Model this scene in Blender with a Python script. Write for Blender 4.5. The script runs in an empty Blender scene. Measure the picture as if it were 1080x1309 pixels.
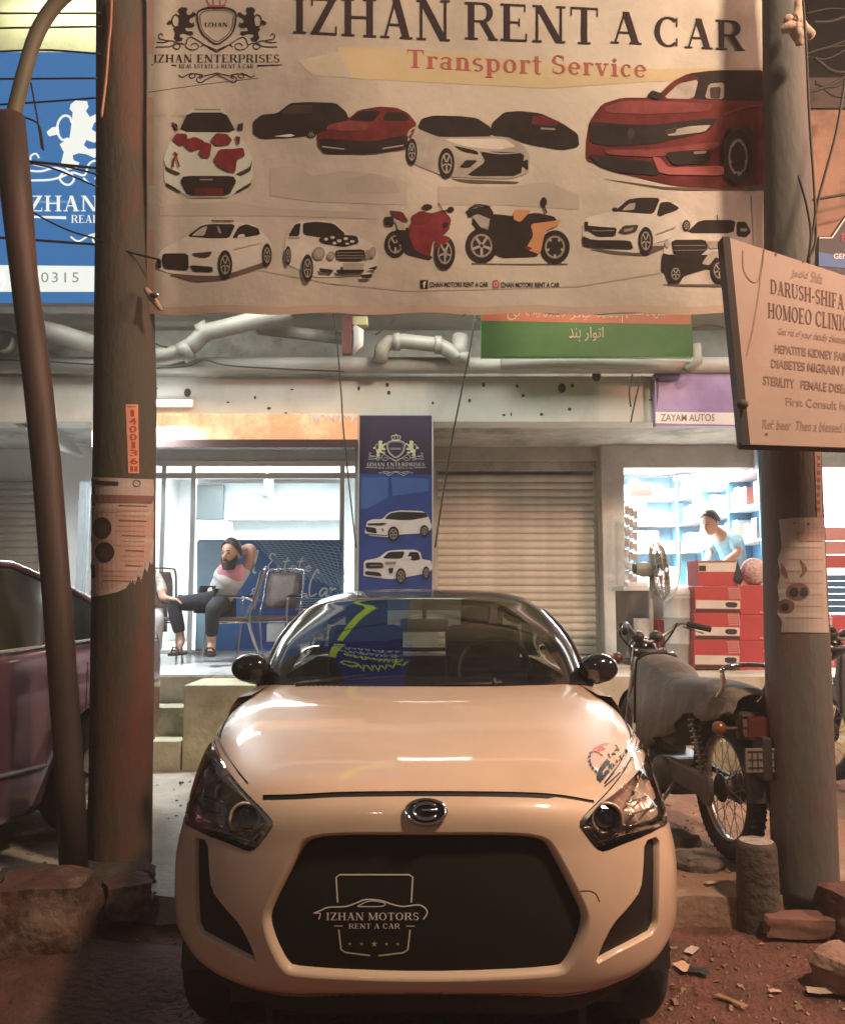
import bpy, bmesh, math, random
from math import sin, cos, pi, radians, sqrt, atan2
from mathutils import Vector, Matrix, noise
from mathutils.geometry import delaunay_2d_cdt
random.seed(7)
SC = bpy.context.scene
COL = SC.collection

# ------------------------------------------------------------------ camera
GZ = -0.10      # level of the sunken earth the coupe stands on
CX = 0.0094     # middle line of the coupe
CAMH, FPX, TP = 1.22, 1060.0, 0.0995
PIT = math.atan(TP); CP, SP = cos(PIT), sin(PIT)
cam_d = bpy.data.cameras.new('camera'); cam = bpy.data.objects.new('camera', cam_d); COL.objects.link(cam)
cam.location = (0, 0, CAMH); cam.rotation_euler = (pi/2 + PIT, 0, 0)
cam_d.sensor_fit = 'VERTICAL'; cam_d.sensor_height = 24.0; cam_d.lens = 24.0*FPX/1309.0
cam_d.clip_start = 0.05; cam_d.clip_end = 400
SC.camera = cam

# ------------------------------------------------------------------ night sky, moon, exposure
wd = bpy.data.worlds.new('World'); SC.world = wd; wd.use_nodes = True
wn = wd.node_tree.nodes; wl = wd.node_tree.links
sky = wn.new('ShaderNodeTexSky'); sky.sky_type = 'NISHITA'; sky.sun_disc = False
sky.sun_elevation = radians(-4.0); sky.sun_rotation = radians(200)
glow = wn.new('ShaderNodeMixRGB'); glow.blend_type = 'MULTIPLY'; glow.inputs[0].default_value = 1
glow.inputs[2].default_value = (1.0, 0.90, 0.84, 1)
wl.new(sky.outputs[0], glow.inputs[1]); wl.new(glow.outputs[0], wn['Background'].inputs[0])
wn['Background'].inputs[1].default_value = 2.8
SC.view_settings.view_transform = 'Standard'; SC.view_settings.look = 'None'
SC.view_settings.exposure = 0.25; SC.view_settings.gamma = 1.0
try: SC.view_settings.use_curve_mapping = False
except Exception: pass
SC.render.engine = 'CYCLES'
SC.cycles.use_denoising = True
SC.cycles.max_bounces = 7; SC.cycles.transparent_max_bounces = 12
SC.cycles.sample_clamp_indirect = 6.0
SC.cycles.caustics_reflective = False; SC.cycles.caustics_refractive = False

def W(px, py, Y):
    """world point seen at photo pixel (px, py) on the vertical plane at distance Y"""
    cx = (px-540.0)/FPX; cy = (654.5-py)/FPX
    t = Y/(CP - cy*SP)
    return Vector((cx*t, Y, CAMH + (SP + cy*CP)*t))
def proj(p):
    d = Vector(p) - Vector((0, 0, CAMH)); dep = d.y*CP + d.z*SP
    return 540 + FPX*d.x/dep, 654.5 - FPX*(-d.y*SP + d.z*CP)/dep

# ------------------------------------------------------------------ materials
MATS = {}
def mat(name, col, rough=0.6, metal=0.0, var=0.12, scale=6.0, bump=0.0, bscale=None, coat=0.0, emit=None, estr=0.0,
        trans=0.0, stain=None, stain_scale=1.5, stain_amt=0.5, spec=0.5, alpha=1.0, sub=0.0, stretch=None):
    if name in MATS: return MATS[name]
    m = bpy.data.materials.new(name); m.use_nodes = True; MATS[name] = m
    nt = m.node_tree; N = nt.nodes; L = nt.links; b = N['Principled BSDF']
    b.inputs['Roughness'].default_value = rough; b.inputs['Metallic'].default_value = metal
    b.inputs['Coat Weight'].default_value = coat; b.inputs['Coat Roughness'].default_value = 0.06
    b.inputs['Transmission Weight'].default_value = trans; b.inputs['Specular IOR Level'].default_value = spec
    b.inputs['Alpha'].default_value = alpha
    if emit: b.inputs['Emission Color'].default_value = (*emit, 1); b.inputs['Emission Strength'].default_value = estr
    tc = N.new('ShaderNodeTexCoord'); mp = N.new('ShaderNodeMapping'); L.new(tc.outputs['Object'], mp.inputs[0])
    if stretch: mp.inputs['Scale'].default_value = stretch
    c = (*col, 1)
    if var > 0:
        nz = N.new('ShaderNodeTexNoise'); nz.inputs['Scale'].default_value = scale; nz.inputs['Detail'].default_value = 6
        nz.inputs['Roughness'].default_value = 0.65
        L.new(mp.outputs[0], nz.inputs['Vector'])
        cr = N.new('ShaderNodeValToRGB'); L.new(nz.outputs[0], cr.inputs[0])
        cr.color_ramp.elements[0].position = 0.3; cr.color_ramp.elements[1].position = 0.7
        cr.color_ramp.elements[0].color = (*[max(0, k*(1-var)) for k in col], 1)
        cr.color_ramp.elements[1].color = (*[min(1, k*(1+var)) for k in col], 1)
        out = cr.outputs[0]
        if stain:
            n2 = N.new('ShaderNodeTexNoise'); n2.inputs['Scale'].default_value = stain_scale; n2.inputs['Detail'].default_value = 8
            n2.inputs['Roughness'].default_value = 0.7
            L.new(mp.outputs[0], n2.inputs['Vector'])
            r2 = N.new('ShaderNodeValToRGB'); r2.color_ramp.elements[0].position = 0.5; r2.color_ramp.elements[1].position = 0.68
            r2.color_ramp.elements[1].color = (stain_amt,)*3 + (1,)
            L.new(n2.outputs[0], r2.inputs[0])
            mx = N.new('ShaderNodeMixRGB'); L.new(r2.outputs[0], mx.inputs[0]); L.new(out, mx.inputs[1])
            mx.inputs[2].default_value = (*stain, 1); out = mx.outputs[0]
        L.new(out, b.inputs['Base Color'])
        rr = N.new('ShaderNodeMapRange'); rr.inputs['To Min'].default_value = max(0, rough-0.07*(rough > .12)); rr.inputs['To Max'].default_value = min(1, rough+0.08*(rough > .12))
        L.new(nz.outputs[0], rr.inputs[0]); L.new(rr.outputs[0], b.inputs['Roughness'])
    else:
        b.inputs['Base Color'].default_value = c
    if bump > 0:
        nb = N.new('ShaderNodeTexNoise'); nb.inputs['Scale'].default_value = bscale or scale*4; nb.inputs['Detail'].default_value = 5
        L.new(mp.outputs[0], nb.inputs['Vector'])
        bp = N.new('ShaderNodeBump'); bp.inputs['Strength'].default_value = bump; bp.inputs['Distance'].default_value = 0.02
        L.new(nb.outputs[0], bp.inputs['Height']); L.new(bp.outputs[0], b.inputs['Normal'])
    return m
def flat(name, col, rough=0.55): return mat(name, col, rough, var=0.10, scale=25)
def glass_mat(name, col=(1, 1, 1), refl=0.08, dirt=0.04):
    if name in MATS: return MATS[name]
    m = bpy.data.materials.new(name); m.use_nodes = True; MATS[name] = m
    nt = m.node_tree; N = nt.nodes; L = nt.links
    for n in list(N):
        if n.type != 'OUTPUT_MATERIAL': N.remove(n)
    o = [n for n in N if n.type == 'OUTPUT_MATERIAL'][0]
    tr = N.new('ShaderNodeBsdfTransparent'); tr.inputs[0].default_value = (*col, 1)
    gl = N.new('ShaderNodeBsdfGlossy'); gl.inputs['Roughness'].default_value = 0.015
    df = N.new('ShaderNodeBsdfDiffuse'); df.inputs[0].default_value = (.6, .6, .58, 1)
    fr = N.new('ShaderNodeFresnel'); fr.inputs[0].default_value = 1.5
    ad = N.new('ShaderNodeMath'); ad.operation = 'ADD'; ad.inputs[1].default_value = refl; ad.use_clamp = True
    L.new(fr.outputs[0], ad.inputs[0])
    m1 = N.new('ShaderNodeMixShader'); L.new(ad.outputs[0], m1.inputs[0]); L.new(tr.outputs[0], m1.inputs[1]); L.new(gl.outputs[0], m1.inputs[2])
    nz = N.new('ShaderNodeTexNoise'); nz.inputs['Scale'].default_value = 9; mu = N.new('ShaderNodeMath'); mu.operation = 'MULTIPLY'
    mu.inputs[1].default_value = dirt*2; L.new(nz.outputs[0], mu.inputs[0])
    m2 = N.new('ShaderNodeMixShader'); L.new(mu.outputs[0], m2.inputs[0]); L.new(m1.outputs[0], m2.inputs[1]); L.new(df.outputs[0], m2.inputs[2])
    L.new(m2.outputs[0], o.inputs[0])
    return m
def emis(name, col, s):
    return mat(name, (.8, .8, .8), 0.5, var=0, emit=col, estr=s)

# ------------------------------------------------------------------ objects
WORLDLIKE = set()
def root(name, label, cat, loc=(0, 0, 0), rz=0.0, group=None, world=True):
    o = bpy.data.objects.new(name, None); COL.objects.link(o); o.empty_display_size = .1
    o.location = loc; o.rotation_euler = (0, 0, rz); o['label'] = label; o['category'] = cat
    if group: o['group'] = group
    if world: WORLDLIKE.add(o.name)
    return o
def put(name, verts, faces, m, parent=None, smooth=False, label=None, cat=None, group=None, kind=None, norms=None):
    me = bpy.data.meshes.new(name); me.from_pydata([tuple(v) for v in verts], [], faces); me.update()
    if m is not None:
        for x in (m if isinstance(m, list) else [m]): me.materials.append(x)
    if smooth:
        for p in me.polygons: p.use_smooth = True
    if norms: me.normals_split_custom_set_from_vertices(norms)
    return link(name, me, parent, label, cat, group, kind)
def link(name, me, parent=None, label=None, cat=None, group=None, kind=None):
    o = bpy.data.objects.new(name, me); COL.objects.link(o)
    if parent is not None:
        o.parent = parent
        if parent.name in WORLDLIKE: o.matrix_parent_inverse = parent.matrix_basis.inverted()
    if label: o['label'] = label
    if cat: o['category'] = cat
    if group: o['group'] = group
    if kind: o['kind'] = kind
    return o
def dup(r, loc=None, rz=None, label=None, group=None, skip=()):
    def cp(o, par):
        c = o.copy(); COL.objects.link(c); c.parent = par
        if o.name in WORLDLIKE: WORLDLIKE.add(c.name)
        for ch in [x for x in ALLCH.get(o.name, [])]:
            if ch.name.split('.')[0] not in skip: cp(ch, c)
        return c
    ALLCH = {}
    for o in bpy.data.objects:
        if o.parent: ALLCH.setdefault(o.parent.name, []).append(o)
    c = cp(r, None)
    if loc is not None: c.location = loc
    if rz is not None: c.rotation_euler = (0, 0, rz)
    if label: c['label'] = label
    if group: c['group'] = group
    return c

class MB:
    def __init__(s): s.v = []; s.f = []
    def add(s, vs, fs):
        n = len(s.v); s.v += [Vector(v) for v in vs]; s.f += [tuple(i+n for i in f) for f in fs]; return s
    def box(s, a, b, M=None, bev=0.0):
        x0, y0, z0 = a; x1, y1, z1 = b
        if bev > 0:
            bm = bmesh.new(); bmesh.ops.create_cube(bm, size=1)
            for v in bm.verts: v.co = Vector(((x0+x1)/2+v.co.x*(x1-x0), (y0+y1)/2+v.co.y*(y1-y0), (z0+z1)/2+v.co.z*(z1-z0)))
            bmesh.ops.bevel(bm, geom=bm.edges[:], offset=bev, segments=2, affect='EDGES', profile=0.6)
            vs = [v.co.copy() for v in bm.verts]; bm.verts.index_update(); fs = [tuple(v.index for v in f.verts) for f in bm.faces]; bm.free()
        else:
            vs = [Vector(p) for p in ((x0,y0,z0),(x1,y0,z0),(x1,y1,z0),(x0,y1,z0),(x0,y0,z1),(x1,y0,z1),(x1,y1,z1),(x0,y1,z1))]
            fs = [(0,3,2,1),(4,5,6,7),(0,1,5,4),(1,2,6,5),(2,3,7,6),(3,0,4,7)]
        if M: vs = [M @ v for v in vs]
        return s.add(vs, fs)
    def tube(s, pts, r, n=10, cap=True, M=None):
        pts = [Vector(p) for p in pts]; k = len(pts); rs = r if isinstance(r, (list, tuple)) else [r]*k
        up = None; vs = []; fs = []
        for i, p in enumerate(pts):
            t = (pts[min(i+1, k-1)] - pts[max(i-1, 0)])
            if t.length < 1e-9: t = Vector((0, 0, 1))
            t.normalize()
            if up is None:
                up = Vector((0, 0, 1)) if abs(t.z) < .9 else Vector((0, 1, 0))
            a = t.cross(up)
            if a.length < 1e-6: a = t.orthogonal()
            a.normalize(); b = a.cross(t).normalized(); up = b
            for j in range(n):
                q = 2*pi*j/n; vs.append(p + (a*cos(q) + b*sin(q))*rs[i])
        for i in range(k-1):
            for j in range(n):
                fs.append((i*n+j, i*n+(j+1) % n, (i+1)*n+(j+1) % n, (i+1)*n+j))
        if cap: fs.append(tuple(range(n))[::-1]); fs.append(tuple((k-1)*n+j for j in range(n)))
        if M: vs = [M @ v for v in vs]
        return s.add(vs, fs)
    def lathe(s, prof, n=32, M=None, closed=False):
        """prof: (radius, height) round local z"""
        vs = []; fs = []; k = len(prof)
        for (r, z) in prof:
            for j in range(n): vs.append(Vector((r*cos(2*pi*j/n), r*sin(2*pi*j/n), z)))
        for i in range(k if closed else k-1):
            i2 = (i+1) % k
            for j in range(n): fs.append((i*n+j, i*n+(j+1) % n, i2*n+(j+1) % n, i2*n+j))
        if M: vs = [M @ v for v in vs]
        return s.add(vs, fs)
    def ball(s, c, r, n=12, M=None):
        r = r if isinstance(r, (list, tuple)) else (r, r, r); c = Vector(c)
        vs = []; fs = []
        for i in range(n//2+1):
            a = pi*i/(n//2)
            for j in range(n): vs.append(c + Vector((r[0]*sin(a)*cos(2*pi*j/n), r[1]*sin(a)*sin(2*pi*j/n), r[2]*cos(a))))
        for i in range(n//2):
            for j in range(n): fs.append((i*n+j, (i+1)*n+j, (i+1)*n+(j+1) % n, i*n+(j+1) % n))
        if M: vs = [M @ v for v in vs]
        return s.add(vs, fs)
    def loft(s, rings, closed=True, capa=False, capb=False):
        n = len(rings[0]); vs = [Vector(p) for r in rings for p in r]; fs = []
        for i in range(len(rings)-1):
            for j in range(n if closed else n-1):
                fs.append((i*n+j, i*n+(j+1) % n, (i+1)*n+(j+1) % n, (i+1)*n+j))
        if capa: fs.append(tuple(range(n))[::-1])
        if capb: fs.append(tuple((len(rings)-1)*n+j for j in range(n)))
        return s.add(vs, fs)
    def prism(s, pts, axis, a, b):
        """extrude a closed outline (2d points) from a to b along axis 'x','y','z'"""
        def P(u, v, w): return {'x': (w, u, v), 'y': (u, w, v), 'z': (u, v, w)}[axis]
        n = len(pts); vs = [P(u, v, a) for u, v in pts] + [P(u, v, b) for u, v in pts]
        fs = [(i, (i+1) % n, n+(i+1) % n, n+i) for i in range(n)] + [tuple(range(n))[::-1], tuple(range(n, 2*n))]
        return s.add(vs, fs)
    def build(s, name, m, parent=None, smooth=False, auto=False, **k):
        o = put(name, s.v, s.f, m, parent, smooth or auto, **k)
        bm = bmesh.new(); bm.from_mesh(o.data)
        bmesh.ops.remove_doubles(bm, verts=bm.verts, dist=1e-5)
        bmesh.ops.recalc_face_normals(bm, faces=bm.faces); bm.to_mesh(o.data); bm.free()
        if auto: o.data.set_sharp_from_angle(angle=radians(38))
        return o

def Rz(a): return Matrix.Rotation(a, 4, 'Z')
def Rx(a): return Matrix.Rotation(a, 4, 'X')
def Ry(a): return Matrix.Rotation(a, 4, 'Y')
def T(*p): return Matrix.Translation(Vector(p))

# ------------------------------------------------------------------ flat print: outlines filled and laid on a surface
def inside(p, lp):
    x, y = p; c = False; n = len(lp); j = n-1
    for i in range(n):
        xi, yi = lp[i]; xj, yj = lp[j]
        if (yi > y) != (yj > y) and x < (xj-xi)*(y-yi)/(yj-yi) + xi: c = not c
        j = i
    return c
def fill(loops, step=None, union=True):
    vs = []; es = []
    for lp in loops:
        n0 = len(vs); pts = []
        for i in range(len(lp)):
            a = Vector(lp[i][:2]); b = Vector(lp[(i+1) % len(lp)][:2]); pts.append(a)
            if step:
                k = int((b-a).length/step)
                for q in range(1, k+1): 
                    if q < k+1 and k > 0: pts.append(a.lerp(b, q/(k+1)))
        vs += pts; es += [(n0+i, n0+(i+1) % len(pts)) for i in range(len(pts))]
    if step:
        xs = [v.x for v in vs]; ys = [v.y for v in vs]
        x = min(xs)+step*.5
        while x < max(xs):
            y = min(ys)+step*.5
            while y < max(ys):
                if any(inside((x, y), lp) for lp in loops): vs.append(Vector((x, y)))
                y += step
            x += step
    r = delaunay_2d_cdt(vs, es, [], 0, 1e-6)
    ov, of = r[0], r[2]; tri = []
    for f in of:
        cx = sum(ov[i].x for i in f)/3; cy = sum(ov[i].y for i in f)/3
        k = [inside((cx, cy), lp) for lp in loops]
        if (any(k) if union else sum(k) % 2 == 1): tri.append(tuple(f))
    return [tuple(v) for v in ov], tri
def oval(cx, cy, rx, ry, n=18, a0=0, a1=2*pi):
    return [(cx+rx*cos(a0+(a1-a0)*i/n), cy+ry*sin(a0+(a1-a0)*i/n)) for i in range(n)]
def stroke(pts, w, closed=False):
    """outline of a brush stroke along pts; w one width or a list"""
    n = len(pts); ws = w if isinstance(w, (list, tuple)) else [w]*n; L = []; R = []
    for i in range(n):
        a = Vector(pts[(i-1) % n] if (closed or i > 0) else pts[i]); b = Vector(pts[(i+1) % n] if (closed or i < n-1) else pts[i])
        t = b-a
        if t.length < 1e-9: t = Vector((1, 0))
        t.normalize(); nn = Vector((-t.y, t.x))*ws[i]/2; p = Vector(pts[i])
        L.append(tuple(p+nn)); R.append(tuple(p-nn))
    if closed: return [L + [L[0]] + [R[0]] + R[::-1]]
    return [L + R[::-1]]
def curve(pts, k=6, closed=False):
    out = []; n = len(pts)
    for i in range(n if closed else n-1):
        P = [Vector(pts[(i+d) % n] if closed else pts[max(0, min(n-1, i+d))]) for d in (-1, 0, 1, 2)]
        for q in range(k):
            t = q/k
            out.append(tuple(.5*((2*P[1]) + (P[2]-P[0])*t + (2*P[0]-5*P[1]+4*P[2]-P[3])*t*t + (3*P[1]-P[0]-3*P[2]+P[3])*t**3)))
    if not closed: out.append(tuple(pts[-1]))
    return out
_tx = {}
def textmesh(s, bold=0.0, shear=0.0, spacing=1.0):
    key = (s, bold, shear, spacing)
    if key in _tx: return _tx[key]
    c = bpy.data.curves.new('lettering', 'FONT'); c.body = s; c.offset = bold; c.shear = shear; c.resolution_u = 3; c.space_character = spacing
    o = bpy.data.objects.new('lettering', c); COL.objects.link(o)
    dg = bpy.context.evaluated_depsgraph_get(); e = o.evaluated_get(dg); me = e.to_mesh()
    vs = [(v.co.x, v.co.y) for v in me.vertices]; fs = [tuple(p.vertices) for p in me.polygons]
    e.to_mesh_clear(); bpy.data.objects.remove(o); bpy.data.curves.remove(c)
    _tx[key] = (vs, fs); return vs, fs
# a small slab-serif alphabet: each glyph is a list of outlines in a box one unit high
def _r(x0, y0, x1, y1): return [(x0, y0), (x1, y0), (x1, y1), (x0, y1)]
def _stem(x, w=.17, y0=0, y1=1, sb=.09, st=.09, t=.055):
    o = [_r(x-w/2, y0, x+w/2, y1)]
    if sb: o.append(_r(x-w/2-sb, y0, x+w/2+sb, y0+t))
    if st: o.append(_r(x-w/2-st, y1-t, x+w/2+st, y1))
    return o
def _dg(x0, y0, x1, y1, w): return [[(x0-w/2, y0), (x0+w/2, y0), (x1+w/2, y1), (x1-w/2, y1)]]
def _arc(cx, cy, rx, ry, a0, a1, thick=.17, thin=.06, n=14):
    pts = []; ws = []
    for i in range(n+1):
        a = radians(a0+(a1-a0)*i/n); pts.append((cx+rx*cos(a), cy+ry*sin(a))); ws.append(thin+(thick-thin)*abs(cos(a))**1.5)
    return stroke(pts, ws)
SER = {
 'I': (.42, lambda: _stem(.21)), ' ': (.38, lambda: []), '-': (.45, lambda: [_r(.06, .36, .38, .46)]), '?': (.5, lambda: _arc(.24, .77, .15, .17, 160, -80)+[_r(.2, .25, .3, .6), _r(.19, 0, .32, .12)]),
 'Z': (.8, lambda: [_r(.06, .94, .74, 1), _r(.04, 0, .74, .06), _r(.06, .78, .1, 1), _r(.70, 0, .74, .24)]+_dg(.15, .03, .63, .97, .2)),
 'H': (.98, lambda: _stem(.2)+_stem(.78)+[_r(.2, .47, .78, .54)]),
 'A': (.92, lambda: _dg(.16, 0, .44, 1, .06)+_dg(.74, 0, .46, 1, .19)+[_r(.04, 0, .28, .055), _r(.56, 0, .9, .055), _r(.25, .32, .66, .38)]),
 'N': (.98, lambda: _stem(.17, .07)+_stem(.81, .07)+_dg(.78, 0, .2, 1, .2)),
 'E': (.8, lambda: _stem(.2)+[_r(.2, .945, .7, 1), _r(.2, 0, .74, .055), _r(.2, .48, .55, .535), _r(.66, .8, .7, 1), _r(.70, 0, .74, .22), _r(.51, .4, .55, .62)]),
 'F': (.74, lambda: _stem(.2)+[_r(.2, .945, .68, 1), _r(.2, .48, .55, .535), _r(.64, .8, .68, 1), _r(.51, .4, .55, .62)]),
 'L': (.76, lambda: _stem(.2)+[_r(.2, 0, .7, .055), _r(.66, 0, .7, .24)]),
 'T': (.84, lambda: _stem(.42, st=0)+[_r(.05, .94, .79, 1), _r(.05, .76, .09, 1), _r(.75, .76, .79, 1)]),
 'R': (.92, lambda: _stem(.2)+[_r(.2, .945, .5, 1), _r(.2, .47, .5, .525)]+_arc(.5, .735, .2, .237, -90, 90)+_dg(.8, 0, .5, .5, .18)+[_r(.66, 0, .92, .05)]),
 'P': (.8, lambda: _stem(.2)+[_r(.2, .945, .5, 1), _r(.2, .44, .5, .495)]+_arc(.5, .72, .2, .252, -90, 90)),
 'D': (.95, lambda: _stem(.2)+[_r(.2, .945, .45, 1), _r(.2, 0, .45, .055)]+_arc(.45, .5, .34, .473, -90, 90)),
 'C': (.88, lambda: _arc(.47, .5, .34, .47, 50, 310)+[_r(.70, .68, .75, .98), _r(.70, .04, .75, .3)]),
 'G': (.95, lambda: _arc(.47, .5, .34, .47, 50, 320)+[_r(.70, .68, .75, .98), _r(.66, .04, .82, .45), _r(.56, .42, .9, .47)]),
 'O': (.95, lambda: _arc(.475, .5, .345, .47, 0, 180)+_arc(.475, .5, .345, .47, 180, 360)),
 'U': (.95, lambda: _stem(.2, y0=.3, sb=0)+_stem(.76, .07, y0=.3, sb=0)+_arc(.48, .33, .27, .3, 180, 360, .14)),
 'M': (1.15, lambda: _stem(.17, .07)+_stem(.97, .17)+_dg(.54, .05, .2, 1, .17)+_dg(.54, .05, .93, 1, .07)),
 'B': (.86, lambda: _stem(.2)+[_r(.2, .945, .48, 1), _r(.2, 0, .5, .055), _r(.2, .5, .5, .55)]+_arc(.47, .76, .17, .212, -90, 90)+_arc(.5, .275, .21, .247, -90, 90)),
 'S': (.72, lambda: _arc(.36, .74, .22, .235, 40, 270, .15)+_arc(.36, .265, .23, .24, 90, -140, .15)+[_r(.55, .7, .59, .96), _r(.1, .04, .14, .32)]),
 'Y': (.88, lambda: _stem(.44, y1=.5, st=0)+_dg(.44, .45, .16, 1, .17)+_dg(.44, .45, .74, 1, .07)+[_r(.02, .945, .32, 1), _r(.6, .945, .86, 1)]),
 '&': (.9, lambda: _arc(.4, .78, .15, .19, -40, 220, .1)+_arc(.36, .27, .24, .25, 120, 380, .14)+_dg(.8, 0, .3, .66, .12)),
 'r': (.55, lambda: _stem(.2, y1=.66, st=0)+[_r(.06, .61, .2, .66)]+_arc(.38, .48, .17, .16, 50, 180, .1, .06)+[oval(.47, .58, .07, .07, 8)]),
 'a': (.62, lambda: _stem(.44, .15, y1=.48, st=0, sb=0)+_arc(.3, .46, .2, .18, 0, 160, .1, .05)+_arc(.28, .19, .18, .17, 20, 340, .13, .05)+[_r(.44, 0, .6, .05)]),
 'n': (.74, lambda: _stem(.2, y1=.66, st=0)+[_r(.06, .61, .2, .66)]+_stem(.55, y1=.46, st=0)+_arc(.38, .46, .17, .18, 0, 180, .12, .05)),
 's': (.52, lambda: _arc(.26, .49, .16, .155, 40, 270, .12, .05)+_arc(.26, .175, .17, .16, 90, -140, .12, .05)),
 'p': (.72, lambda: _stem(.2, y0=-.3, y1=.66, st=0)+[_r(.06, .61, .2, .66)]+_arc(.4, .33, .2, .31, -150, 150, .15, .05)),
 'o': (.68, lambda: _arc(.34, .33, .22, .31, 0, 180, .15, .05)+_arc(.34, .33, .22, .31, 180, 360, .15, .05)),
 't': (.46, lambda: [_r(.13, .1, .29, .88), _r(.03, .6, .42, .66)]+_arc(.3, .13, .1, .11, 180, 320, .12, .05)),
 'e': (.62, lambda: _arc(.32, .33, .21, .31, 5, 320, .15, .05)+[_r(.14, .32, .5, .37)]),
 'v': (.66, lambda: _dg(.33, 0, .14, .66, .15)+_dg(.33, 0, .52, .66, .06)+[_r(.0, .61, .3, .66), _r(.4, .61, .64, .66)]),
 'i': (.38, lambda: _stem(.19, y1=.66, st=0)+[_r(.04, .61, .2, .66), oval(.19, .85, .1, .1, 10)]),
 'c': (.58, lambda: _arc(.32, .33, .2, .31, 45, 315, .15, .05)+[oval(.45, .52, .07, .07, 8)]),
}
def serifmesh(s, gap=.04, step=None):
    key = ('serif', s, gap, step)
    if key in _tx: return _tx[key]
    vs = []; fs = []; x = 0
    for ch in s:
        wd_, g = SER[ch]; lp = g()
        if lp:
            v, f = fill(lp, step); n = len(vs); vs += [(a+x, b) for a, b in v]; fs += [tuple(i+n for i in t) for t in f]
        x += wd_+gap
    _tx[key] = (vs, fs); return vs, fs
def fitbox(vs, box):
    """fit glyph points into (x0, y0, x1, y1) given with y downwards, y0 the top"""
    X = [v[0] for v in vs]; Yv = [v[1] for v in vs]; x0, y0, x1, y1 = box
    sx = (x1-x0)/(max(X)-min(X)); sy = (y1-y0)/(max(Yv)-min(Yv))
    return [(x0+(v[0]-min(X))*sx, y1-(v[1]-min(Yv))*sy) for v in vs]
class Print:
    """collects flat shapes in picture units and lays them on a surface given by fn(x, y, lift) -> point"""
    def __init__(s, fn, step=None): s.fn = fn; s.step = step; s.by = {}; s.k = 0
    def _put(s, col, vs, fs, lift):
        V, Fc = s.by.setdefault(col, ([], [])); n = len(V)
        V += [s.fn(x, y, lift) for x, y in vs]; Fc += [tuple(i+n for i in f) for f in fs]
    def poly(s, col, loops, lay=None, step='d'):
        if not isinstance(loops[0][0], (list, tuple)): loops = [loops]
        v, f = fill(loops, s.step if step == 'd' else step)
        s._put(col, v, f, lay if lay is not None else s.nxt())
    def nxt(s): s.k += 1; return s.k
    def text(s, col, t, box, lay=None, serif=False, warp=None, **kw):
        vs, fs = serifmesh(t) if serif else textmesh(t, **kw)
        if not vs: return
        vs = fitbox(vs, box)
        if warp: vs = [warp(x, y) for x, y in vs]
        s._put(col, vs, fs, lay if lay is not None else s.nxt())
    def build(s, name, parent, label=None, kind=None):
        for i, (col, (V, Fc)) in enumerate(s.by.items()):
            pass
        V = []; F_ = []; mi = []; ms = []
        for i, (col, (v, f)) in enumerate(s.by.items()):
            n = len(V); V += v; F_ += [tuple(j+n for j in t) for t in f]; mi += [i]*len(f); ms.append(MATS[col])
        o = put(name, V, F_, ms, parent, label=label, kind=kind)
        for p, k in zip(o.data.polygons, mi): p.material_index = k
        return o
# ------------------------------------------------------------------ lamps
def street_lamp(x, y, z, col, power, label, aim=(0, 3, 0), size=.5):
    r = root('street_lamp', label, 'street lamp', (x, y, 0))
    m = mat('lamp_steel', (.22, .21, .2), .5, metal=.5, var=.2)
    MB().tube([(x+1.2*(1 if x > 0 else -1), y, -.1), (x+1.2*(1 if x > 0 else -1), y, z-.3), (x+.9*(1 if x > 0 else -1), y, z+.1), (x, y, z+.12)], .06, 10).build('post', m, r, smooth=True)
    MB().box((x-.35, y-.14, z+.03), (x+.35, y+.14, z+.17), bev=.04).build('lamp_head', m, r)
    MB().box((x-.28, y-.1, z+.0), (x+.28, y+.1, z+.03)).build('lamp_glass', emis('sodium_glow', col, 30), r)
    l = bpy.data.lights.new('sodium_light', 'SPOT'); l.energy = power; l.color = col; l.spot_size = radians(150); l.spot_blend = .6; l.shadow_soft_size = size*.6
    o = bpy.data.objects.new('sodium_light', l); COL.objects.link(o); o.location = (x, y, z-.08)
    d = Vector(aim)-o.location; o.rotation_euler = d.to_track_quat('-Z', 'Y').to_euler()
def area(name, loc, aim, sx, sy, power, col):
    l = bpy.data.lights.new(name, 'AREA'); l.shape = 'RECTANGLE'; l.size = sx; l.size_y = sy; l.energy = power; l.color = col
    o = bpy.data.objects.new(name, l); COL.objects.link(o); o.location = loc
    o.rotation_euler = (Vector(aim)-Vector(loc)).to_track_quat('-Z', 'Y').to_euler(); return o
SOD = (1.0, .70, .47)
COOL = (.90, .97, 1.0)
street_lamp(3.1, .45, 6.2, SOD, 1500, 'sodium street lamp on a steel post beside the road', aim=(.3, 3.0, 1.0))
street_lamp(5.6, 2.7, 4.6, (1, .54, .38), 1150, 'sodium lamp on a post to the right of the clinic board', aim=(1, 3.2, .5))
street_lamp(-1.5, -6.0, 6.5, (1, .84, .66), 130, 'unseen fill lamp added across the road', aim=(0, 3.8, 2.5))  # dim general fill added behind the camera
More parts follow.
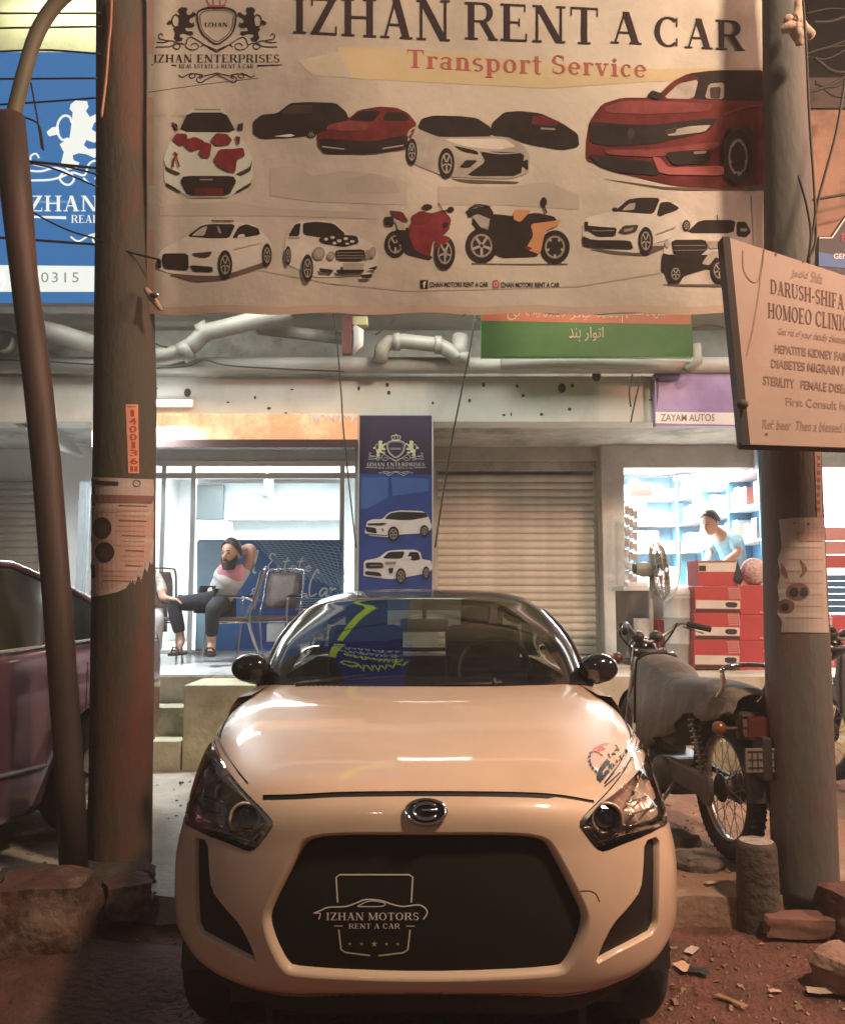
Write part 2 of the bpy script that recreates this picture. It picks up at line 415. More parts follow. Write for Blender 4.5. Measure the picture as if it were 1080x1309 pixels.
# ------------------------------------------------------------------ ground
def nz(x, y, s=1.0, o=0.0): return noise.noise(Vector((x*s+o, y*s-o, o)))
soil = mat('red_soil', (.13, .055, .042), .92, var=.45, scale=7, bump=1.0, bscale=45, stain=(.11, .065, .05), stain_scale=2.2, stain_amt=.8)
slabm = mat('dusty_concrete', (.42, .39, .34), .85, var=.2, scale=3, bump=.5, bscale=30, stain=(.24, .17, .12), stain_scale=1.1, stain_amt=.8)
KY = 3.55
def grid_ground(name, x0, x1, y0, y1, nx, ny, zf, m, skip=None):
    vs = []; fs = []
    for j in range(ny+1):
        for i in range(nx+1):
            x = x0+(x1-x0)*i/nx; y = y0+(y1-y0)*j/ny; vs.append((x, y, zf(x, y)))
    for j in range(ny):
        for i in range(nx):
            if skip and skip(x0+(x1-x0)*(i+.5)/nx, y0+(y1-y0)*(j+.5)/ny): continue
            a = j*(nx+1)+i; fs.append((a, a+1, a+nx+2, a+nx+1))
    return put(name, vs, fs, m, smooth=True, kind='structure')
def lowz(x, y):
    h = GZ-.025+.022*nz(x, y, 1.3)+.014*nz(x, y, 5, 3)+.009*nz(x, y, 14, 8)+.005*nz(x, y, 31, 4)
    # tyre ruts running towards the lower right corner
    for k, w in ((.0, .05), (.16, .05), (.31, .04)):
        d = (x-1.05-k) + (y-2.1)*.75
        if abs(d) < w and y < 2.7: h -= .012*(1-(d/w)**2)
    if abs(x-CX) < .85 and 2.3 < y < 5.7: h = GZ-.002+.004*nz(x, y, 9)
    return h
grid_ground('ground', -3.0, 3.2, .6, 5.75, 330, 300, lowz, soil)
MB().add([(-90,-90,GZ-.09),(90,-90,GZ-.09),(90,120,GZ-.09),(-90,120,GZ-.09)], [(0,1,2,3)]).build('road', mat('asphalt', (.06, .055, .05), .9, var=.3, scale=3, bump=.4), kind='structure')
def upz(x, y): 
    e = min(1, max(0, (y-KY)/.25)); return -.015*(1-e)**2 + .012*nz(x, y, 1.7, 5)+.006*nz(x, y, 7, 2)+(.02*nz(x, y, .8, 9) if x > .9 else 0)
# the walk beside and behind the sunken bay, dusty on the left, earthy on the right
def walk(name, x0, x1, m, y1=6.1):
    nx = int((x1-x0)*26); ny = 90; vs = []; fs = []
    for j in range(ny+1):
        for i in range(nx+1):
            x = x0+(x1-x0)*i/nx; y = KY+(y1-KY)*j/ny
            if j == 0: y += .05*nz(x, 1, 3)
            xx = x
            if i == (nx if x1 < 0 else 0) and abs(x1) < 5: xx += .02*nz(y, 2, 4)
            vs.append((xx, y, upz(x, y)))
    for j in range(ny):
        for i in range(nx): a = j*(nx+1)+i; fs.append((a, a+1, a+nx+2, a+nx+1))
    # ragged broken front face and side faces
    n0 = len(vs)
    for i in range(nx+1): v = vs[i]; vs.append((v[0]+.02*nz(v[0], 3, 9), v[1]-.02+.05*nz(v[0], 7, 6), -.2))
    for i in range(nx): fs.append((n0+i, n0+i+1, i+1, i))
    n0 = len(vs); e = nx if x0 < -1 else 0
    for j in range(ny+1): v = vs[j*(nx+1)+e]; vs.append((v[0], v[1], -.2))
    for j in range(ny): fs.append((n0+j, n0+j+1, (j+1)*(nx+1)+e, j*(nx+1)+e))
    return put(name, vs, fs, m, smooth=False, kind='structure')
earthm = mat('trodden_earth', (.27, .165, .11), .95, var=.3, scale=3, bump=.8, bscale=18, stain=(.42, .37, .31), stain_scale=1.3, stain_amt=.9)
walk('pavement', -12, -.84, slabm); walk('earth_terrace', .86, 12, earthm)

# ------------------------------------------------------------------ the row of shops
wallm = mat('whitewashed_wall', (.60, .58, .52), .85, var=.10, scale=2.2, bump=.25, bscale=14, stain=(.36, .32, .26), stain_scale=1.1, stain_amt=.75)
beamm = mat('painted_beam', (.58, .57, .51), .8, var=.08, scale=2, bump=.2, bscale=10, stain=(.40, .37, .30), stain_scale=.9, stain_amt=.7, stretch=(1, 1, .6))
dirtyc = mat('sooty_concrete', (.40, .38, .33), .9, var=.3, scale=2.5, bump=.4, stain=(.10, .09, .075), stain_scale=1.5, stain_amt=.9)
pvc = mat('grey_plastic_pipe', (.24, .23, .195), .5, var=.15, scale=8, stain=(.2, .16, .12), stain_scale=4, stain_amt=.7)
innerw = mat('shop_white', (.80, .82, .82), .6, var=.03)
tilem = mat('floor_tile', (.66, .67, .66), .22, var=.08, scale=3, stain=(.4, .38, .36), stain_scale=2.5, stain_amt=.5)
bld = root('shop_building', 'long whitewashed shop building with open fronts behind the car', 'building', (0, 8.7, 0))
PZ = .60
# raised platform and steps
mb = MB(); mb.box((-12, 6.42, 0), (12, 12.2, PZ-.004)); mb.build('platform', mat('platform_concrete', (.50, .49, .42), .85, var=.2, scale=4, bump=.35, stain=(.25, .24, .12), stain_scale=2.2, stain_amt=.8), bld)
stm = mat('mossy_step', (.46, .44, .32), .9, var=.25, scale=5, bump=.5, stain=(.16, .15, .07), stain_scale=3, stain_amt=.9)
for i, (y, z) in enumerate(((6.16, .40), (5.92, .20))):
    for (xa, xb) in ((-12, -1.69), (-1.12, 12)):
        MB().box((xa, y, -.1), (xb, 6.43, z), bev=.012).build('step', stm, bld)
MB().box((-1.68, 5.93, -.1), (-1.13, 6.44, .585), bev=.015).build('step_block', mat('block_green', (.50, .50, .34), .85, var=.15, scale=5, bump=.4, stain=(.24, .22, .1), stain_scale=3.5, stain_amt=.7), bld)
# tiled porch in front of the office
for i in range(6):
    for j in range(4):
        MB().box((-3.45+i*.46, 6.44+j*.57, PZ-.004), (-3.45+i*.46+.455, 6.44+j*.57+.565, PZ+.008+.001*((i*3+j) % 2)), bev=.003).build('floor_tile', tilem, bld)
# beam with a stained face, soffit, lintel band above the shutter
mb = MB(); mb.box((-12, 7.28, 2.75), (12, 7.55, 3.17), bev=.01); mb.build('front_beam', beamm, bld)
MB().box((-12, 7.55, 2.76), (12, 8.7, 2.82)).build('porch_soffit', dirtyc, bld)
MB().box((.10, 8.60, 2.62), (2.05, 8.78, 2.76), bev=.006).build('lintel', mat('lintel_grey', (.42, .40, .35), .85, var=.15, bump=.2), bld)
MB().box((.10, 8.66, 2.52), (1.82, 8.74, 2.615)).build('shutter_box', dirtyc, bld)
# little chipped holes and stains on the beam
rr = random.Random(3)
mb = MB()
for k in range(26):
    x, z = rr.uniform(-2.9, 3.0), rr.uniform(2.8, 3.12); mb.ball((x, 7.279, z), (rr.uniform(.006, .02), .004, rr.uniform(.006, .022)), 8)
for (px, py, r) in ((718,496,.045),(762,481,.05),(240,502,.04),(495,492,.02),(497,502,.02),(600,512,.018)):
    p = W(px, py, 7.277); mb.ball(p, (r*.8, .005, r), 10)
mb.build('chipped_spot', mat('hole_dark', (.05, .045, .04), .9, var=.2), bld, kind='stuff')
# recessed wall band above the beam, with slab over it
MB().box((-12, 7.62, 3.17), (12, 7.7, 4.0)).build('recess_wall', dirtyc, bld)
MB().box((-12, 6.35, 3.70), (12, 7.7, 3.82), bev=.01).build('balcony_slab', wallm, bld)
upm = mat('upper_wall', (.60, .60, .36), .85, var=.15, scale=1.5, bump=.2, stain=(.28, .30, .08), stain_scale=1.6, stain_amt=.95)
MB().box((-12, 7.0, 3.82), (12, 7.3, 8.5)).build('upper_wall', upm, bld)
for i in range(12):
    x = -6.6+i*1.25
    MB().box((x-.05, 6.42, 3.82), (x+.05, 6.5, 4.7)).build('balcony_post', wallm, bld)
MB().box((-8, 6.40, 4.7), (9, 6.52, 4.82), bev=.01).build('balcony_rail', wallm, bld)
# pipes
mb = MB()
mb.tube([(-6, 7.18, 3.24), (6, 7.18, 3.24)], .072, 14)
pp = root('waste_pipe', 'grey waste pipes running above the beam behind the banner', 'pipe', (0, 7.1, 3.3))
mb.build('long_pipe', mat('ledge_pipe', (.36, .35, .31), .6, var=.12, scale=4, stain=(.3, .26, .2), stain_scale=2, stain_amt=.7), pp, smooth=True)
def Wp(pts, Y): return [W(x, y, Y) for x, y in pts]
mb = MB(); mb.tube([W(196,456,7.0), W(214,455,7.0), W(236,450,6.98), W(252,436,6.96), W(262,425,6.95), W(300,416,6.9), W(330,408,6.85), W(370,398,6.8)], .075, 14)
for (x, y) in ((238, 449), (262, 424)): 
    p = W(x, y, 6.97); mb.lathe([(.075, -.05), (.09, -.05), (.09, .05), (.075, .05)], 16, T(*p) @ Ry(radians(60)))
mb.build('elbow_pipe', pvc, pp, smooth=True)
mb = MB(); mb.tube([W(330,420,7.1), W(440,433,7.1)], .055, 12); mb.build('upper_pipe', pvc, pp, smooth=True)
mb = MB(); mb.tube([W(486,462,7.0), W(488,446,7.0), W(497,438,7.0), W(515,436,7.0), W(560,441,7.0), W(572,447,7.0), W(584,457,7.0), W(600,460,7.0)], .065, 14)
mb.tube([W(586,462,7.0), W(588,430,7.05)], .07, 12)
for x, y in ((507,437),(560,441)): mb.lathe([(.065, -.03), (.078, -.03), (.078, .03), (.065, .03)], 16, T(*W(x,y,7.0)) @ Ry(pi/2))
mb.build('trap_pipe', pvc, pp, smooth=True)
mb = MB(); mb.tube([W(640,466,7.05), W(700,463,7.05), W(760,462,7.05), W(884,470,7.05)], .05, 12); mb.tube([W(890,440,6.95), W(892,462,6.95), W(878,473,6.98)], .04, 10); mb.build('side_pipe', pvc, pp, smooth=True)
mb = MB(); mb.tube([W(0,408,6.9), W(80,428,7.0), W(130,444,7.1)], .085, 12); mb.lathe([(.085, -.03), (.10, -.03), (.10, .03), (.085, .03)], 16, T(*W(4,436,7.0)) @ Rx(pi/2)); mb.build('side_pipe', pvc, pp, smooth=True)
wr = mat('wire_black', (.02, .018, .016), .6, var=.1)
# electrical box under the banner
b0, b1 = W(437,453,6.9), W(450,404,6.9)
jb = root('switch_box', 'brown and cream switch box hanging under the banner', 'box', (b0.x, 6.9, b0.z))
MB().box((b0.x, 6.88, b0.z), (b1.x, 6.95, b1.z), bev=.006).build('board', mat('brown_wood', (.16, .06, .04), .6, var=.3, stretch=(1, 1, .2)), jb)
q0, q1 = W(450,415,6.9), W(470,404,6.9); MB().box((q0.x, 6.9, q0.z), (q1.x, 7.0, q1.z), bev=.01).build('fitting', mat('cream_plastic', (.6, .56, .3), .4, var=.05), jb)
q = Wp([(452,418),(458,424),(458,440),(450,451)], 6.92); MB().tube(q, [.03,.05,.045,.02], 12).build('cover', mat('white_plastic', (.66, .64, .58), .4, var=.05), jb, smooth=True)
# loose wires
def wire(pts, r=.006, label='thin black wire sagging over the shop fronts', name='wire', group='loose wires on the building'):
    o = MB().tube(curve3(pts, 6), r, 6).build(name, wr, smooth=True); o['label'] = label; o['category'] = 'wire'
    if group: o['group'] = group
    return o
def curve3(pts, k=6):
    pts = [Vector(p) for p in pts]; out = []; n = len(pts)
    for i in range(n-1):
        P = [pts[max(0, min(n-1, i+d))] for d in (-1, 0, 1, 2)]
        for q in range(k):
            t = q/k; out.append(.5*((2*P[1])+(P[2]-P[0])*t+(2*P[0]-5*P[1]+4*P[2]-P[3])*t*t+(3*P[1]-P[0]-3*P[2]+P[3])*t**3))
    out.append(pts[-1]); return out
wire(Wp([(608,400),(600,450),(590,500),(578,560),(565,640),(556,700)], 6.6), .007, 'long cord hanging from the banner past the rolling shutter', group=None)
wire(Wp([(424,398),(430,430),(436,500),(440,560),(455,700)], 6.6), .006, 'cord hanging from the banner beside the blue pillar poster', group=None)
for i, (pts, lab) in enumerate((([(196,437),(206,442),(225,446)], 'short black wire over the elbow pipe'), ([(480,428),(492,420),(500,412),(505,406)], 'short wire curling above the trap pipe'),
    ([(590,404),(603,400),(612,408),(618,412)], 'tangled wire beside the green notice'), ([(0,460),(60,462),(120,466)], 'black cable along the pipes at the far left'),
    ([(190,471),(240,468),(262,460),(300,468),(440,475)], 'thin cable lying on the long pipe'), ([(808,478),(804,500),(806,520)], 'wire hanging down the beam by the purple sign'),
    ([(836,412),(870,420),(905,416),(925,418)], 'tangled wire right of the green notice'), ([(820,480),(812,510),(806,540)], 'second wire hanging by the purple sign'))):
    wire(Wp(pts, 6.95), .007, lab, group=None)
# partition walls and piers
pier = mat('pier_paint', (.47, .46, .42), .8, var=.12, scale=3, bump=.2, stain=(.3, .27, .2), stain_scale=2.5, stain_amt=.6)
MB().box((-.60, 7.30, PZ), (.10, 8.75, 2.76)).build('poster_pier', pier, bld)
MB().box((1.835, 8.45, PZ), (2.07, 8.9, 2.76), bev=.012).build('pier', pier, bld)
# far-left part: wall around brown shutter
MB().box((-12, 8.72, PZ), (-3.95, 8.9, 2.76)).build('side_wall', wallm, bld)
MB().box((-3.92, 8.60, PZ), (-3.42, 8.8, 2.76)).build('side_wall', innerw, bld)
# deep room shells: office on the left
mb = MB(); mb.box((-3.5, 11.6, PZ), (-.6, 11.7, 2.9)); mb.build('office_back_wall', innerw, bld)
MB().box((-3.52, 8.8, PZ), (-3.42, 11.6, 2.9)).build('office_side_wall', innerw, bld)
MB().box((-.70, 8.76, PZ), (-.62, 11.6, 2.9)).build('office_side_wall', innerw, bld)
MB().box((-3.5, 8.72, 2.82), (-.6, 11.65, 2.9)).build('office_ceiling', innerw, bld)
# parts shop on the right
MB().box((2.0, 11.2, PZ), (3.8, 11.3, 2.95)).build('shop_back_wall', innerw, bld)
MB().box((2.0, 8.9, PZ), (2.06, 11.2, 2.95)).build('shop_side_wall', innerw, bld)
MB().box((3.68, 8.2, PZ), (3.80, 11.2, 2.95)).build('shop_side_wall', innerw, bld)
MB().box((2.0, 8.7, 2.83), (6.8, 11.3, 2.95)).build('shop_ceiling', innerw, bld)
MB().box((2.05, 8.45, 2.52), (8, 8.7, 2.76), bev=.01).build('lintel', pier, bld)
MB().box((3.8, 10.8, PZ), (6.8, 10.9, 2.95)).build('shop_back_wall', innerw, bld)
MB().box((6.2, 8.2, PZ), (12, 8.9, 2.76)).build('side_wall', pier, bld)

# ------------------------------------------------------------------ shutters
slatm = mat('shutter_steel', (.60, .57, .50), .55, metal=.1, var=.15, scale=3, stain=(.42, .37, .28), stain_scale=1.2, stain_amt=.7)
def shutter(label, x0, x1, z0, z1, Y, m, pitch=.078):
    r = root('rolling_shutter', label, 'shutter', ((x0+x1)/2, Y, z0))
    n = int((z1-z0)/pitch); prof = []
    for i in range(7):
        t = i/6; prof.append((-.016*sin(pi*t)**.7, pitch*(.04+.9*t)))
    me = None
    for k in range(n):
        if me is None:
            mb = MB(); V = [(0, p[0], p[1]) for p in prof]+[(x1-x0, p[0], p[1]) for p in prof]
            m_ = len(prof); V += [(0, .004, pitch), (x1-x0, .004, pitch)]
            mb.v = [Vector(v) for v in V]; mb.f = [(i, m_+i, m_+i+1, i+1) for i in range(m_-1)]+[(m_-1, 2*m_-1, 2*m_+1, 2*m_)]
            o = mb.build('slat', m, None, smooth=True); me = o.data; o.parent = r
        else: o = link('slat', me, r)
        o.location = (x0-(x0+x1)/2, .001*((k*7) % 3), k*pitch)
        o.matrix_parent_inverse = Matrix()
    MB().box((x0-.04, Y-.03, z0), (x0, Y+.03, z1)).build('guide_rail', pier, r)
    MB().box((x1, Y-.03, z0), (x1+.04, Y+.03, z1)).build('guide_rail', pier, r)
    MB().box((x0, Y-.02, z0-.0), (x1, Y+.02, z0+.05)).build('bottom_bar', m, r)
    return r
shutter('closed beige rolling shutter between blue poster and grey pier', .16, 1.80, PZ+.01, 2.54, 8.7, slatm)
shutter('brown rolling shutter behind the leaning post', -5.9, -3.96, PZ+.01, 2.45, 8.6, mat('shutter_brown', (.20, .16, .11), .5, metal=.3, var=.15, scale=3, stain=(.36, .33, .25), stain_scale=.8, stain_amt=.6))
sc = root('awning_frame', 'slanting grey metal awning beside the brown shutter', 'awning', (-4.4, 7.9, 2.2))
mb = MB(); a_ = W(60,520,7.9); b_ = W(108,582,7.9); mb.v = [a_, b_, b_+Vector((0, -.6, -.02)), a_+Vector((-.5, -.5, .02)), a_+Vector((0, 0, -.03)), b_+Vector((0, 0, -.03)), b_+Vector((0, -.6, -.05)), a_+Vector((-.5, -.5, -.01))]
mb.f = [(0,1,2,3),(7,6,5,4),(0,4,5,1),(1,5,6,2),(2,6,7,3),(3,7,4,0)]; mb.build('sheet', mat('awning_metal', (.4, .4, .38), .5, metal=.4, var=.15), sc)
MB().box((W(104,600,7.9).x, 7.88, PZ), (W(112,600,7.9).x, 7.95, 2.3)).build('upright', mat('blue_grey_steel', (.35, .4, .43), .45, metal=.4, var=.15), sc)
MB().box((W(114,600,7.9).x, 7.88, PZ), (W(117,600,7.9).x, 7.92, 2.3)).build('upright', MATS['blue_grey_steel'], sc)

# ------------------------------------------------------------------ office glass front and inside
alu = mat('aluminium_frame', (.62, .63, .63), .35, metal=.6, var=.05)
gf = root('glass_front', 'glass office front with aluminium frame behind the seated man', 'window', (-2, 8.7, PZ))
X0, X1 = W(205,700,8.7).x, -.70
for x in (-3.42, W(208,700,8.7).x, W(246,700,8.7).x, W(437,700,8.7).x):
    MB().box((x-.025, 8.68, PZ), (x+.025, 8.73, 2.6), bev=.004).build('frame', alu, gf)
for z in (PZ+.02, 2.47, 2.60): MB().box((-3.42, 8.675, z-.03), (-.70, 8.735, z+.03), bev=.004).build('frame', alu, gf)
MB().box((-3.40, 8.70, PZ+.05), (W(208,700,8.7).x-.025, 8.706, 2.44)).build('pane', glass_mat('shop_glass', (.95, .98, 1), refl=.02, dirt=.05), gf)
MB().box((W(250,700,8.7).x, 8.70, PZ+.05), (W(434,700,8.7).x, 8.706, 2.44)).build('pane', MATS['shop_glass'], gf)
MB().box((W(440,700,8.7).x, 8.70, PZ+.05), (-.70, 8.706, 2.44)).build('pane', MATS['shop_glass'], gf)
MB().box((-3.41, 8.69, 2.63), (-.70, 8.73, 2.755)).build('transom_panel', mat('transom', (.5, .53, .54), .5, var=.05), gf)
wc = root('wall_cabinet', 'row of pale grey wall cabinets inside the office', 'cabinet', (-2, 11.4, 1.9))
c0, c1 = W(250,665,11.3), W(436,618,11.3)
MB().box((c0.x, 11.25, c0.z), (c1.x, 11.58, c1.z), bev=.01).build('carcass', mat('cabinet_grey', (.45, .48, .49), .5, var=.1, scale=2), wc)
c0, c1 = W(252,664,11.2), W(287,620,11.2); MB().box((c0.x, 11.15, c0.z), (c1.x, 11.24, c1.z), bev=.01).build('dark_door', mat('cabinet_dark', (.10, .12, .12), .3, var=.1), wc)
cab = root('low_cabinet', 'white cabinet under the dark wall cupboard', 'cabinet', (-3, 11, .6))
c0, c1 = W(250,835,10.9), W(292,666,10.9); MB().box((c0.x, 10.8, PZ), (c1.x, 11.2, c1.z), bev=.01).build('body', innerw, cab)
fan = root('ceiling_fan', 'white ceiling fan inside the glass office', 'fan', (W(341,600,10).x, 10, 2.5))
fp = W(341,634,10.2)
mb = MB(); mb.tube([fp+Vector((0, 0, .5)), fp], .02, 8); mb.lathe([(0, .05), (.09, .04), (.10, -.03), (0, -.06)], 16, T(*fp)); mb.build('motor', alu, fan, smooth=True)
for k in range(3): MB().box((.1, -.06, -.01), (.62, .06, 0), T(*fp) @ Rz(2*pi*k/3+.4)).build('blade', mat('fan_blade', (.6, .6, .58), .5, var=.05), fan)
cal = root('wall_notice', 'small yellow and white notice high inside the office', 'notice', (W(345,605,11).x, 11, 2))
c0, c1 = W(336,607,11.1), W(357,598,11.1); MB().box((c0.x, 11.1, c0.z), (c1.x, 11.11, c1.z)).build('header', mat('notice_yellow', (.6, .58, .2), .6, var=.1), cal)
c0, c1 = W(337,636,11.1), W(350,608,11.1); MB().box((c0.x, 11.1, c0.z), (c1.x, 11.108, c1.z)).build('sheet', innerw, cal)
MB().box((0, 0, 0), (.85, .22, .28), T(W(393,628,11.4).x, 11.3, W(393,690,11.4).z+.25), bev=.03)
tgl2 = emis('tube_glow_dim', (1, .95, .82), 2.5)
tub = root('tube_light', 'long tube light on the office ceiling', 'lamp', (-2, 9.8, 2.7))
tgl = emis('tube_glow', (.92, .98, 1), 14)
MB().tube([(-2.7, 9.9, 2.76), (-1.5, 9.9, 2.76)], .018, 8).build('tube', tgl, tub, smooth=True); MB().box((-2.72, 9.87, 2.775), (-1.48, 9.93, 2.815)).build('batten', innerw, tub)
area('office_light', (-2.1, 10.0, 2.74), (-2.1, 10.0, 0), 2.0, 1.2, 180, COOL)
# blue printed panel on the lower glass
mat('panel_blue', (.03, .12, .33), .45, var=.15, scale=2); mat('panel_dark', (.012, .05, .2), .45, var=.1); mat('panel_white', (.75, .80, .83), .5, var=.05); mat('panel_pale', (.30, .48, .62), .45, var=.1)
pn = root('blue_office_panel', 'blue printed panel with white script on the office glass', 'sign', (-2, 8.66, 1))
c0, c1 = W(250,832,8.66), W(437,690,8.66); MB().box((c0.x, 8.655, c0.z), (c1.x, 8.665, c1.z)).build('board', MATS['panel_blue'], pn)
PP = Print(lambda x, y, k: W(x, y, 8.6535-.0012*k))
PP.poly('panel_pale', [(252,692),(288,692),(280,760),(276,830),(252,830)], lay=0)
PP.poly('panel_dark', [(330,770),(430,768),(432,828),(300,830),(310,800)], lay=0)
for i in range(16):   # net pattern in the upper corner
    PP.poly('panel_pale', stroke(curve([(325+i*7.2,691.5),(345+i*7,712-i*.3),(min(435,372+i*6.6),min(760,738+i*1.2))], 4), .9), lay=1)
    PP.poly('panel_pale', stroke(curve([(330+i*2,692+i*2.6),(375+i*2,694+i*3),(435,700+i*4)], 4), .9), lay=2)
def script(s, box, w, key):
    """hand-lettering strokes"""
    G = {
     'E': [[(1,.9),(.4,1),(.1,.78),(.5,.58),(.05,.3),(.35,0),(1,.15)]], 's': [[(0,0),(.5,.62),(.4,.3),(.6,.05),(.1,0)]], 't': [[(.6,1),(.35,.5),(.3,.05),(.6,0)],[(-.1,.66),(1,.72)]],
     'a': [[(.9,.5),(.4,.6),(.1,.2),(.4,0),(.9,.5),(.8,.05),(1.1,.05)]], 'e': [[(.1,.25),(.8,.4),(.5,.6),(.1,.25),(.4,0),(1,.1)]], 'C': [[(.9,.85),(.7,1),(.1,.5),(.2,0),(.9,.1)]],
     'r': [[(0,.55),(.2,.6),(.15,0),(.3,.45),(.7,.6)]], 'l': [[(.1,0),(.6,1),(.3,.9),(.3,0),(.6,.05)]], 'n': [[(0,0),(.15,.55),(.2,.2),(.6,.6),(.65,0),(.9,.05)]], 'R': [[(.1,0),(.4,1),(.9,.8),(.3,.5),(.9,0)]],
     '&': [[(1,0),(.2,.8),(.6,1),(.7,.7),(.1,.3),(.3,0),(.9,.4)]], ' ': []}
    x0, y0, x1, y1 = box; n = len(s); cw = (x1-x0)/n
    for i, ch in enumerate(s):
        k = 1.25 if ch.isupper() else 1
        for st_ in G[ch]:
            pts = [(x0+cw*(i+.95*u)+(v*cw*.25), y1-(y1-y0)*v*(.62 if ch in 'saern' else 1)*(k if ch.isupper() else 1)) for u, v in st_]
            PP.poly('panel_white', stroke(curve(pts, 4), w), lay=4)
script('l', (322,705,332,732), 1.5, 0); script('Estate', (342,712,398,730), 1.7, 0)
script('&', (318,752,330,764), 1.4, 0); script('a', (380,750,394,764), 1.5, 0); script('Car', (394,735,432,762), 2.0, 0)
PP.poly('panel_white', stroke([(372,733),(392,728)], 1), lay=5)
for i in range(5): PP.poly('panel_pale', stroke([(378,766+i*3.2),(416-i*5,765+i*3.2)], 1.2), lay=6)
PP.poly('panel_white', stroke([(342,800),(373,800),(373,818),(342,818)], 1.4, closed=True), lay=6)
for i in range(5): PP.poly('panel_white', stroke([(350+i*4,802),(350+i*4,814)], 1.6), lay=7)
PP.build('printed_script', pn)

# ------------------------------------------------------------------ tube light under the beam at left, plus two added tubes and soft fills
for i, (x, lab) in enumerate(((-2.75, 'tube light under the beam left of the orange board'), (1.0, 'added tube light hidden behind the banner above the shutter'), (3.6, 'added tube light outside the parts shop'))):
    y, z = (7.22, 2.86) if i == 0 else (6.5, 3.66)
    if i == 0: x, y, z = W(214,515,7.2).x, 7.2, W(214,515,7.2).z
    r = root('tube_light', lab, 'lamp', (x, y, z))
    MB().tube([(x-.2 if i == 0 else x-.6, y-.03, z), (x+.2 if i == 0 else x+.6, y-.03, z)], .02, 8).build('tube', tgl if i == 0 else tgl2, r, smooth=True)
    MB().box((x-.22 if i == 0 else x-.6, y, z-.03), (x+.22 if i == 0 else x+.6, y+.05, z+.03)).build('batten', innerw, r)
area('porch_light', (-2.75, 7.0, 2.7), (-2.6, 6.5, 0), 1.2, .3, 120, COOL)
area('beam_fill', (0.9, 6.6, 3.66), (0.9, 7.0, 2.3), 2.4, .45, 34, (.97, 1, .93))  # unseen soft lights added to brighten the beam and shutter
area('beam_fill', (-2.0, 6.6, 3.66), (-2.0, 7.0, 2.3), 2.2, .45, 24, (.97, 1, .93))
area('beam_fill', (3.6, 6.6, 3.66), (3.6, 7.0, 2.3), 2.0, .45, 22, (.97, 1, .93))
area('upper_wall_fill', (-3.0, 6.75, 6.6), (-3.0, 7.0, 5.5), 1.4, .1, 14, (1, 1, .8))  # unseen light added to brighten the upper wall
area('shop_light', (2.85, 9.6, 2.76), (2.85, 9.6, 0), 1.2, 1.6, 620, COOL)
area('shop_light', (5.0, 9.6, 2.76), (5.0, 9.6, 0), 1.6, 1.6, 480, COOL)
r = root('tube_light', 'glaring tube light high in the parts shop', 'lamp', (2.9, 9.2, 2.6))
MB().tube([W(862,612,9.2), W(965,606,9.2)], .03, 10).build('tube', emis('glare', (.95, .98, 1), 40), r, smooth=True)
MB().box((W(862,600,9.2).x, 9.18, W(862,600,9.2).z), (W(965,600,9.2).x, 9.24, W(862,600,9.2).z+.05)).build('batten', innerw, r)
# stained orange signboard over the office
fb = root('orange_signboard', 'torn translucent orange signboard over the office front', 'sign', (-2, 8.2, 2.7))
c0, c1 = W(118,562,7.2), W(457,529,7.2); MB().box((c0.x, 7.19, c0.z), (c1.x, 7.275, c1.z)).build('lightbox', mat('orange_board', (.55, .24, .12), .5, var=.25, scale=2.5, emit=(1, .55, .28), estr=.45, stain=(.95, .85, .55), stain_scale=1.0, stain_amt=1), fb)
c0, c1 = W(118,572,7.18), W(457,562,7.18); MB().box((c0.x, 7.17, c0.z), (c1.x, 7.28, c1.z)).build('bottom_trim', mat('dark_trim', (.07, .035, .03), .5, var=.2), fb)
mb = MB(); rq = random.Random(5)
for i in range(14):
    x = 395+i*4.4; a, b, c = W(x, 529, 7.182), W(x+5, 530, 7.182), W(x+rq.uniform(-6, 10), 534+rq.uniform(0, 9), 7.178); mb.add([a, b, c, c+Vector((0, .01, 0))], [(0, 1, 2), (1, 3, 2)])
mb.build('torn_film', mat('torn_film', (.75, .73, .7), .3, var=.1), fb)
# ------------------------------------------------------------------ the small coupe in front
CX = 0.0094

paint = mat('pearl_paint', (.62, .475, .355), .42, var=.06, scale=5, coat=.65, spec=.4)
paint.node_tree.nodes['Principled BSDF'].inputs['Coat Roughness'].default_value = .05
gloss_black = mat('gloss_black', (.012, .012, .013), .12, var=0, coat=1.0)
trim_black = mat('trim_black', (.035, .031, .029), .5, var=.2, scale=30, bump=.1)
seam_black = mat('seam_black', (.008, .008, .008), .7, var=0)
chrome = mat('chrome', (.75, .74, .72), .08, metal=1, var=.03)
dark_chrome = mat('smoked_chrome', (.62, .49, .43), .25, metal=.3, var=.3, scale=20)
rubber = mat('rubber', (.02, .019, .018), .8, var=.25, scale=20, bump=.2, bscale=60)
alloy = mat('alloy', (.45, .45, .44), .3, metal=1, var=.1)

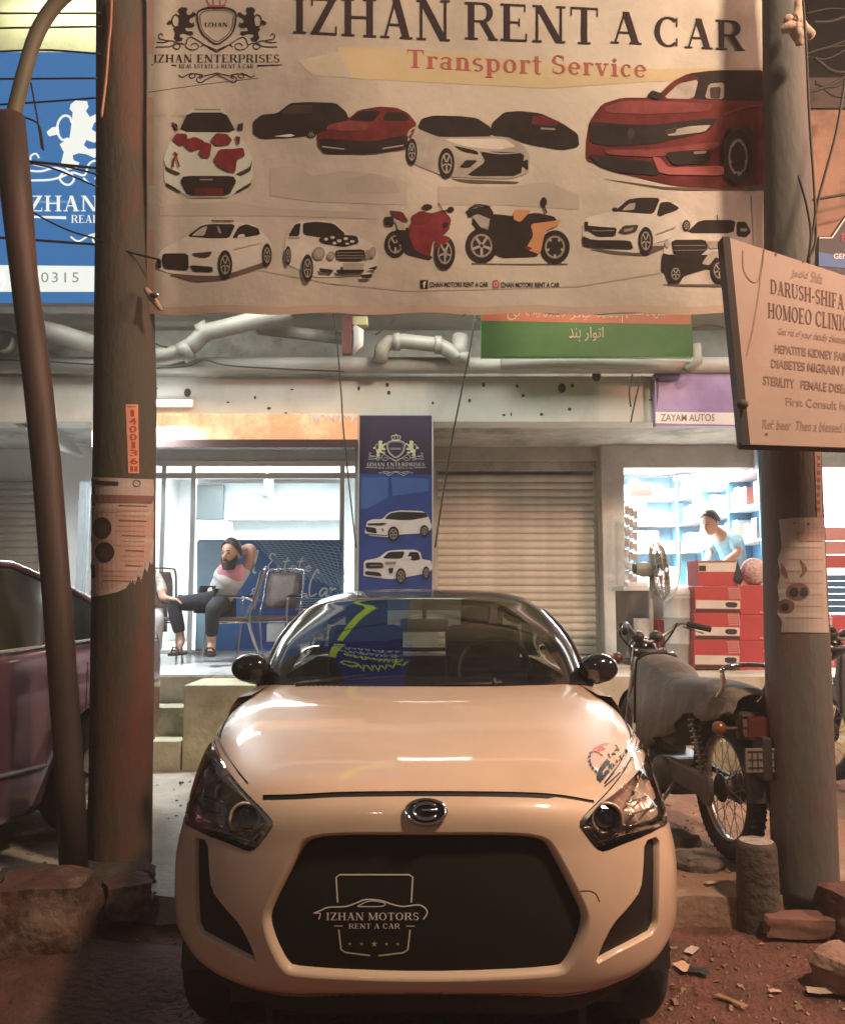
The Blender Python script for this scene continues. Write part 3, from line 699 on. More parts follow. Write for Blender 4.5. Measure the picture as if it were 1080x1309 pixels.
car = root('parked_coupe', 'small pale two-seat coupe with black roof parked nose out under the banner', 'car', (CX, 3.7, GZ))
NET = [
 # x, y, z for columns centre .. side
 [(0,2.135,.247),(.19,2.135,.245),(.37,2.16,.232),(.51,2.205,.243),(.615,2.275,.264),(.69,2.36,.29),(.73,2.44,.305),(.735,2.50,.315)],
 [(0,2.085,.285),(.19,2.09,.285),(.37,2.112,.28),(.51,2.155,.285),(.62,2.225,.30),(.70,2.325,.325),(.74,2.42,.34),(.745,2.49,.35)],
 [(0,2.062,.43),(.19,2.066,.43),(.37,2.088,.43),(.51,2.135,.43),(.62,2.205,.43),(.70,2.30,.42),(.745,2.42,.41),(.75,2.50,.40)],
 [(0,2.062,.60),(.185,2.067,.60),(.355,2.09,.595),(.49,2.14,.585),(.60,2.21,.565),(.69,2.31,.53),(.742,2.45,.49),(.75,2.55,.455)],
 [(0,2.085,.712),(.18,2.09,.71),(.345,2.115,.70),(.475,2.165,.685),(.585,2.24,.66),(.68,2.35,.615),(.738,2.50,.555),(.75,2.60,.50)],
 [(0,2.22,.768),(.175,2.225,.767),(.34,2.25,.762),(.47,2.30,.748),(.58,2.385,.725),(.67,2.49,.685),(.73,2.61,.62),(.75,2.70,.535)],
 [(0,2.52,.820),(.175,2.52,.820),(.34,2.54,.817),(.47,2.58,.808),(.58,2.65,.795),(.67,2.72,.76),(.73,2.79,.69),(.752,2.84,.56)],
 [(0,2.88,.857),(.175,2.88,.857),(.34,2.90,.855),(.47,2.93,.85),(.58,2.98,.842),(.665,3.02,.818),(.725,3.06,.745),(.752,3.08,.56)],
 [(0,3.24,.868),(.175,3.24,.868),(.34,3.27,.867),(.47,3.33,.864),(.58,3.42,.86),(.66,3.50,.838),(.715,3.52,.765),(.745,3.52,.56)],
]
for _i, _k in ((0, .944), (1, .944), (2, .944), (3, .957), (4, .96), (5, .985)): NET[_i] = [(x*_k, y, z) for x, y, z in NET[_i]]
def cr(P, t):
    a, b, c, d = P
    return tuple(.5*(2*b[k]+(c[k]-a[k])*t+(2*a[k]-5*b[k]+4*c[k]-d[k])*t*t+(3*b[k]-a[k]-3*c[k]+d[k])*t**3) for k in range(3))
def netpt(net, a, b):
    sg = -1 if a < 0 else 1; a = abs(a); nc = len(net[0]); nr = len(net)
    a = min(max(a, 0), nc-1); b = min(max(b, 0), nr-1)
    i = min(int(a), nc-2); j = min(int(b), nr-2); ta = a-i; tb = b-j
    def C(r, c):
        r2 = max(0, min(nr-1, r))
        if c < 0: p = net[r2][-c]; q = (-p[0], p[1], p[2])
        elif c > nc-1:
            p1, p2 = net[r2][nc-1], net[r2][nc-2]; q = tuple(2*p1[k]-p2[k] for k in range(3))
        else: q = net[r2][c]
        return q
    rows = []
    for r in (j-1, j, j+1, j+2):
        if r < 0: q0 = [C(0, c) for c in range(i-1, i+3)]; q1 = [C(1, c) for c in range(i-1, i+3)]; Q = [tuple(2*u[k]-v[k] for k in range(3)) for u, v in zip(q0, q1)]
        elif r > nr-1: q0 = [C(nr-1, c) for c in range(i-1, i+3)]; q1 = [C(nr-2, c) for c in range(i-1, i+3)]; Q = [tuple(2*u[k]-v[k] for k in range(3)) for u, v in zip(q0, q1)]
        else: Q = [C(r, c) for c in range(i-1, i+3)]
        rows.append(cr(Q, ta))
    p = cr(rows, tb)
    return Vector((sg*p[0]+CX, p[1], p[2]))
def netn(net, a, b):
    e = .02
    u = netpt(net, a+e, b)-netpt(net, a-e, b); v = netpt(net, a, b+e)-netpt(net, a, b-e)
    n = u.cross(v)
    if n.length < 1e-9: return Vector((0, -1, 0))
    n.normalize(); return n
def outn(net, a, b):
    n = netn(net, a, b)
    return n if n.dot(Vector((0, -.8, .6)) + Vector((.4 if a > 0 else -.4, 0, 0))) > 0 else -n
class Skin:
    def __init__(s, net, bmax=99):
        s.net = net; s.bmax = bmax; s.nc = len(net[0])-1; s.nr = len(net)-1; s.tab = []
        a = -s.nc
        while a <= s.nc+1e-6:
            b = 0
            while b <= min(s.nr, s.bmax)+1e-6:
                x, y = proj(netpt(net, a, b)); s.tab.append((x, y, a, b)); b += .125
            a += .125
    def inv(s, px, py):
        best = min(s.tab, key=lambda t: (t[0]-px)**2+(t[1]-py)**2); a, b = best[2], best[3]
        for _ in range(8):
            x, y = proj(netpt(s.net, a, b)); e = .01
            xa, ya = proj(netpt(s.net, a+e, b)); xb, yb = proj(netpt(s.net, a, b+e))
            J = ((xa-x)/e, (xb-x)/e, (ya-y)/e, (yb-y)/e); D = J[0]*J[3]-J[1]*J[2]
            if abs(D) < 1e-3: break
            dx, dy = px-x, py-y
            da = (J[3]*dx-J[1]*dy)/D; db = (-J[2]*dx+J[0]*dy)/D
            k = min(1, .3/max(abs(da), abs(db), 1e-9)); a += da*k; b += db*k
            a = max(-s.nc, min(s.nc, a)); b = max(0, min(s.nr, s.bmax, b))
        x, y = proj(netpt(s.net, a, b))
        return a, b
    def fn(s):
        """surface function for Print: photo x, y and lift in half millimetres"""
        def f(x, y, k):
            a, b = s.inv(x, y); return netpt(s.net, a, b)+outn(s.net, a, b)*(.0016+.0002*k)
        return f
    def patch(s, name, m, loops, holes=(), off=0.0, step=.12, parent=None, both=False, kind=None, label=None, offn=None):
        """loops/holes in (a, b) coordinates"""
        allp = list(loops)+list(holes); vs = []; es = []
        for lp in allp:
            n0 = len(vs); vs += [Vector(p) for p in lp]; es += [(n0+i, n0+(i+1) % len(lp)) for i in range(len(lp))]
        xs = [v.x for v in vs]; ys = [v.y for v in vs]
        nx = int((max(xs)-min(xs))/step)+1; ny = int((max(ys)-min(ys))/step)+1
        for i in range(nx+1):
            for j in range(ny+1):
                p = (min(xs)+(max(xs)-min(xs))*i/nx, min(ys)+(max(ys)-min(ys))*j/ny)
                if any(inside(p, l) for l in loops) and not any(inside(p, h) for h in holes): vs.append(Vector(p))
        r = delaunay_2d_cdt(vs, es, [], 0, 1e-5); ov, of = r[0], r[2]; F_ = []
        for f in of:
            c = (sum(ov[i].x for i in f)/3, sum(ov[i].y for i in f)/3)
            if any(inside(c, l) for l in loops) and not any(inside(c, h) for h in holes): F_.append(tuple(f))
        V = []; Nn = []
        for v in ov:
            n = outn(s.net, v.x, v.y); o_ = off if offn is None else offn(v.x, v.y); V.append(netpt(s.net, v.x, v.y)+n*o_); Nn.append(n)
        # face orientation outward
        F2 = []
        for f in F_:
            n = (V[f[1]]-V[f[0]]).cross(V[f[2]]-V[f[0]])
            F2.append(f if n.dot(Nn[f[0]]) > 0 else f[::-1])
        return put(name, V, F2, m, parent, True, norms=Nn if off == 0 and offn is None else None, label=label, kind=kind)
    def lip(s, name, m, lp, depth, inset, parent=None, rows=3, label=None):
        """a rounded edge that turns inward round an opening"""
        n = len(lp); c = Vector((sum(p[0] for p in lp)/n, sum(p[1] for p in lp)/n)); V = []; F_ = []
        for k in range(rows+1):
            q = k/rows
            for i, p in enumerate(lp):
                t = Vector(lp[(i+1) % n])-Vector(lp[i-1]); nn = Vector((-t.y, t.x)); nn = nn.normalized() if nn.length else Vector((0, 0))
                if nn.dot(c-Vector(p)) < 0: nn = -nn
                w = Vector(p)+nn*inset*sin(q*pi/2)
                V.append(netpt(s.net, w.x, w.y)-outn(s.net, w.x, w.y)*depth*(1-cos(q*pi/2)))
        for k in range(rows):
            for i in range(n): F_.append((k*n+i, k*n+(i+1) % n, (k+1)*n+(i+1) % n, (k+1)*n+i))
        mb = MB(); mb.v = V; mb.f = F_
        return mb.build(name, m, parent, smooth=True, label=label)
BODY = Skin(NET)
def mir(lp): return [(1089-x, y) for x, y in lp]   # the car's axis is at x = 544.5
def toab(lp): return [BODY.inv(x, y) for x, y in lp]
def mirab(lp): return [(-a, b) for a, b in lp]
def dens(lp, d=8):
    out = []
    for i in range(len(lp)):
        a = Vector(lp[i]); b = Vector(lp[(i+1) % len(lp)]); k = max(1, int((b-a).length/d))
        out += [tuple(a.lerp(b, q/k)) for q in range(k)]
    return out
def rnd(lp, k=2):
    for _ in range(k):
        o = []
        for i in range(len(lp)):
            a = Vector(lp[i]); b = Vector(lp[(i+1) % len(lp)]); o += [tuple(a.lerp(b, .22)), tuple(a.lerp(b, .78))]
        lp = o
    return lp
GR_ = [(544,1071),(660,1071),(692,1077),(705,1092),(740,1158),(744,1178),(736,1205),(722,1232),(708,1243),(544,1249)]
GR_ = GR_ + [(1089-x, y) for x, y in GR_[-2:0:-1]]
GRO = [(544.5+(x-544.5)*1.055, 1160+(y-1160)*1.085) for x, y in GR_]
grille_ab = toab(dens(rnd(GRO, 2), 9))
HL_ = [(738,1053),(752,1036),(776,1012),(798,984),(813,958),(822,952),(832,972),(841,1000),(847,1030),(848,1056),(825,1068),(798,1078),(772,1089),(762,1085),(750,1070)]
hl_ab = toab(dens(rnd(HL_, 1), 7))
VT_ = [(822,1078),(840,1071),(841,1100),(840,1150),(838,1190),(812,1205),(785,1219),(762,1232),(770,1208),(784,1180),(804,1158),(818,1138),(821,1110)]
vt_ab = toab(dens(rnd([(802+(x-802)*1.06, 1150+(y-1150)*1.04) for x, y in VT_], 1), 7))
# shut line between bonnet and bumper, and up the bonnet sides
sl = curve([(336,1016),(380,1015),(440,1012),(544,1011),(650,1012),(710,1015),(759,1023)], 5)
seam_px = [(x, y) for x, y in sl] + [(x, y+7-(3 if x > 700 else 0)) for x, y in sl[::-1]]
seam_ab = toab(dens(seam_px, 12))
def side_seam(sg):
    a = curve([(772,1002),(795,972),(806,946),(800,925),(786,905),(765,890)], 4)
    q = stroke(a, 2.6)[0]; q = toab(q)
    return q if sg > 0 else mirab(q)
wash = toab(dens(stroke(curve([(738,1140),(752,1139),(761,1143),(766,1153)], 4), 1.6)[0], 6))
border = []
st = .25
a = -7.0
while a < 7: border.append((a, 0)); a += st
b = 0
while b < 8: border.append((7, b)); b += st
a = 7.0
while a > -7: border.append((a, 8)); a -= st
b = 8
while b > 0: border.append((-7, b)); b -= st
holes = [grille_ab, hl_ab, mirab(hl_ab), vt_ab, mirab(vt_ab), seam_ab, side_seam(1), side_seam(-1), wash]
BODY.patch('front_body', paint, [border], holes, parent=car, step=.11)
BODY.patch('bonnet_shut_line', seam_black, [seam_ab], off=-.004, parent=car)
for sg in (1, -1): BODY.patch('bonnet_side_gap', seam_black, [side_seam(sg)], off=-.002, parent=car)
BODY.patch('tow_cover_gap', seam_black, [wash], off=-.0015, parent=car)
BODY.lip('grille_surround', paint, grille_ab, .024, .10, car, rows=5, label='pinkish cream rounded edge of the wide front opening')
# grille: recessed mesh with horizontal bars
gr = BODY.patch('grille', mat('grille_black', (.028, .024, .022), .95, var=.05, scale=40, spec=.1), [grille_ab], off=-.022, parent=car)
# rental emblem printed on a dark sheet that fills the opening
plate = gr
mat('ink_white', (.92, .91, .86), .5, var=.05); mat('ink_gold', (.75, .62, .2), .5, var=.05); mat('ink_cream', (.88, .84, .62), .5, var=.05)
def _onmesh(x, y, k):
    q = BODY.inv(x, y); return netpt(NET, *q)-outn(NET, *q)*(.0212-.0002*k)
lg = Print(_onmesh)
for sg in (1, -1):
    X = (lambda x: x) if sg > 0 else (lambda x: 955-x)
    fr = [(X(478.5),1121.5),(X(432),1121.5),(X(427.5),1125),(X(429.5),1158)]
    lg.poly('ink_cream', stroke(fr, 2))
    fr = [(X(431),1194),(X(434),1220),(X(440),1224),(X(472),1228)]
    lg.poly('ink_cream', stroke(fr, 2))
    lg.poly('ink_white', stroke([(X(425),1189),(X(436),1189)], 1))
lg.poly('ink_white', stroke(curve([(398,1172),(408,1168),(418,1164),(440,1163),(455,1158),(466,1154),(485,1155),(500,1160),(515,1163),(535,1161),(544,1166),(546,1172),(541,1180)], 4), 1.8))
lg.poly('ink_white', stroke(curve([(455,1163),(470,1156),(486,1157),(492,1160),(485,1163),(455,1163)], 3), 1.3))
lg.poly('ink_white', stroke(curve([(400,1172),(407,1172),(405,1180)], 3), 1.5))
lg.text('ink_white', 'IZHAN MOTORS', (415, 1171, 535, 1181), serif=True)
lg.text('ink_white', 'RENT A CAR', (444, 1185.5, 511, 1192), serif=True)
for i, x in enumerate((445.5, 461, 477.5, 493.5, 508)):
    r = 4.2 if i == 2 else 2.4
    lg.poly('ink_gold', [(x+(r if q % 2 == 0 else r*.42)*sin(pi*q/5), 1212-(r if q % 2 == 0 else r*.42)*cos(pi*q/5)) for q in range(10)])
lg.build('printed_emblem', plate, label='white and gold rental emblem reading IZHAN MOTORS RENT A CAR')
# side intakes
for sg in (1, -1):
    q = vt_ab if sg > 0 else mirab(vt_ab)
    v = BODY.patch('side_intake', mat('intake_black', (.014, .012, .012), .45, var=.2, scale=30), [q], off=-.016, parent=car)
    BODY.lip('intake_edge', paint if sg > 0 else paint, q, .016, .035, v)
# headlamps
lens = glass_mat('lamp_glass', (.97, .95, .93), refl=.06, dirt=0.0)
def lamp_pt(x, y, d):
    q = BODY.inv(x, y); return netpt(NET, *q)-outn(NET, *q)*d, outn(NET, *q)
def headlamp(sg):
    q = hl_ab if sg > 0 else mirab(hl_ab)
    h = BODY.patch('headlamp', lens, [q], off=.001, parent=car, label='clear headlamp under the hood sticker' if sg > 0 else None)
    X = (lambda x: x) if sg > 0 else (lambda x: 1089-x)
    BODY.patch('bowl', mat('lamp_bowl', (.50, .38, .33), .3, metal=.35, var=.45, scale=30, coat=.4), [q], off=-.05, parent=h)
    BODY.lip('seal', seam_black, q, .045, .05, h)
    # bright blade along the upper inner edge
    bl = [(741,1053),(755,1034),(778,1011),(800,983),(813,960),(824,960),(824,976),(810,992),(787,1012),(765,1029),(746,1056)]
    bq = toab(dens([(X(x), y) for x, y in bl], 8))
    BODY.patch('bright_blade', mat('lamp_blade', (.85, .79, .70), .4, var=.04), [bq], off=-.006, parent=h, step=.08)
    # projector barrel
    p, n = lamp_pt(X(782), 1044, .02)
    d = Vector((0.02*sg, -1, 0.0)).normalized(); M = Matrix.Translation(p) @ d.to_track_quat('Z', 'Y').to_matrix().to_4x4()
    m_ = MB(); m_.lathe([(.030, -.05), (.038, -.02), (.042, .004), (.040, .008), (.034, .004), (.032, -.02)], 36, M)
    m_.build('projector_ring', dark_chrome, h, smooth=True)
    m_ = MB(); m_.lathe([(0, -.002), (.012, -.003), (.024, -.008), (.0345, -.02)], 32, M)
    m_.build('projector_lens', gloss_black, h, smooth=True)
    # lower reflector with bulbs and stepped ribs
    lo = [(748,1060),(760,1056),(778,1068),(800,1068),(822,1058),(842,1052),(845,1056),(822,1066),(797,1075),(772,1086),(763,1083)]
    BODY.patch('lower_reflector', dark_chrome, [toab(dens([(X(x), y) for x, y in lo], 7))], off=0, parent=h, step=.06,
               offn=lambda a, b: -.022-.006*sin(a*40)*sin(b*30))
    up = [(806,1030),(822,1000),(826,982),(836,1004),(842,1030),(844,1046),(826,1050),(808,1054)]
    BODY.patch('side_reflector', dark_chrome, [toab(dens([(X(x), y) for x, y in up], 7))], off=0, parent=h, step=.06,
               offn=lambda a, b: -.03-.012*sin(a*9+b*5))
    rib = MB()
    for (x, y, x2, y2) in ((756,1052,776,1072),(806,1022,842,1012),(762,1068,778,1083),(770,1062,800,1064),(806,1040,838,1030),(808,1056,842,1044),(765,1078,840,1058)):
        rib.tube([lamp_pt(X(x+(x2-x)*t/6), y+(y2-y)*t/6, .012)[0] for t in range(7)], .003, 6)
    rib.build('bright_rib', chrome, h, smooth=True)
    for i in range(3):
        p, n = lamp_pt(X(780+i*7), 1072-i*2, .014)
        MB().ball(p, .0035, 8).build('small_bulb', chrome, h, smooth=True)
headlamp(1); headlamp(-1)
# emblem on the nose
p, n = lamp_pt(544.5, 1038, -.002)
M = Matrix.Translation(p) @ n.to_track_quat('Z', 'Y').to_matrix().to_4x4() @ Matrix.Diagonal((1, .60, 1, 1))
e = MB().lathe([(.044, 0), (.052, .003), (.053, .007), (.049, .010), (.044, .007)], 40, M).build('nose_badge', chrome, car, smooth=True)
MB().lathe([(0, .004), (.045, .003)], 32, M).build('badge_field', gloss_black, e)
mc = MB(); mc.tube([M @ Vector((.030*cos(t), .030*sin(t), .008)) for t in [radians(40+280*i/20) for i in range(21)]], .0045, 8)
mc.tube([M @ Vector(v) for v in ((-.01, .004, .008), (.028, .004, .008))], .004, 8)
mc.build('badge_letter', chrome, e, smooth=True)
# sticker on the bonnet
mat('sticker_red', (.45, .07, .05), .4, var=.05); mat('sticker_black', (.015, .012, .012), .4, var=.05)
st = Print(BODY.fn())
sticker = []
st.poly('sticker_red', [(753,966),(758,957),(768,952),(781,950),(774,958),(770,966),(765,963),(759,961)], step=6)
for a in range(6):
    t = radians(150+a*16)
    st.poly('sticker_black', stroke([(772+18*cos(t), 971-18*sin(t)), (772+20.5*cos(t+.17), 971-20.5*sin(t+.17))], 2.6), lay=5)
st.poly('sticker_black', stroke(curve([(754,973),(755,979),(759,984)], 4), 1.2), lay=5)
st.poly('sticker_black', stroke(curve([(766,998),(766,989),(772,979),(781,969),(790,957)], 5), [6]*14+[5.5,5.2,5,4.6,4.2,4,3.6]), lay=6)
st.poly('sticker_black', [(786,952),(795,951),(791,960)], lay=6)
st.poly('sticker_black', stroke([(768,966),(773,961),(777,964),(779,970)], 1.3), lay=6)
st.poly('sticker_black', stroke(curve([(767,992),(772,988),(778,984),(778,977)], 4), 1.2), lay=6)
def swarp(x, y):   # runs up and to the right beside the lamp
    t = (x-0)/48.0; return (768+ t*38 + y*.55, 1003 - t*44 + y*.55 - 4*sin(pi*t)*0 )
vs, fs = textmesh('Khan Transport', bold=.05, shear=.3)
vs = fitbox(vs, (0, -10, 48, 0)); vs = [swarp(x, y) for x, y in vs]
st._put('sticker_black', vs, fs, 6)
st.poly('sticker_black', stroke(curve([(772,1006),(786,994),(800,978),(812,960)], 5), 1.8), lay=6)
st.build('bonnet_sticker', car, label='black and red racing sticker above the right-hand headlamp')

# greenhouse
GN = [
 [(0,3.25,.862),(.2,3.25,.862),(.4,3.29,.862),(.55,3.37,.860),(.655,3.47,.855),(.705,3.58,.842)],
 [(0,3.52,1.022),(.2,3.525,1.022),(.4,3.55,1.022),(.53,3.60,1.023),(.615,3.68,1.022),(.652,3.78,1.02)],
 [(0,3.82,1.172),(.19,3.825,1.168),(.36,3.84,1.163),(.475,3.87,1.156),(.55,3.92,1.146),(.585,4.0,1.13)],
 [(0,3.93,1.212),(.185,3.935,1.211),(.34,3.95,1.205),(.45,3.975,1.194),(.525,4.03,1.172),(.566,4.10,1.14)],
 [(0,4.25,1.246),(.185,4.25,1.244),(.35,4.25,1.236),(.47,4.25,1.215),(.55,4.25,1.18),(.60,4.25,1.11)],
 [(0,4.6,1.225),(.185,4.6,1.223),(.35,4.6,1.212),(.47,4.6,1.19),(.55,4.6,1.15),(.61,4.6,1.07)],
 [(0,4.95,1.06),(.185,4.95,1.058),(.35,4.93,1.05),(.47,4.9,1.03),(.56,4.87,1.0),(.63,4.85,.95)],
 [(0,5.15,.87),(.2,5.15,.87),(.38,5.14,.868),(.52,5.1,.864),(.62,5.05,.858),(.69,5.0,.845)],
]
TOP = Skin(GN, 3.3)
roof_black = mat('roof_black', (.02, .016, .018), .2, var=.1, coat=.8)
wsb = [(a/4-5, 0.02) for a in range(41)] + [(5, b/6) for b in range(1, 17)] + [(5-a/4, 2.75) for a in range(41)] + [(-5, 2.75-b/6) for b in range(1, 16)]
gl_px = dens(rnd([(362,872),(383,840),(408,804),(430,782),(455,770),(500,766),(544,765),(589,766),(634,770),(659,782),(681,804),(706,840),(727,872),(640,875),(544,876),(449,875)], 1), 9)
gl_ab = [TOP.inv(x, y) for x, y in gl_px]
TOP.patch('windscreen_frame', gloss_black, [wsb], [gl_ab], parent=car, step=.14)
ws = TOP.patch('windscreen', glass_mat('screen_glass', (.62, .68, .64), refl=.035, dirt=.012), [gl_ab], parent=car, off=.0, step=.14)
rf = [(a/4-5, 2.75) for a in range(41)] + [(5, 2.75+b*.25) for b in range(1, 12)] + [(5-a/4, 5.5) for a in range(41)] + [(-5, 5.5-b*.25) for b in range(1, 11)]
TOP.patch('roof', roof_black, [rf], parent=car, step=.16)
rw = [(a/4-4.4, 5.5) for a in range(36)] + [(4.4, 5.5+b*.2) for b in range(1, 8)] + [(4.4-a/4, 6.95) for a in range(36)] + [(-4.4, 6.95-b*.2) for b in range(1, 7)]
rfb = [(a/4-5, 5.5) for a in range(41)] + [(5, 5.5+b*.25) for b in range(1, 6)] + [(5-a/4, 7) for a in range(41)] + [(-5, 7-b*.25) for b in range(1, 6)]
rw = [(a*.92, 5.62+(b-5.5)*.85) for a, b in rw]
TOP.patch('rear_pillars', roof_black, [rfb], [rw], parent=car, step=.16)
TOP.patch('rear_window', glass_mat('rear_glass', (.55, .6, .58), refl=.03), [rw], parent=car, step=.16)
# bright edge along the screen pillars and roof rail
for sg in (1, -1):
    mb = MB(); mb.tube([netpt(GN, sg*5, b*.2)+Vector((sg*.004, 0, .002)) for b in range(1, 27)], .006, 6)
    mb.build('roof_rail', mat('rail_trim', (.25, .22, .22), .25, metal=.6, var=.1), car, smooth=True)
    # door window
    R1 = [netpt(GN, sg*5, 1+q*.25) for q in range(0, 23)]
    R2 = [Vector((CX+sg*.715, p.y, .835)) for p in R1]
    mb = MB(); n = len(R1); mb.v = R1+R2; mb.f = [(i, i+1, n+i+1, n+i) for i in range(n-1)]
    mb.build('door_window', glass_mat('rear_glass'), car, smooth=True)
    p = netpt(GN, sg*5, 1); tri = [netpt(GN, sg*5, b*.2) for b in range(0, 6)]
    mb = MB(); n = len(tri); mb.v = tri+[Vector((CX+sg*.69, t.y, .825)) for t in tri]; mb.f = [(i, i+1, n+i+1, n+i) for i in range(n-1)]
    mb.build('quarter_panel', gloss_black, car)
# body sides, doors, tail
prof = [(.60, .10), (.69, .12), (.728, .2), (.742, .4), (.75, .56), (.742, .70), (.72, .80), (.69, .842), (.64, .85)]
for sg in (1, -1):
    rings = []
    for i in range(30):
        Y = 3.12+i*(5.40-3.12)/29; tp = 1-.10*max(0, (Y-4.7)/.7)**2; wob = .012*sin((Y-3.1)*2.2)
        ring = []
        for x, z in prof:
            zz = z if not (z > .8 and Y < 3.6) else z
            # wheel arch at the rear and front
            for yc in (2.80, 5.02):
                d = abs(Y-yc)
                if d < .335 and z < .6:
                    h = .19-GZ*0+sqrt(max(0, .335**2-d*d))*1.0; zz = max(zz, h+.0) if z < h else zz
            ring.append((CX+sg*(x*tp+wob*(1 if z < .8 else 0)), Y, zz))
        rings.append(ring)
    mb = MB(); mb.loft(rings, closed=False); mb.build('body_side', paint, car, smooth=True)
    mb = MB(); mb.tube([(CX+sg*.752, 3.6, .30), (CX+sg*.755, 3.6, .74)], .0025, 4); mb.tube([(CX+sg*.752, 4.55, .30), (CX+sg*.75, 4.55, .8)], .0025, 4)
    d = mb.build('door_gap', seam_black, car)
    mb = MB(); mb.tube([(CX+sg*.765, 4.32, .67), (CX+sg*.785, 4.38, .675), (CX+sg*.765, 4.46, .67)], .012, 8); mb.build('door_handle', paint, car, smooth=True)
# tail and deck
rings = []
for (Y, s, zt, zb) in ((4.95,1,.85,.3),(5.2,1,.86,.26),(5.36,.97,.84,.24),(5.45,.9,.74,.26),(5.47,.86,.5,.3)):
    rings.append([(CX-.735*s, Y, zb), (CX-.75*s, Y, (zb+zt)/2), (CX-.72*s, Y, zt-.06), (CX-.64*s, Y, zt), (CX, Y, zt+.012), (CX+.64*s, Y, zt), (CX+.72*s, Y, zt-.06), (CX+.75*s, Y, (zb+zt)/2), (CX+.735*s, Y, zb)])
mb = MB(); mb.loft(rings, closed=True, capb=True); mb.build('tail', paint, car, smooth=True)
for sg in (1, -1):
    MB().lathe([(0, .03), (.05, .025), (.065, 0)], 20, T(CX+sg*.55, 5.47, .66) @ Rx(-pi/2)).build('tail_lamp', mat('tail_red', (.4, .02, .02), .2, coat=1, var=0), car, smooth=True)
# underside and arch liners
mb = MB(); mb.box((CX-.56, 2.5, .06), (CX+.56, 5.3, .24))
mb.build('underside', trim_black, car)
for sg in (1, -1):
    for yc in (2.80, 5.02):
        mb = MB()
        R = [[(CX+sg*xx, yc+.345*cos(pi*i/14), .17+.345*sin(pi*i/14)) for i in range(15)] for xx in (.45, .69 if yc < 4 else .735)]
        mb.loft(R, closed=False)
        mb.box((CX+sg*.44-.01, yc-.34, -.02), (CX+sg*.44+.01, yc+.34, .5))
        mb.build('arch_liner', trim_black, car)
# lower black apron under the bumper
ap = MB(); rings = []
for i in range(25):
    a = -6.4+12.8*i/24; p = netpt(NET, a, 0); rings.append([p+Vector((0, .004, .004)), p+Vector((0, .03, -.035)), p+Vector((-.03*(1 if a > 0 else -1)*min(1, abs(a)/3), .09, -.085)), p+Vector((0, .3, -.07))])
ap.loft(rings, closed=False); ap.build('front_apron', mat('apron_black', (.016, .014, .013), .8, var=.2), car, smooth=True)
# wheels
def wheel(parent, c, r, w, sg, spoke=7, hub=alloy):
    M = T(*c) @ Ry(sg*pi/2)
    ty = MB().lathe([(r*.62, -w/2), (r*.9, -w/2-.004), (r*.985, -w*.36), (r, -w*.2), (r, w*.2), (r*.985, w*.36), (r*.9, w/2+.004), (r*.62, w/2), (r*.6, 0)], 40, M, closed=True)
    wl_ = ty.build('wheel', rubber, parent, smooth=True)
    MB().lathe([(r*.62, -w*.4), (r*.60, w*.1), (r*.64, w*.47), (r*.60, w*.44), (r*.56, w*.1), (r*.1, w*.05)], 40, M).build('rim', hub, wl_, smooth=True)
    sp = MB()
    for k in range(spoke):
        A = M @ Rz(2*pi*k/spoke); sp.box((.02, -r*.07, w*.2), (r*.6, r*.07, w*.38), A)
    sp.lathe([(0, w*.42), (r*.14, w*.4), (r*.16, w*.2)], 20, M)
    sp.build('spokes', hub, wl_)
    return wl_
for sg in (1, -1):
    for yc in (2.80, 5.02): wheel(car, (CX+sg*(.655 if yc > 4 else .625), yc, GZ+.285), .285, .165, sg)
# mirrors
for sg in (1, -1):
    X = CX+sg*.722
    mb = MB(); mb.ball((X, 3.50, .915), (.082, .055, .060), 24); mb.ball((X-sg*.012, 3.515, .905), (.066, .05, .058), 20)
    mi = mb.build('door_mirror', gloss_black, car, smooth=True)
    MB().tube([(X-sg*.03, 3.52, .87), (X-sg*.05, 3.54, .83), (X-sg*.085, 3.56, .81)], [.026, .022, .03], 12).build('mirror_stalk', gloss_black, mi, smooth=True)
    MB().lathe([(0, 0), (.06, 0)], 20, T(X, 3.562, .912) @ Rx(-pi/2)).build('mirror_glass', chrome, mi)
# wipers, cowl
mb = MB(); mb.tube([W(378,876,3.30), W(398,872,3.33), W(470,863,3.37)], [.008, .009, .006], 8); mb.tube([W(392,874,3.31)+Vector((0, -.012, .004)), W(520,864,3.36)], .005, 6)
mb.build('wiper', trim_black, car, smooth=True)
mb = MB(); mb.tube([W(556,876,3.245), W(632,874,3.26), W(640,872,3.28)], [.005, .006, .007], 8); mb.tube([W(632,874,3.25), W(632,868,3.27)], .008, 8)
mb.build('wiper', trim_black, car, smooth=True)
mb = MB()
for i in range(20): 
    p = netpt(GN, -3.4+i*.12, .02); mb.box((p.x-.006, p.y-.018, p.z-.002), (p.x+.004, p.y-.008, p.z+.004))
for i in range(7):
    p = netpt(GN, 3.3+i*.12, .02); mb.box((p.x-.006, p.y-.018, p.z-.002), (p.x+.004, p.y-.008, p.z+.004))
mb.build('cowl_vent', seam_black, car)
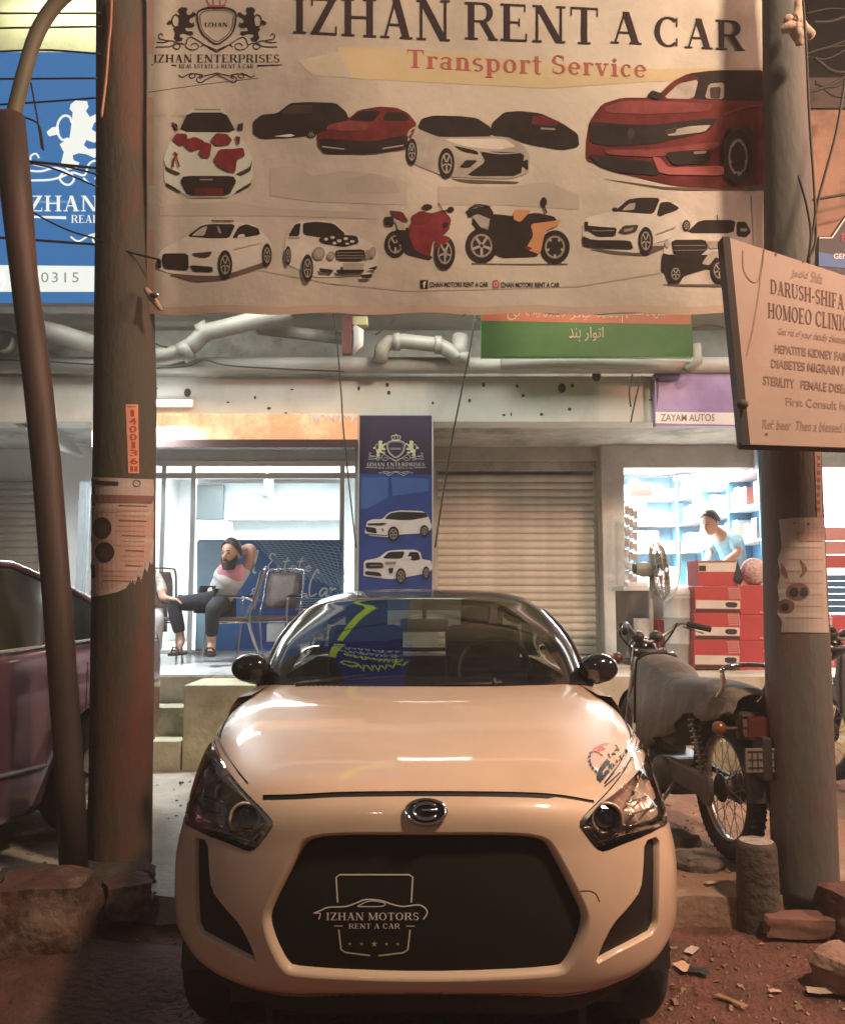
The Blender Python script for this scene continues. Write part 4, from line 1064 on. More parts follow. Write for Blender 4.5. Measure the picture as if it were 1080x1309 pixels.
# cabin
mb = MB(); mb.box((CX-.62, 3.42, .55), (CX+.62, 3.95, .84), bev=.03)
for sg in (-1, 1): pass
mb.build('dashboard', trim_black, car, smooth=False)
mb = MB(); mb.box((CX-.66, 3.6, .2), (CX+.66, 5.0, .28)); mb.build('cabin_floor', trim_black, car)
seat_m = mat('seat_cloth', (.03, .028, .028), .9, var=.2, scale=30, bump=.2)
for sg in (-1, 1):
    mb = MB(); mb.box((CX+sg*.33-.22, 4.2, .4), (CX+sg*.33+.22, 4.65, .52), bev=.05)
    mb.box((-.21, -.06, 0), (.21, .06, .56), T(CX+sg*.33, 4.66, .5) @ Rx(radians(-12)), bev=.05)
    s_ = mb.build('seat', seat_m, car, smooth=True)
    MB().box((-.12, -.05, 0), (.12, .05, .15), T(CX+sg*.33, 4.79, 1.02) @ Rx(radians(-12)), bev=.04).build('headrest', seat_m, s_, smooth=True)
mb = MB(); M = T(CX+.33, 3.98, .86) @ Rx(radians(-25)); mb.tube([M @ Vector((.17*cos(2*pi*i/28), 0, .17*sin(2*pi*i/28))) for i in range(29)], .014, 8, cap=False)
mb.tube([M @ Vector((-.16, 0, 0)), M @ Vector((.16, 0, 0))], .014, 8); mb.tube([M @ Vector((0, 0, 0)), M @ Vector((0, .0, -.16))], .014, 8)
mb.build('steering_wheel', trim_black, car, smooth=True)
mb = MB(); mb.box((CX-.11, 3.80, 1.05), (CX+.11, 3.83, 1.11), bev=.012); mb.tube([(CX, 3.82, 1.1), (CX, 3.84, 1.165)], .01, 8); mb.build('inner_mirror', trim_black, car, smooth=True)
# ------------------------------------------------------------------ poles
polem = mat('pole_concrete', (.070, .066, .052), .8, var=.2, scale=3, bump=.35, bscale=30, stain=(.17, .055, .045), stain_scale=1.6, stain_amt=1, stretch=(1, 1, .35))
polem2 = mat('pole_paint', (.10, .10, .095), .75, var=.18, scale=3, bump=.3, bscale=30, stain=(.17, .07, .06), stain_scale=1.6, stain_amt=.95, stretch=(1, 1, .35))
def pole(name, label, Y, rows, m, n=40):
    pts = []; rs = []
    for (py, xa, xb) in rows:
        a, b = W(xa, py, Y), W(xb, py, Y); pts.append((a+b)/2); rs.append((b.x-a.x)/2*.995)
    r = root(name, label, 'pole', (pts[0].x, Y, 0))
    # resample
    P = []; R = []
    for i in range(len(pts)-1):
        for q in range(8): P.append(pts[i].lerp(pts[i+1], q/8)); R.append(rs[i]+(rs[i+1]-rs[i])*q/8)
    P.append(pts[-1]); R.append(rs[-1])
    MB().tube(P, R, n).build('shaft', m, r, smooth=True)
    def surf(px, py, lift=.002):
        """the point of the shaft seen at a photo pixel"""
        k = min(range(len(P)), key=lambda i: abs(proj(P[i])[1]-py)); c = P[k]; 
        w = W(px, py, Y); dx = max(-R[k]*.999, min(R[k]*.999, w.x-c.x)); 
        y = Y-sqrt(R[k]**2-dx*dx)
        # keep the same direction of sight
        w2 = W(px, py, y); dx = max(-R[k]*.995, min(R[k]*.995, w2.x-c.x)); y = Y-sqrt(R[k]**2-dx*dx)
        nrm = Vector((dx/R[k], -sqrt(1-(dx/R[k])**2), 0))
        return Vector((c.x+dx, y, W(px, py, y).z))+nrm*lift
    return r, surf, P, R
PL, surfL, PLp, PLr = pole('concrete_pole', 'thick dark pole with number strip and peeling poster, left of the car', 3.92, [(1112,112,193),(1000,116,194),(780,119,197),(500,122,199),(200,125,191),(-20,125,186),(-420,126,178)], polem)
PR, surfR, PRp, PRr = pole('concrete_pole', 'thick pole with torn poster beside the motorcycle', 3.62, [(1150,990,1070),(1000,984,1064),(800,978,1056),(560,974,1045),(300,978,1036),(100,976,1028),(-20,975,1022),(-420,968,1000)], polem2)
mat('paper_pink', (.44, .29, .24), .8, var=.12, scale=5, stain=(.4, .22, .17), stain_scale=2.5, stain_amt=.6); mat('paper_pale', (.42, .36, .33), .8, var=.12, scale=5, stain=(.42, .30, .26), stain_scale=2, stain_amt=.8)
mat('ink_dark', (.035, .028, .026), .6, var=.1); mat('ink_red', (.33, .04, .03), .6, var=.1); mat('ink_brown', (.20, .10, .085), .7, var=.1); mat('ink_faint', (.38, .25, .21), .7, var=.1)
mat('ink_deep', (.07, .04, .035), .7, var=.3, scale=30); mat('strip_orange', (.62, .26, .16), .6, var=.1)
def fnL(x, y, k): return surfL(x, y, .0022+.0007*k)
def fnR(x, y, k): return surfR(x, y, .0022+.0007*k)
# number strip
ns = root('number_strip', 'narrow orange number strip reading 1400136 on the left pole', 'sign', surfL(168, 560))
P_ = Print(fnL, 6); P_.poly('strip_orange', [(160,517),(174,517),(175,605),(163,605)], lay=0); P_.build('strip', ns)
P_ = Print(fnL)
for i, ch in enumerate('1400136'):
    P_.text('ink_red', ch, (163.5+i*.3+(2 if ch == '1' else 0), 524+i*10.2, 171.5+i*.3-(2 if ch == '1' else 0), 532.5+i*10.2), lay=1, bold=.02)
P_.poly('ink_red', [(165,596),(173,596),(173,603),(165,603)], lay=1, step=None); P_.poly('ink_red', stroke([(162,520),(171,520)], 1.6), lay=1)
P_.build('printed_number', ns)
# big peeling poster on the left pole
pz = root('peeling_poster', 'peeling pink paper poster with two round photos on the left pole', 'poster', surfL(158, 690))
P_ = Print(fnL, 5)
P_.poly('paper_pale', [(121,610),(196,613),(196,640),(193,660),(195,680),(192,712),(188,722),(186,718),(184,732),(181,726),(177,742),(174,735),(170,748),(167,740),(160,752),(150,757),(135,761),(119,764)], lay=0)
P_.poly('paper_pink', [(124,648),(190,651),(190,690),(184,716),(168,738),(146,750),(128,756),(123,700)], lay=1)
P_.build('paper', pz)
P_ = Print(fnL, 6)
P_.poly('ink_brown', [(122,632),(192,634),(188,644),(122,642)], lay=3); P_.poly('ink_faint', [(126,650),(152,651),(152,655),(126,654)], lay=3)
P_.poly('ink_dark', oval(134, 675, 10.5, 14, 20), lay=3); P_.poly('ink_dark', oval(137, 706, 10.5, 13, 20), lay=3); P_.poly('ink_deep', oval(135, 677, 6, 9, 14), lay=4); P_.poly('ink_deep', oval(138, 708, 6, 8, 14), lay=4)
P_.poly('ink_dark', [(122,722),(126,722),(127,738),(123,740)], lay=3)
P_.poly('ink_dark', [(125,614),(152,616),(152,621),(125,619)], lay=3)
P_.poly('ink_dark', stroke(oval(172, 618, 4, 4, 12), 1, closed=True), lay=3, step=None)
rq = random.Random(8)
for i in range(17):
    y = 646+i*6.4
    if y > 742: break
    x0 = 155+rq.uniform(-6, 8) if y < 725 else 135; P_.poly('ink_faint' if i % 3 else 'ink_brown', stroke([(x0, y), (184-(y-640)*.06, y+1.2)], rq.choice((1.1, 1.5, 2.0))), lay=3, step=4)
P_.build('printed_text', pz)
# torn paper strips at its lower right
mb = MB()
for i in range(9):
    x = 166+i*2.6; y = 744-i*3.6; a, b = surfL(x, y-6, .004), surfL(x+2, y-6, .004); c = surfL(x-1, y+rq.uniform(2, 7), .008)
    mb.add([a, b, c], [(0, 1, 2)])
mb.build('torn_strip', MATS['paper_pale'], pz, kind='stuff')
# poster on the right pole
pr = root('torn_poster', 'torn pale poster with flower photos on the pole by the motorcycle', 'poster', surfR(1025, 730))
P_ = Print(fnR, 5)
P_.poly('paper_pale', [(1000,664),(1015,662),(1047,661),(1048,700),(1050,760),(1053,809),(1003,808),(1004,795),(999,783),(1001,770),(999,750),(1002,735),(999,715),(1003,700)], lay=0)
P_.build('paper', pr)
P_ = Print(fnR, 5)
P_.poly('ink_dark', stroke([(1015,669),(1031,670)], 2), lay=2, step=None)
P_.poly('ink_faint', [(1018,680),(1045,680),(1045,692),(1020,692)], lay=2)
P_.poly('ink_brown', stroke(curve([(1003,720),(1006,730),(1009,739)], 4), [1,2,3,4,4,4,3,2,1]), lay=2, step=None); P_.poly('ink_brown', stroke(curve([(1022,716),(1027,728),(1022,738)], 4), [1,2,3,4,5,4,3,2,1]), lay=2, step=None)
P_.poly('ink_brown', oval(1020, 756, 12, 11), lay=2); P_.poly('ink_dark', oval(1016, 757, 5, 6), lay=3); P_.poly('ink_dark', oval(1026, 757, 4, 6), lay=3)
P_.poly('ink_brown', oval(1008, 775, 9, 9), lay=2); P_.poly('ink_dark', oval(1007, 776, 4, 5), lay=3)
for i in range(7): P_.poly('ink_faint', stroke([(1008,700+i*15),(1045,700+i*15)], 1.1), lay=1, step=5)
P_.build('printed_photo', pr)
# narrow strip on the right pole
pq = root('number_strip', 'narrow pale paper strip high on the right pole', 'sign', surfR(1040, 615))
P_ = Print(fnR, 5); P_.poly('paper_pink', [(1036,577),(1043,576),(1045,660),(1039,661)], lay=0); P_.build('strip', pq)
P_ = Print(fnR)
for i in range(8): P_.poly('ink_brown', [(1038.5,583+i*9.4),(1042.5,583+i*9.4),(1042,588+i*9.4),(1039.5,588+i*9.4)], lay=1)
P_.build('printed_mark', pq)
# knot of cloth at the top of the right pole and cables along it
clm = mat('pale_cloth', (.5, .36, .29), .9, var=.2, scale=10, bump=.3)
kn = root('cloth_knot', 'pale cloth knotted round the right pole near the top', 'cloth', W(1020, 40, 3.42))
mb = MB(); rq = random.Random(2)
for (pts, r) in (([(1019,0),(1021,14),(1015,28)], .02), ([(1005,22),(1013,34),(1020,50)], .025), ([(998,40),(1010,34),(1024,36)], .022), ([(1020,20),(1026,36),(1038,46)], .022), ([(1008,28),(1022,44),(1020,58)], .018)):
    P3 = [W(x, y, 3.40+rq.uniform(-.02, .02)) for x, y in pts]; mb.tube(curve3(P3, 4), [r*(.5+.6*sin(pi*(i+1)/(4*len(pts)-1))) for i in range(4*(len(pts)-1)+1)], 8)
mb.build('cloth_fold', clm, kn, smooth=True)
for i, (pts, lab) in enumerate((([(1026,0),(1030,60),(1034,150),(1040,240),(1042,305),(1034,330),(1036,345)], 'dark cable running down the right edge of the right pole'),
    ([(1020,225),(1030,260),(1036,300),(1032,335)], 'short cable bent over the clinic board'), ([(1080,100),(1068,170),(1052,230),(1044,262),(1033,330)], 'thin cord crossing the tan wall to the clinic board'))):
    wire([W(x, y, 3.34) for x, y in pts], .006, lab, group=None)
# hook on the left pole holding the banner corner
hk = root('banner_hook', 'small steel bolt and rag at the lower left banner corner', 'hook', W(200, 378, 3.8))
MB().tube([W(190,377,3.8), W(199,378,3.72)], .012, 8).build('bolt', mat('rusty_steel', (.12, .07, .05), .7, metal=.4, var=.3), hk, smooth=True)
MB().ball(W(201,377,3.72), .012, 10).build('bolt_head', chrome, hk, smooth=True)
MB().tube(curve3([W(187,370,3.8), W(196,382,3.76), W(206,396,3.76)], 4), [.012,.014,.016,.018,.018,.016,.014,.012,.008], 8).build('rag', clm, hk, smooth=True)
# leaning post with curved pipe
lp = root('leaning_post', 'dark rusty post leaning left beside the thick pole, with a pipe bending from its top', 'post', (-1.58, 3.75, 0))
lm = mat('post_rust', (.06, .04, .033), .6, var=.25, scale=4, bump=.3, stain=(.17, .07, .055), stain_scale=1.4, stain_amt=.8, stretch=(1, 1, .3))
rows = [(1112,77,113),(1000,72,108),(800,58,94),(600,42,79),(500,32,68),(350,14,48),(250,2,41),(150,-6,32)]
P3 = [(W(a, y, 3.7)+W(b, y, 3.7))/2 for y, a, b in rows]; R3 = [(W(b, y, 3.7).x-W(a, y, 3.7).x)/2*.97 for y, a, b in rows]
MB().tube(P3, R3, 28).build('post', lm, lp, smooth=True)
MB().tube(curve3([W(14,165,3.7), W(22,130,3.7), W(33,88,3.7), W(48,42,3.7), (W(72,5,3.7)), W(105,-25,3.7)], 6), .034, 16).build('curved_pipe', mat('pipe_olive', (.13, .12, .08), .6, var=.2), lp, smooth=True)
# cables in the upper left
for i, (pts, lab) in enumerate((([(-5,17),(130,17)], 'topmost cable crossing the upper left'), ([(-5,36),(60,35),(130,34)], 'second cable from the top at the upper left'), ([(-5,66),(60,64),(130,69)], 'cable along the top edge of the blue sign'),
    ([(-5,101),(125,100)], 'cable crossing the blue sign above the lion'), ([(-5,134),(60,130),(125,125)], 'cable crossing the blue sign at the lion head'),
    ([(34,206),(80,212),(125,223)], 'cable below the lion on the blue sign'), ([(36,208),(70,216),(125,239)], 'lower of the paired cables below the lion'), ([(34,266),(65,284),(95,297),(125,306),(165,322),(205,332)], 'cable sagging across the blue sign lettering'),
    ([(190,118),(260,108),(330,100)], 'faint cord crossing the banner under the crest'), ([(40,106),(48,150),(54,190)], 'thin wire dangling beside the pipe'), ([(32,150),(50,160),(56,192)], 'loose wire end beside the leaning post'))):
    wire([W(x, y, 3.8 if i != 8 else 3.74) for x, y in pts], .0045 if i != 8 else .0015, lab, group=None)
o = wire([W(143,-5,3.77), W(142,30,3.77), (W(139,60,3.77)), W(136,100,3.77), W(130,150,3.76)], .007, 'copper coloured cable on the front of the left pole', group=None)
o.data.materials.clear(); o.data.materials.append(mat('copper_cable', (.45, .2, .14), .35, var=.1))

# ------------------------------------------------------------------ crest used on three signs
LION = [(232,70),(250,55),(295,58),(300,80),(290,95),(305,118),(335,104),(336,94),(358,95),(366,118),(322,140),(312,165),(335,180),(350,168),(352,200),(322,216),(292,206),(282,225),(300,240),(335,238),(346,262),(322,274),(292,260),(262,256),(240,264),(243,283),(266,292),(255,314),(220,320),(196,292),(206,252),(190,222),(228,196),(232,170),(237,130),(240,100),(228,88)]
def crest(P_, T_, main, second=None, crown=None, sc=1.0, red=None, txt=True, lay=4):
    """T_ maps crest units to the picture; sc = picture units per crest unit"""
    second = second or main; crown = crown or main
    mm = lambda x: 1048-x
    for sd in (0, 1):
        X = (lambda x: x) if sd == 0 else mm
        P_.poly(second, [T_(X(x), y) for x, y in LION], lay=lay)
        P_.poly(second, [T_(X(x), y) for x, y in [(140,176),(160,158),(178,155),(190,170),(184,184),(150,192)]], lay=lay)
        P_.poly(second, stroke([T_(X(x), y) for x, y in curve([(222,200),(200,205),(184,180),(184,140),(205,114),(228,118),(236,140)], 4)], 9*sc), lay=lay)
        P_.poly(main, stroke([T_(X(x), y) for x, y in curve([(60,360),(150,358),(200,345),(240,330),(285,340),(300,300),(330,285),(380,310),(440,350),(524,400)], 4)], 8*sc), lay=lay+1)
        P_.poly(main, stroke([T_(X(x), y) for x, y in curve([(280,350),(310,375),(355,382),(385,360),(370,335),(340,335),(325,355)], 4)], 7*sc), lay=lay+2)
        P_.poly(main, stroke([T_(X(x), y) for x, y in curve([(65,322),(120,325),(170,312),(215,325),(245,350),(230,375),(205,372),(190,350),(205,330)], 4)], 8*sc), lay=lay+3)
        P_.poly(main, stroke([T_(X(x), y) for x, y in curve([(112,275),(100,258),(80,268),(85,295),(120,305),(160,312)], 4)], 7*sc), lay=lay+4)
        P_.poly(main, stroke([T_(X(x), y) for x, y in curve([(402,360),(425,345),(470,360),(524,385)], 4)], 7*sc), lay=lay+4)
        P_.poly(main, stroke([T_(X(x), y) for x, y in curve([(232,575),(262,592),(300,572),(345,562),(358,588),(325,598),(318,575),(360,565),(420,578),(400,600),(390,585),(430,580),(524,560)], 4)], 7*sc), lay=lay+1)
        P_.poly(main, stroke([T_(X(x), y) for x, y in curve([(380,590),(370,615),(400,632),(450,605),(524,572)], 4)], 7*sc), lay=lay+5)
        P_.poly(main, [T_(X(x), y) for x, y in [(20,494),(215,497),(215,508),(20,500)]], lay=lay)
        P_.poly(crown, stroke([T_(X(x), y) for x, y in curve([(524,-28),(490,-32),(455,-18),(452,8),(470,40)], 4)], 10*sc), lay=lay+2)
        P_.poly(crown, stroke([T_(X(x), y) for x, y in [(500,40),(496,0),(502,-20)]], 9*sc), lay=lay+2)
    sh = curve([(378,96),(440,62),(524,58),(608,62),(668,96),(668,170),(648,240),(600,295),(524,338),(450,295),(402,240),(380,170)], 3, closed=True)
    P_.poly(main, stroke([T_(x, y) for x, y in sh], 12*sc, closed=True), lay=lay+6)
    P_.poly(main, stroke([T_(524+(x-524)*.86, 190+(y-190)*.86) for x, y in sh], 5*sc, closed=True), lay=lay+6)
    P_.poly(crown, [T_(x, y) for x, y in [(455,38),(593,38),(588,52),(460,52)]], lay=lay+3)
    P_.poly(crown, [T_(x, y) for x, y in oval(524, -44, 10, 12, 10)], lay=lay+3)
    if txt:
        def tb(s, box, serif=True):
            vs, fs = serifmesh(s); vs = fitbox(vs, box); P_._put(main, [T_(x, y) for x, y in vs], fs, lay+1)
        tb('IZHAN', (432,172,608,204)); tb('IZHAN ENTERPRISES', (42,418,1004,478)); tb('REAL ESTATE & RENT A CAR', (234,492,806,522))

# ------------------------------------------------------------------ the banner
BX0, BX1, BY0, BY1 = 189, 988, -30, 399
def bsurf(x, y, lift=0.0):
    u = (x-BX0)/(BX1-BX0); v = (y-BY0)/(BY1-BY0)
    d = .020*sin(u*9+v*2.2)*v + .012*sin(u*17-v*5+1) + .010*sin(v*7+u*3) - .030*sin(pi*u)*sin(pi*v)
    d += .022*math.exp(-((v-.14-.06*sin(u*5))/.05)**2)*sin(u*6.5)          # folds pulled along the lettering
    d += .020*math.exp(-((u-.985)/.03)**2)*sin(v*9) - .014*math.exp(-((u-.02)/.02)**2)
    d += .010*math.exp(-(((u-.88)+(v-.2)*.8)/.04)**2)
    return W(x, y, 3.86+d-lift)
mat('banner_cloth', (.47, .44, .385), .6, var=.08, scale=1.6, bump=.7, bscale=4, stain=(.38, .35, .30), stain_scale=1.1, stain_amt=.8)
mat('banner_edge', (.46, .33, .27), .6, var=.1)
mat('print_yellow', (.47, .40, .25), .8, var=.12, scale=2); mat('print_yellow_pale', (.47, .43, .355), .8, var=.1)
mat('print_ghost', (.415, .385, .34), .8, var=.08); mat('print_ghost2', (.38, .35, .305), .8, var=.08)
mat('print_black', (.026, .021, .021), .8, spec=.12, var=.35, scale=9); mat('print_dark', (.055, .04, .038), .8, spec=.12, var=.25, scale=6); mat('print_maroon', (.12, .024, .026), .8, spec=.12, var=.45, scale=7); mat('print_maroon_light', (.20, .055, .055), .8, spec=.12, var=.35, scale=9)
mat('print_red', (.17, .026, .034), .8, spec=.12, var=.35, scale=14); mat('print_rose', (.36, .11, .11), .8, spec=.12, var=.1); mat('print_white', (.56, .54, .495), .8, var=.14, scale=11); mat('print_mint', (.50, .55, .49), .8, var=.08, scale=5)
mat('print_grey', (.28, .25, .22), .8, spec=.12, var=.15, scale=10); mat('print_silver', (.34, .32, .29), .8, var=.25, scale=10); mat('print_orange', (.50, .24, .11), .8, var=.1, scale=8); mat('print_shadow', (.12, .09, .08), .8, spec=.12, var=.2); mat('print_ink', (.035, .025, .03), .8, spec=.12, var=.1)
mat('print_beige_dark', (.30, .23, .19), .8, var=.1)
bn = root('hanging_banner', 'large printed rental banner with cars hung between the two poles', 'banner', W(590, 200, 3.86))
nx, ny = 200, 110; V = []; Fc = []
for j in range(ny+1):
    for i in range(nx+1):
        x = BX0+(BX1-BX0)*i/nx; y1 = BY1+1.5*sin(i*.35)+2*sin(i*.09+1)+(i/nx)*2; y = BY0+(y1-BY0)*j/ny; V.append(bsurf(x, y, 0))
for j in range(ny):
    for i in range(nx): a = j*(nx+1)+i; Fc.append((a, a+1, a+nx+2, a+nx+1))
put('cloth', V, Fc, MATS['banner_cloth'], bn, True)
n1 = len(V)
mb = MB(); mb.loft([[bsurf(BX0-1+dx, BY0+(BY1-BY0)*k/40, .002+.004*sin(k*.4)) for k in range(41)] for dx in (0, 4, 9)], closed=False); mb.build('hem', MATS['banner_edge'], bn, smooth=True)
mb = MB(); mb.loft([[bsurf(BX0+(BX1-BX0)*k/90, 391+dy+1.5*sin(k*.43), .003) for k in range(91)] for dy in (0, 5, 10)], closed=False); mb.build('hem', mat('hem_low', (.44, .34, .28), .6, var=.1), bn, smooth=True)
mk = lambda step=11: Print(lambda x, y, k: bsurf(x, y, .0012+.0004*k), step)
B = mk()
B.poly('print_yellow', [(430,60),(560,66),(700,80),(840,88),(975,86),(975,100),(840,104),(700,113),(600,108),(520,104),(450,100)], lay=0)
B.poly('print_yellow_pale', [(380,78),(440,64),(450,100),(400,96)], lay=0)
B.poly('print_ghost', [(345,215),(380,212),(400,225),(440,218),(480,222),(520,232),(520,262),(400,258),(345,250)], lay=0)
B.poly('print_ghost2', [(440,228),(480,222),(505,232),(512,246),(445,248)], lay=1)
B.poly('print_ghost', [(560,238),(640,240),(700,232),(740,250),(740,268),(640,262),(560,262)], lay=0)
B.poly('print_ghost', [(205,262),(300,258),(350,266),(480,272),(485,280),(350,276),(205,276)], lay=0)
B.poly('print_ghost2', stroke([(330,345),(420,362),(520,372),(620,370),(740,366),(800,356),(850,348)], 1.5), lay=1)
B.poly('print_ghost', [(960,250),(984,250),(984,388),(966,388)], lay=0)
B.build('printed_background', bn)
# big lettering
hd = Print(lambda x, y, k: bsurf(x, y, .0026+.0003*k), None)
def arcw(x, y): t = (x-375)/575; return (x, y+ (28*t**1.2 if t > 0 else 0))
def word(s, x0, x1, yt0, yb0, yt1, yb1, col='print_ink', lay=2):
    vs, fs = serifmesh(s, .04, .16); vs = fitbox(vs, (0, 0, 1, 1)); out = []
    for u, v in vs: out.append((x0+(x1-x0)*u, (yt0+(yt1-yt0)*u)*(1-v)+(yb0+(yb1-yb0)*u)*v))
    hd._put(col, out, fs, lay)
word('IZHAN', 375, 575, -3, 42, 0, 53); word('RENT', 594, 764, 2, 50, 10, 57); word('A', 780, 820, 14, 55, 16, 57); word('CAR', 836, 952, 20, 59, 27, 65)
hd.build('printed_heading', bn, label='black serif heading reading IZHAN RENT A CAR')
hd = Print(lambda x, y, k: bsurf(x, y, .0026+.0003*k), None)
def wordl(s, x0, x1, top0, base0, top1, base1):
    vs, fs = serifmesh(s, .05); X = max(v[0] for v in vs); out = []
    for a, b in vs: u = a/X; out.append((x0+(x1-x0)*u, (base0+(base1-base0)*u)-(b)*((base0-top0)+(base1-top1-base0+top0)*u)))
    hd._put('print_rose', out, fs, 2)
wordl('Transport', 519, 692, 63, 86, 69, 95); wordl('Service', 704, 826, 70, 94, 75, 99)
hd.build('printed_subheading', bn, label='red serif line reading Transport Service')
cr_ = Print(lambda x, y, k: bsurf(x, y, .002+.00015*k), None)
crest(cr_, lambda x, y: (190+x/6, y/6), 'print_ink', 'print_ink', 'print_rose', 1/6)
cr_.build('printed_crest', bn, label='dark crest with two lions, reading IZHAN ENTERPRISES, REAL ESTATE & RENT A CAR')
ft = Print(lambda x, y, k: bsurf(x, y, .002+.0004*k), None)
ft.poly('print_black', [(537,358),(547,358),(547,369),(537,369)], lay=0); ft.text('print_white', 'f', (540.5,359.5,544.5,368), lay=1, bold=.04)
ft.text('print_ink', 'IZHAN MOTORS RENT A CAR', (549,360.5,624,367), lay=1, bold=.02)
ft.poly('print_rose', rnd([(629,358),(638,358),(638,369),(629,369)], 1), lay=0); ft.poly('print_white', stroke(oval(633.5, 363.5, 2.4, 2.6, 12), .8, closed=True), lay=1); ft.poly('print_white', oval(636.3, 360.3, .6, .6, 8), lay=1)
ft.text('print_ink', 'IZHAN MOTORS RENT A CAR', (640,361,715,367.5), lay=1, bold=.02)
ft.build('printed_footer', bn, label='small line with two icons reading IZHAN MOTORS RENT A CAR')

def sharp(lp):
    o = []
    for i in range(len(lp)):
        a = Vector(lp[i]); b = Vector(lp[(i+1) % len(lp)]); o += [tuple(a.lerp(b, .13)), tuple(a.lerp(b, .87))]
    return o
def vehicle(parent, fnp, ox, oy, s, items, label, step=7, name='printed_car'):
    P_ = Print(fnp, step); k = 0
    for it in items:
        c, pts = it[0], it[1]; k += 1
        if c == 'w':      # wheel: centre, radii
            cx, cy, rx, ry = pts; tr = lambda l: [(ox+x/s, oy+y/s) for x, y in l]
            P_.poly('print_black', tr(oval(cx, cy, rx, ry, 22)), lay=k); P_.poly('print_grey', tr(oval(cx, cy, rx*.68, ry*.68, 18)), lay=k+.5)
            P_.poly('print_black', tr(oval(cx, cy, rx*.56, ry*.56, 16)), lay=k+.8, step=None)
            for q in range(5):
                a = q*2*pi/5+.3; P_.poly('print_silver', stroke(tr([(cx+rx*.1*cos(a), cy+ry*.1*sin(a)), (cx+rx*.6*cos(a), cy+ry*.6*sin(a))]), min(rx, ry)*.16/s), lay=k+1.1, step=None)
        elif c == 'o': P_.poly(it[2], [(ox+x/s, oy+y/s) for x, y in oval(*pts, 16)], lay=k)
        elif c == 's': P_.poly(it[2], stroke([(ox+x/s, oy+y/s) for x, y in curve(pts, 4)], it[3]/s), lay=k, step=None)
        else:
            l = sharp(pts) if (len(it) < 3) else pts
            P_.poly(c, [(ox+x/s, oy+y/s) for x, y in l], lay=k)
    return P_.build(name, parent, label=label)
bf = lambda x, y, k: bsurf(x, y, .0022+.0004*k)
K, D_, Wt, G_, S_, M_, ML, RD = 'print_black', 'print_dark', 'print_white', 'print_grey', 'print_silver', 'print_maroon', 'print_maroon_light', 'print_red'
A_ = (200, 100, 4.847)
vehicle(bn, bf, *A_, [('print_mint',[(45,500),(50,640),(90,690),(150,705),(200,735),(450,735),(500,705),(570,660),(600,600),(598,500),(560,420),(520,350),(490,330),(430,205),(400,185),(230,185),(190,210),(145,330),(110,360),(70,430)]),
 (G_,[(235,188),(400,188),(402,200),(232,200)]),(K,[(195,212),(430,212),(497,337),(140,332)]),(K,[(95,270),(130,285),(135,325),(110,322)]),(K,[(540,275),(505,285),(500,322),(535,325)]),
 (D_,[(45,500),(62,550),(155,590),(125,605),(60,575)]),(D_,[(596,500),(580,550),(490,595),(525,605),(585,575)]),(K,[(170,605),(475,605),(497,640),(450,728),(195,728),(148,640)]),(G_,[(270,624),(350,624),(350,632),(270,632)],1),(M_,[(240,680),(415,680),(415,722),(240,722)],1),
 (K,[(60,645),(155,702),(150,712),(62,662)]),(K,[(588,645),(492,702),(497,712),(586,662)]),(S_,[(200,730),(450,730),(448,736),(203,736)],1),
 (RD,[(98,385),(125,340),(190,345),(195,400),(150,422)]),(RD,[(175,380),(240,362),(300,390),(285,432),(215,455),(175,420)]),(RD,[(262,460),(300,392),(345,410),(330,495),(280,490)]),(RD,[(335,385),(370,340),(440,345),(470,382),(450,412),(370,418)]),(RD,[(355,505),(390,440),(470,438),(540,430),(550,480),(500,500),(490,585),(440,575),(380,545)]),
 ('s',[(110,460),(128,475),(110,500),(102,550)],RD,14),('s',[(118,480),(132,510),(142,548)],RD,10),(RD,[(488,358),(522,362),(515,412),(500,400)]),('s',[(105,275),(120,300),(128,325)],RD,8)], 'white car front view with red flowers on its bonnet')
vehicle(bn, bf, *A_, [('print_shadow',[(60,1215),(240,1265),(420,1252),(700,1162),(650,1130),(470,1190),(380,1220)]),
 (Wt,[(8,1100),(40,1055),(190,980),(270,910),(340,888),(500,888),(600,905),(655,950),(700,1000),(718,1045),(712,1100),(660,1142),(470,1205),(380,1225),(230,1222),(80,1208),(8,1180)]),
 (K,[(188,982),(275,915),(330,903),(492,903),(452,992),(330,992)]),(S_,[(215,976),(282,925),(318,915),(298,976)]),(G_,[(375,915),(390,920),(405,965),(385,955)]),(K,[(470,992),(510,920),(560,903),(632,930),(645,968),(560,982)]),(Wt,[(510,970),(545,965),(550,985),(500,990)]),
 (K,[(42,1085),(198,1085),(202,1180),(180,1192),(50,1182),(35,1130)]),(D_,[(218,1085),(348,1073),(335,1100),(300,1113),(240,1103)]),(K,[(205,1158),(350,1168),(350,1202),(230,1197)]),(K,[(5,1120),(30,1125),(32,1175),(8,1172)]),('s',[(480,1060),(600,1030),(650,1020)],S_,4),('w',(427,1155,44,90)),('w',(686,1095,29,72)),('s',[(340,882),(480,884)],K,7)], 'white fastback saloon at the lower left corner')
B_ = (310, 110, 2.4545)
vehicle(bn, bf, *B_, [('w',(70,152,20,14)),('w',(215,150,16,13)),(K,[(33,112),(60,90),(110,85),(150,53),(200,50),(292,52),(325,80),(335,105),(240,150),(170,160),(60,166),(33,150)]),(D_,[(115,88),(155,60),(220,58),(220,85)]),(Wt,[(95,158),(150,150),(165,155),(150,160)])], 'black off-roader on the upper row')
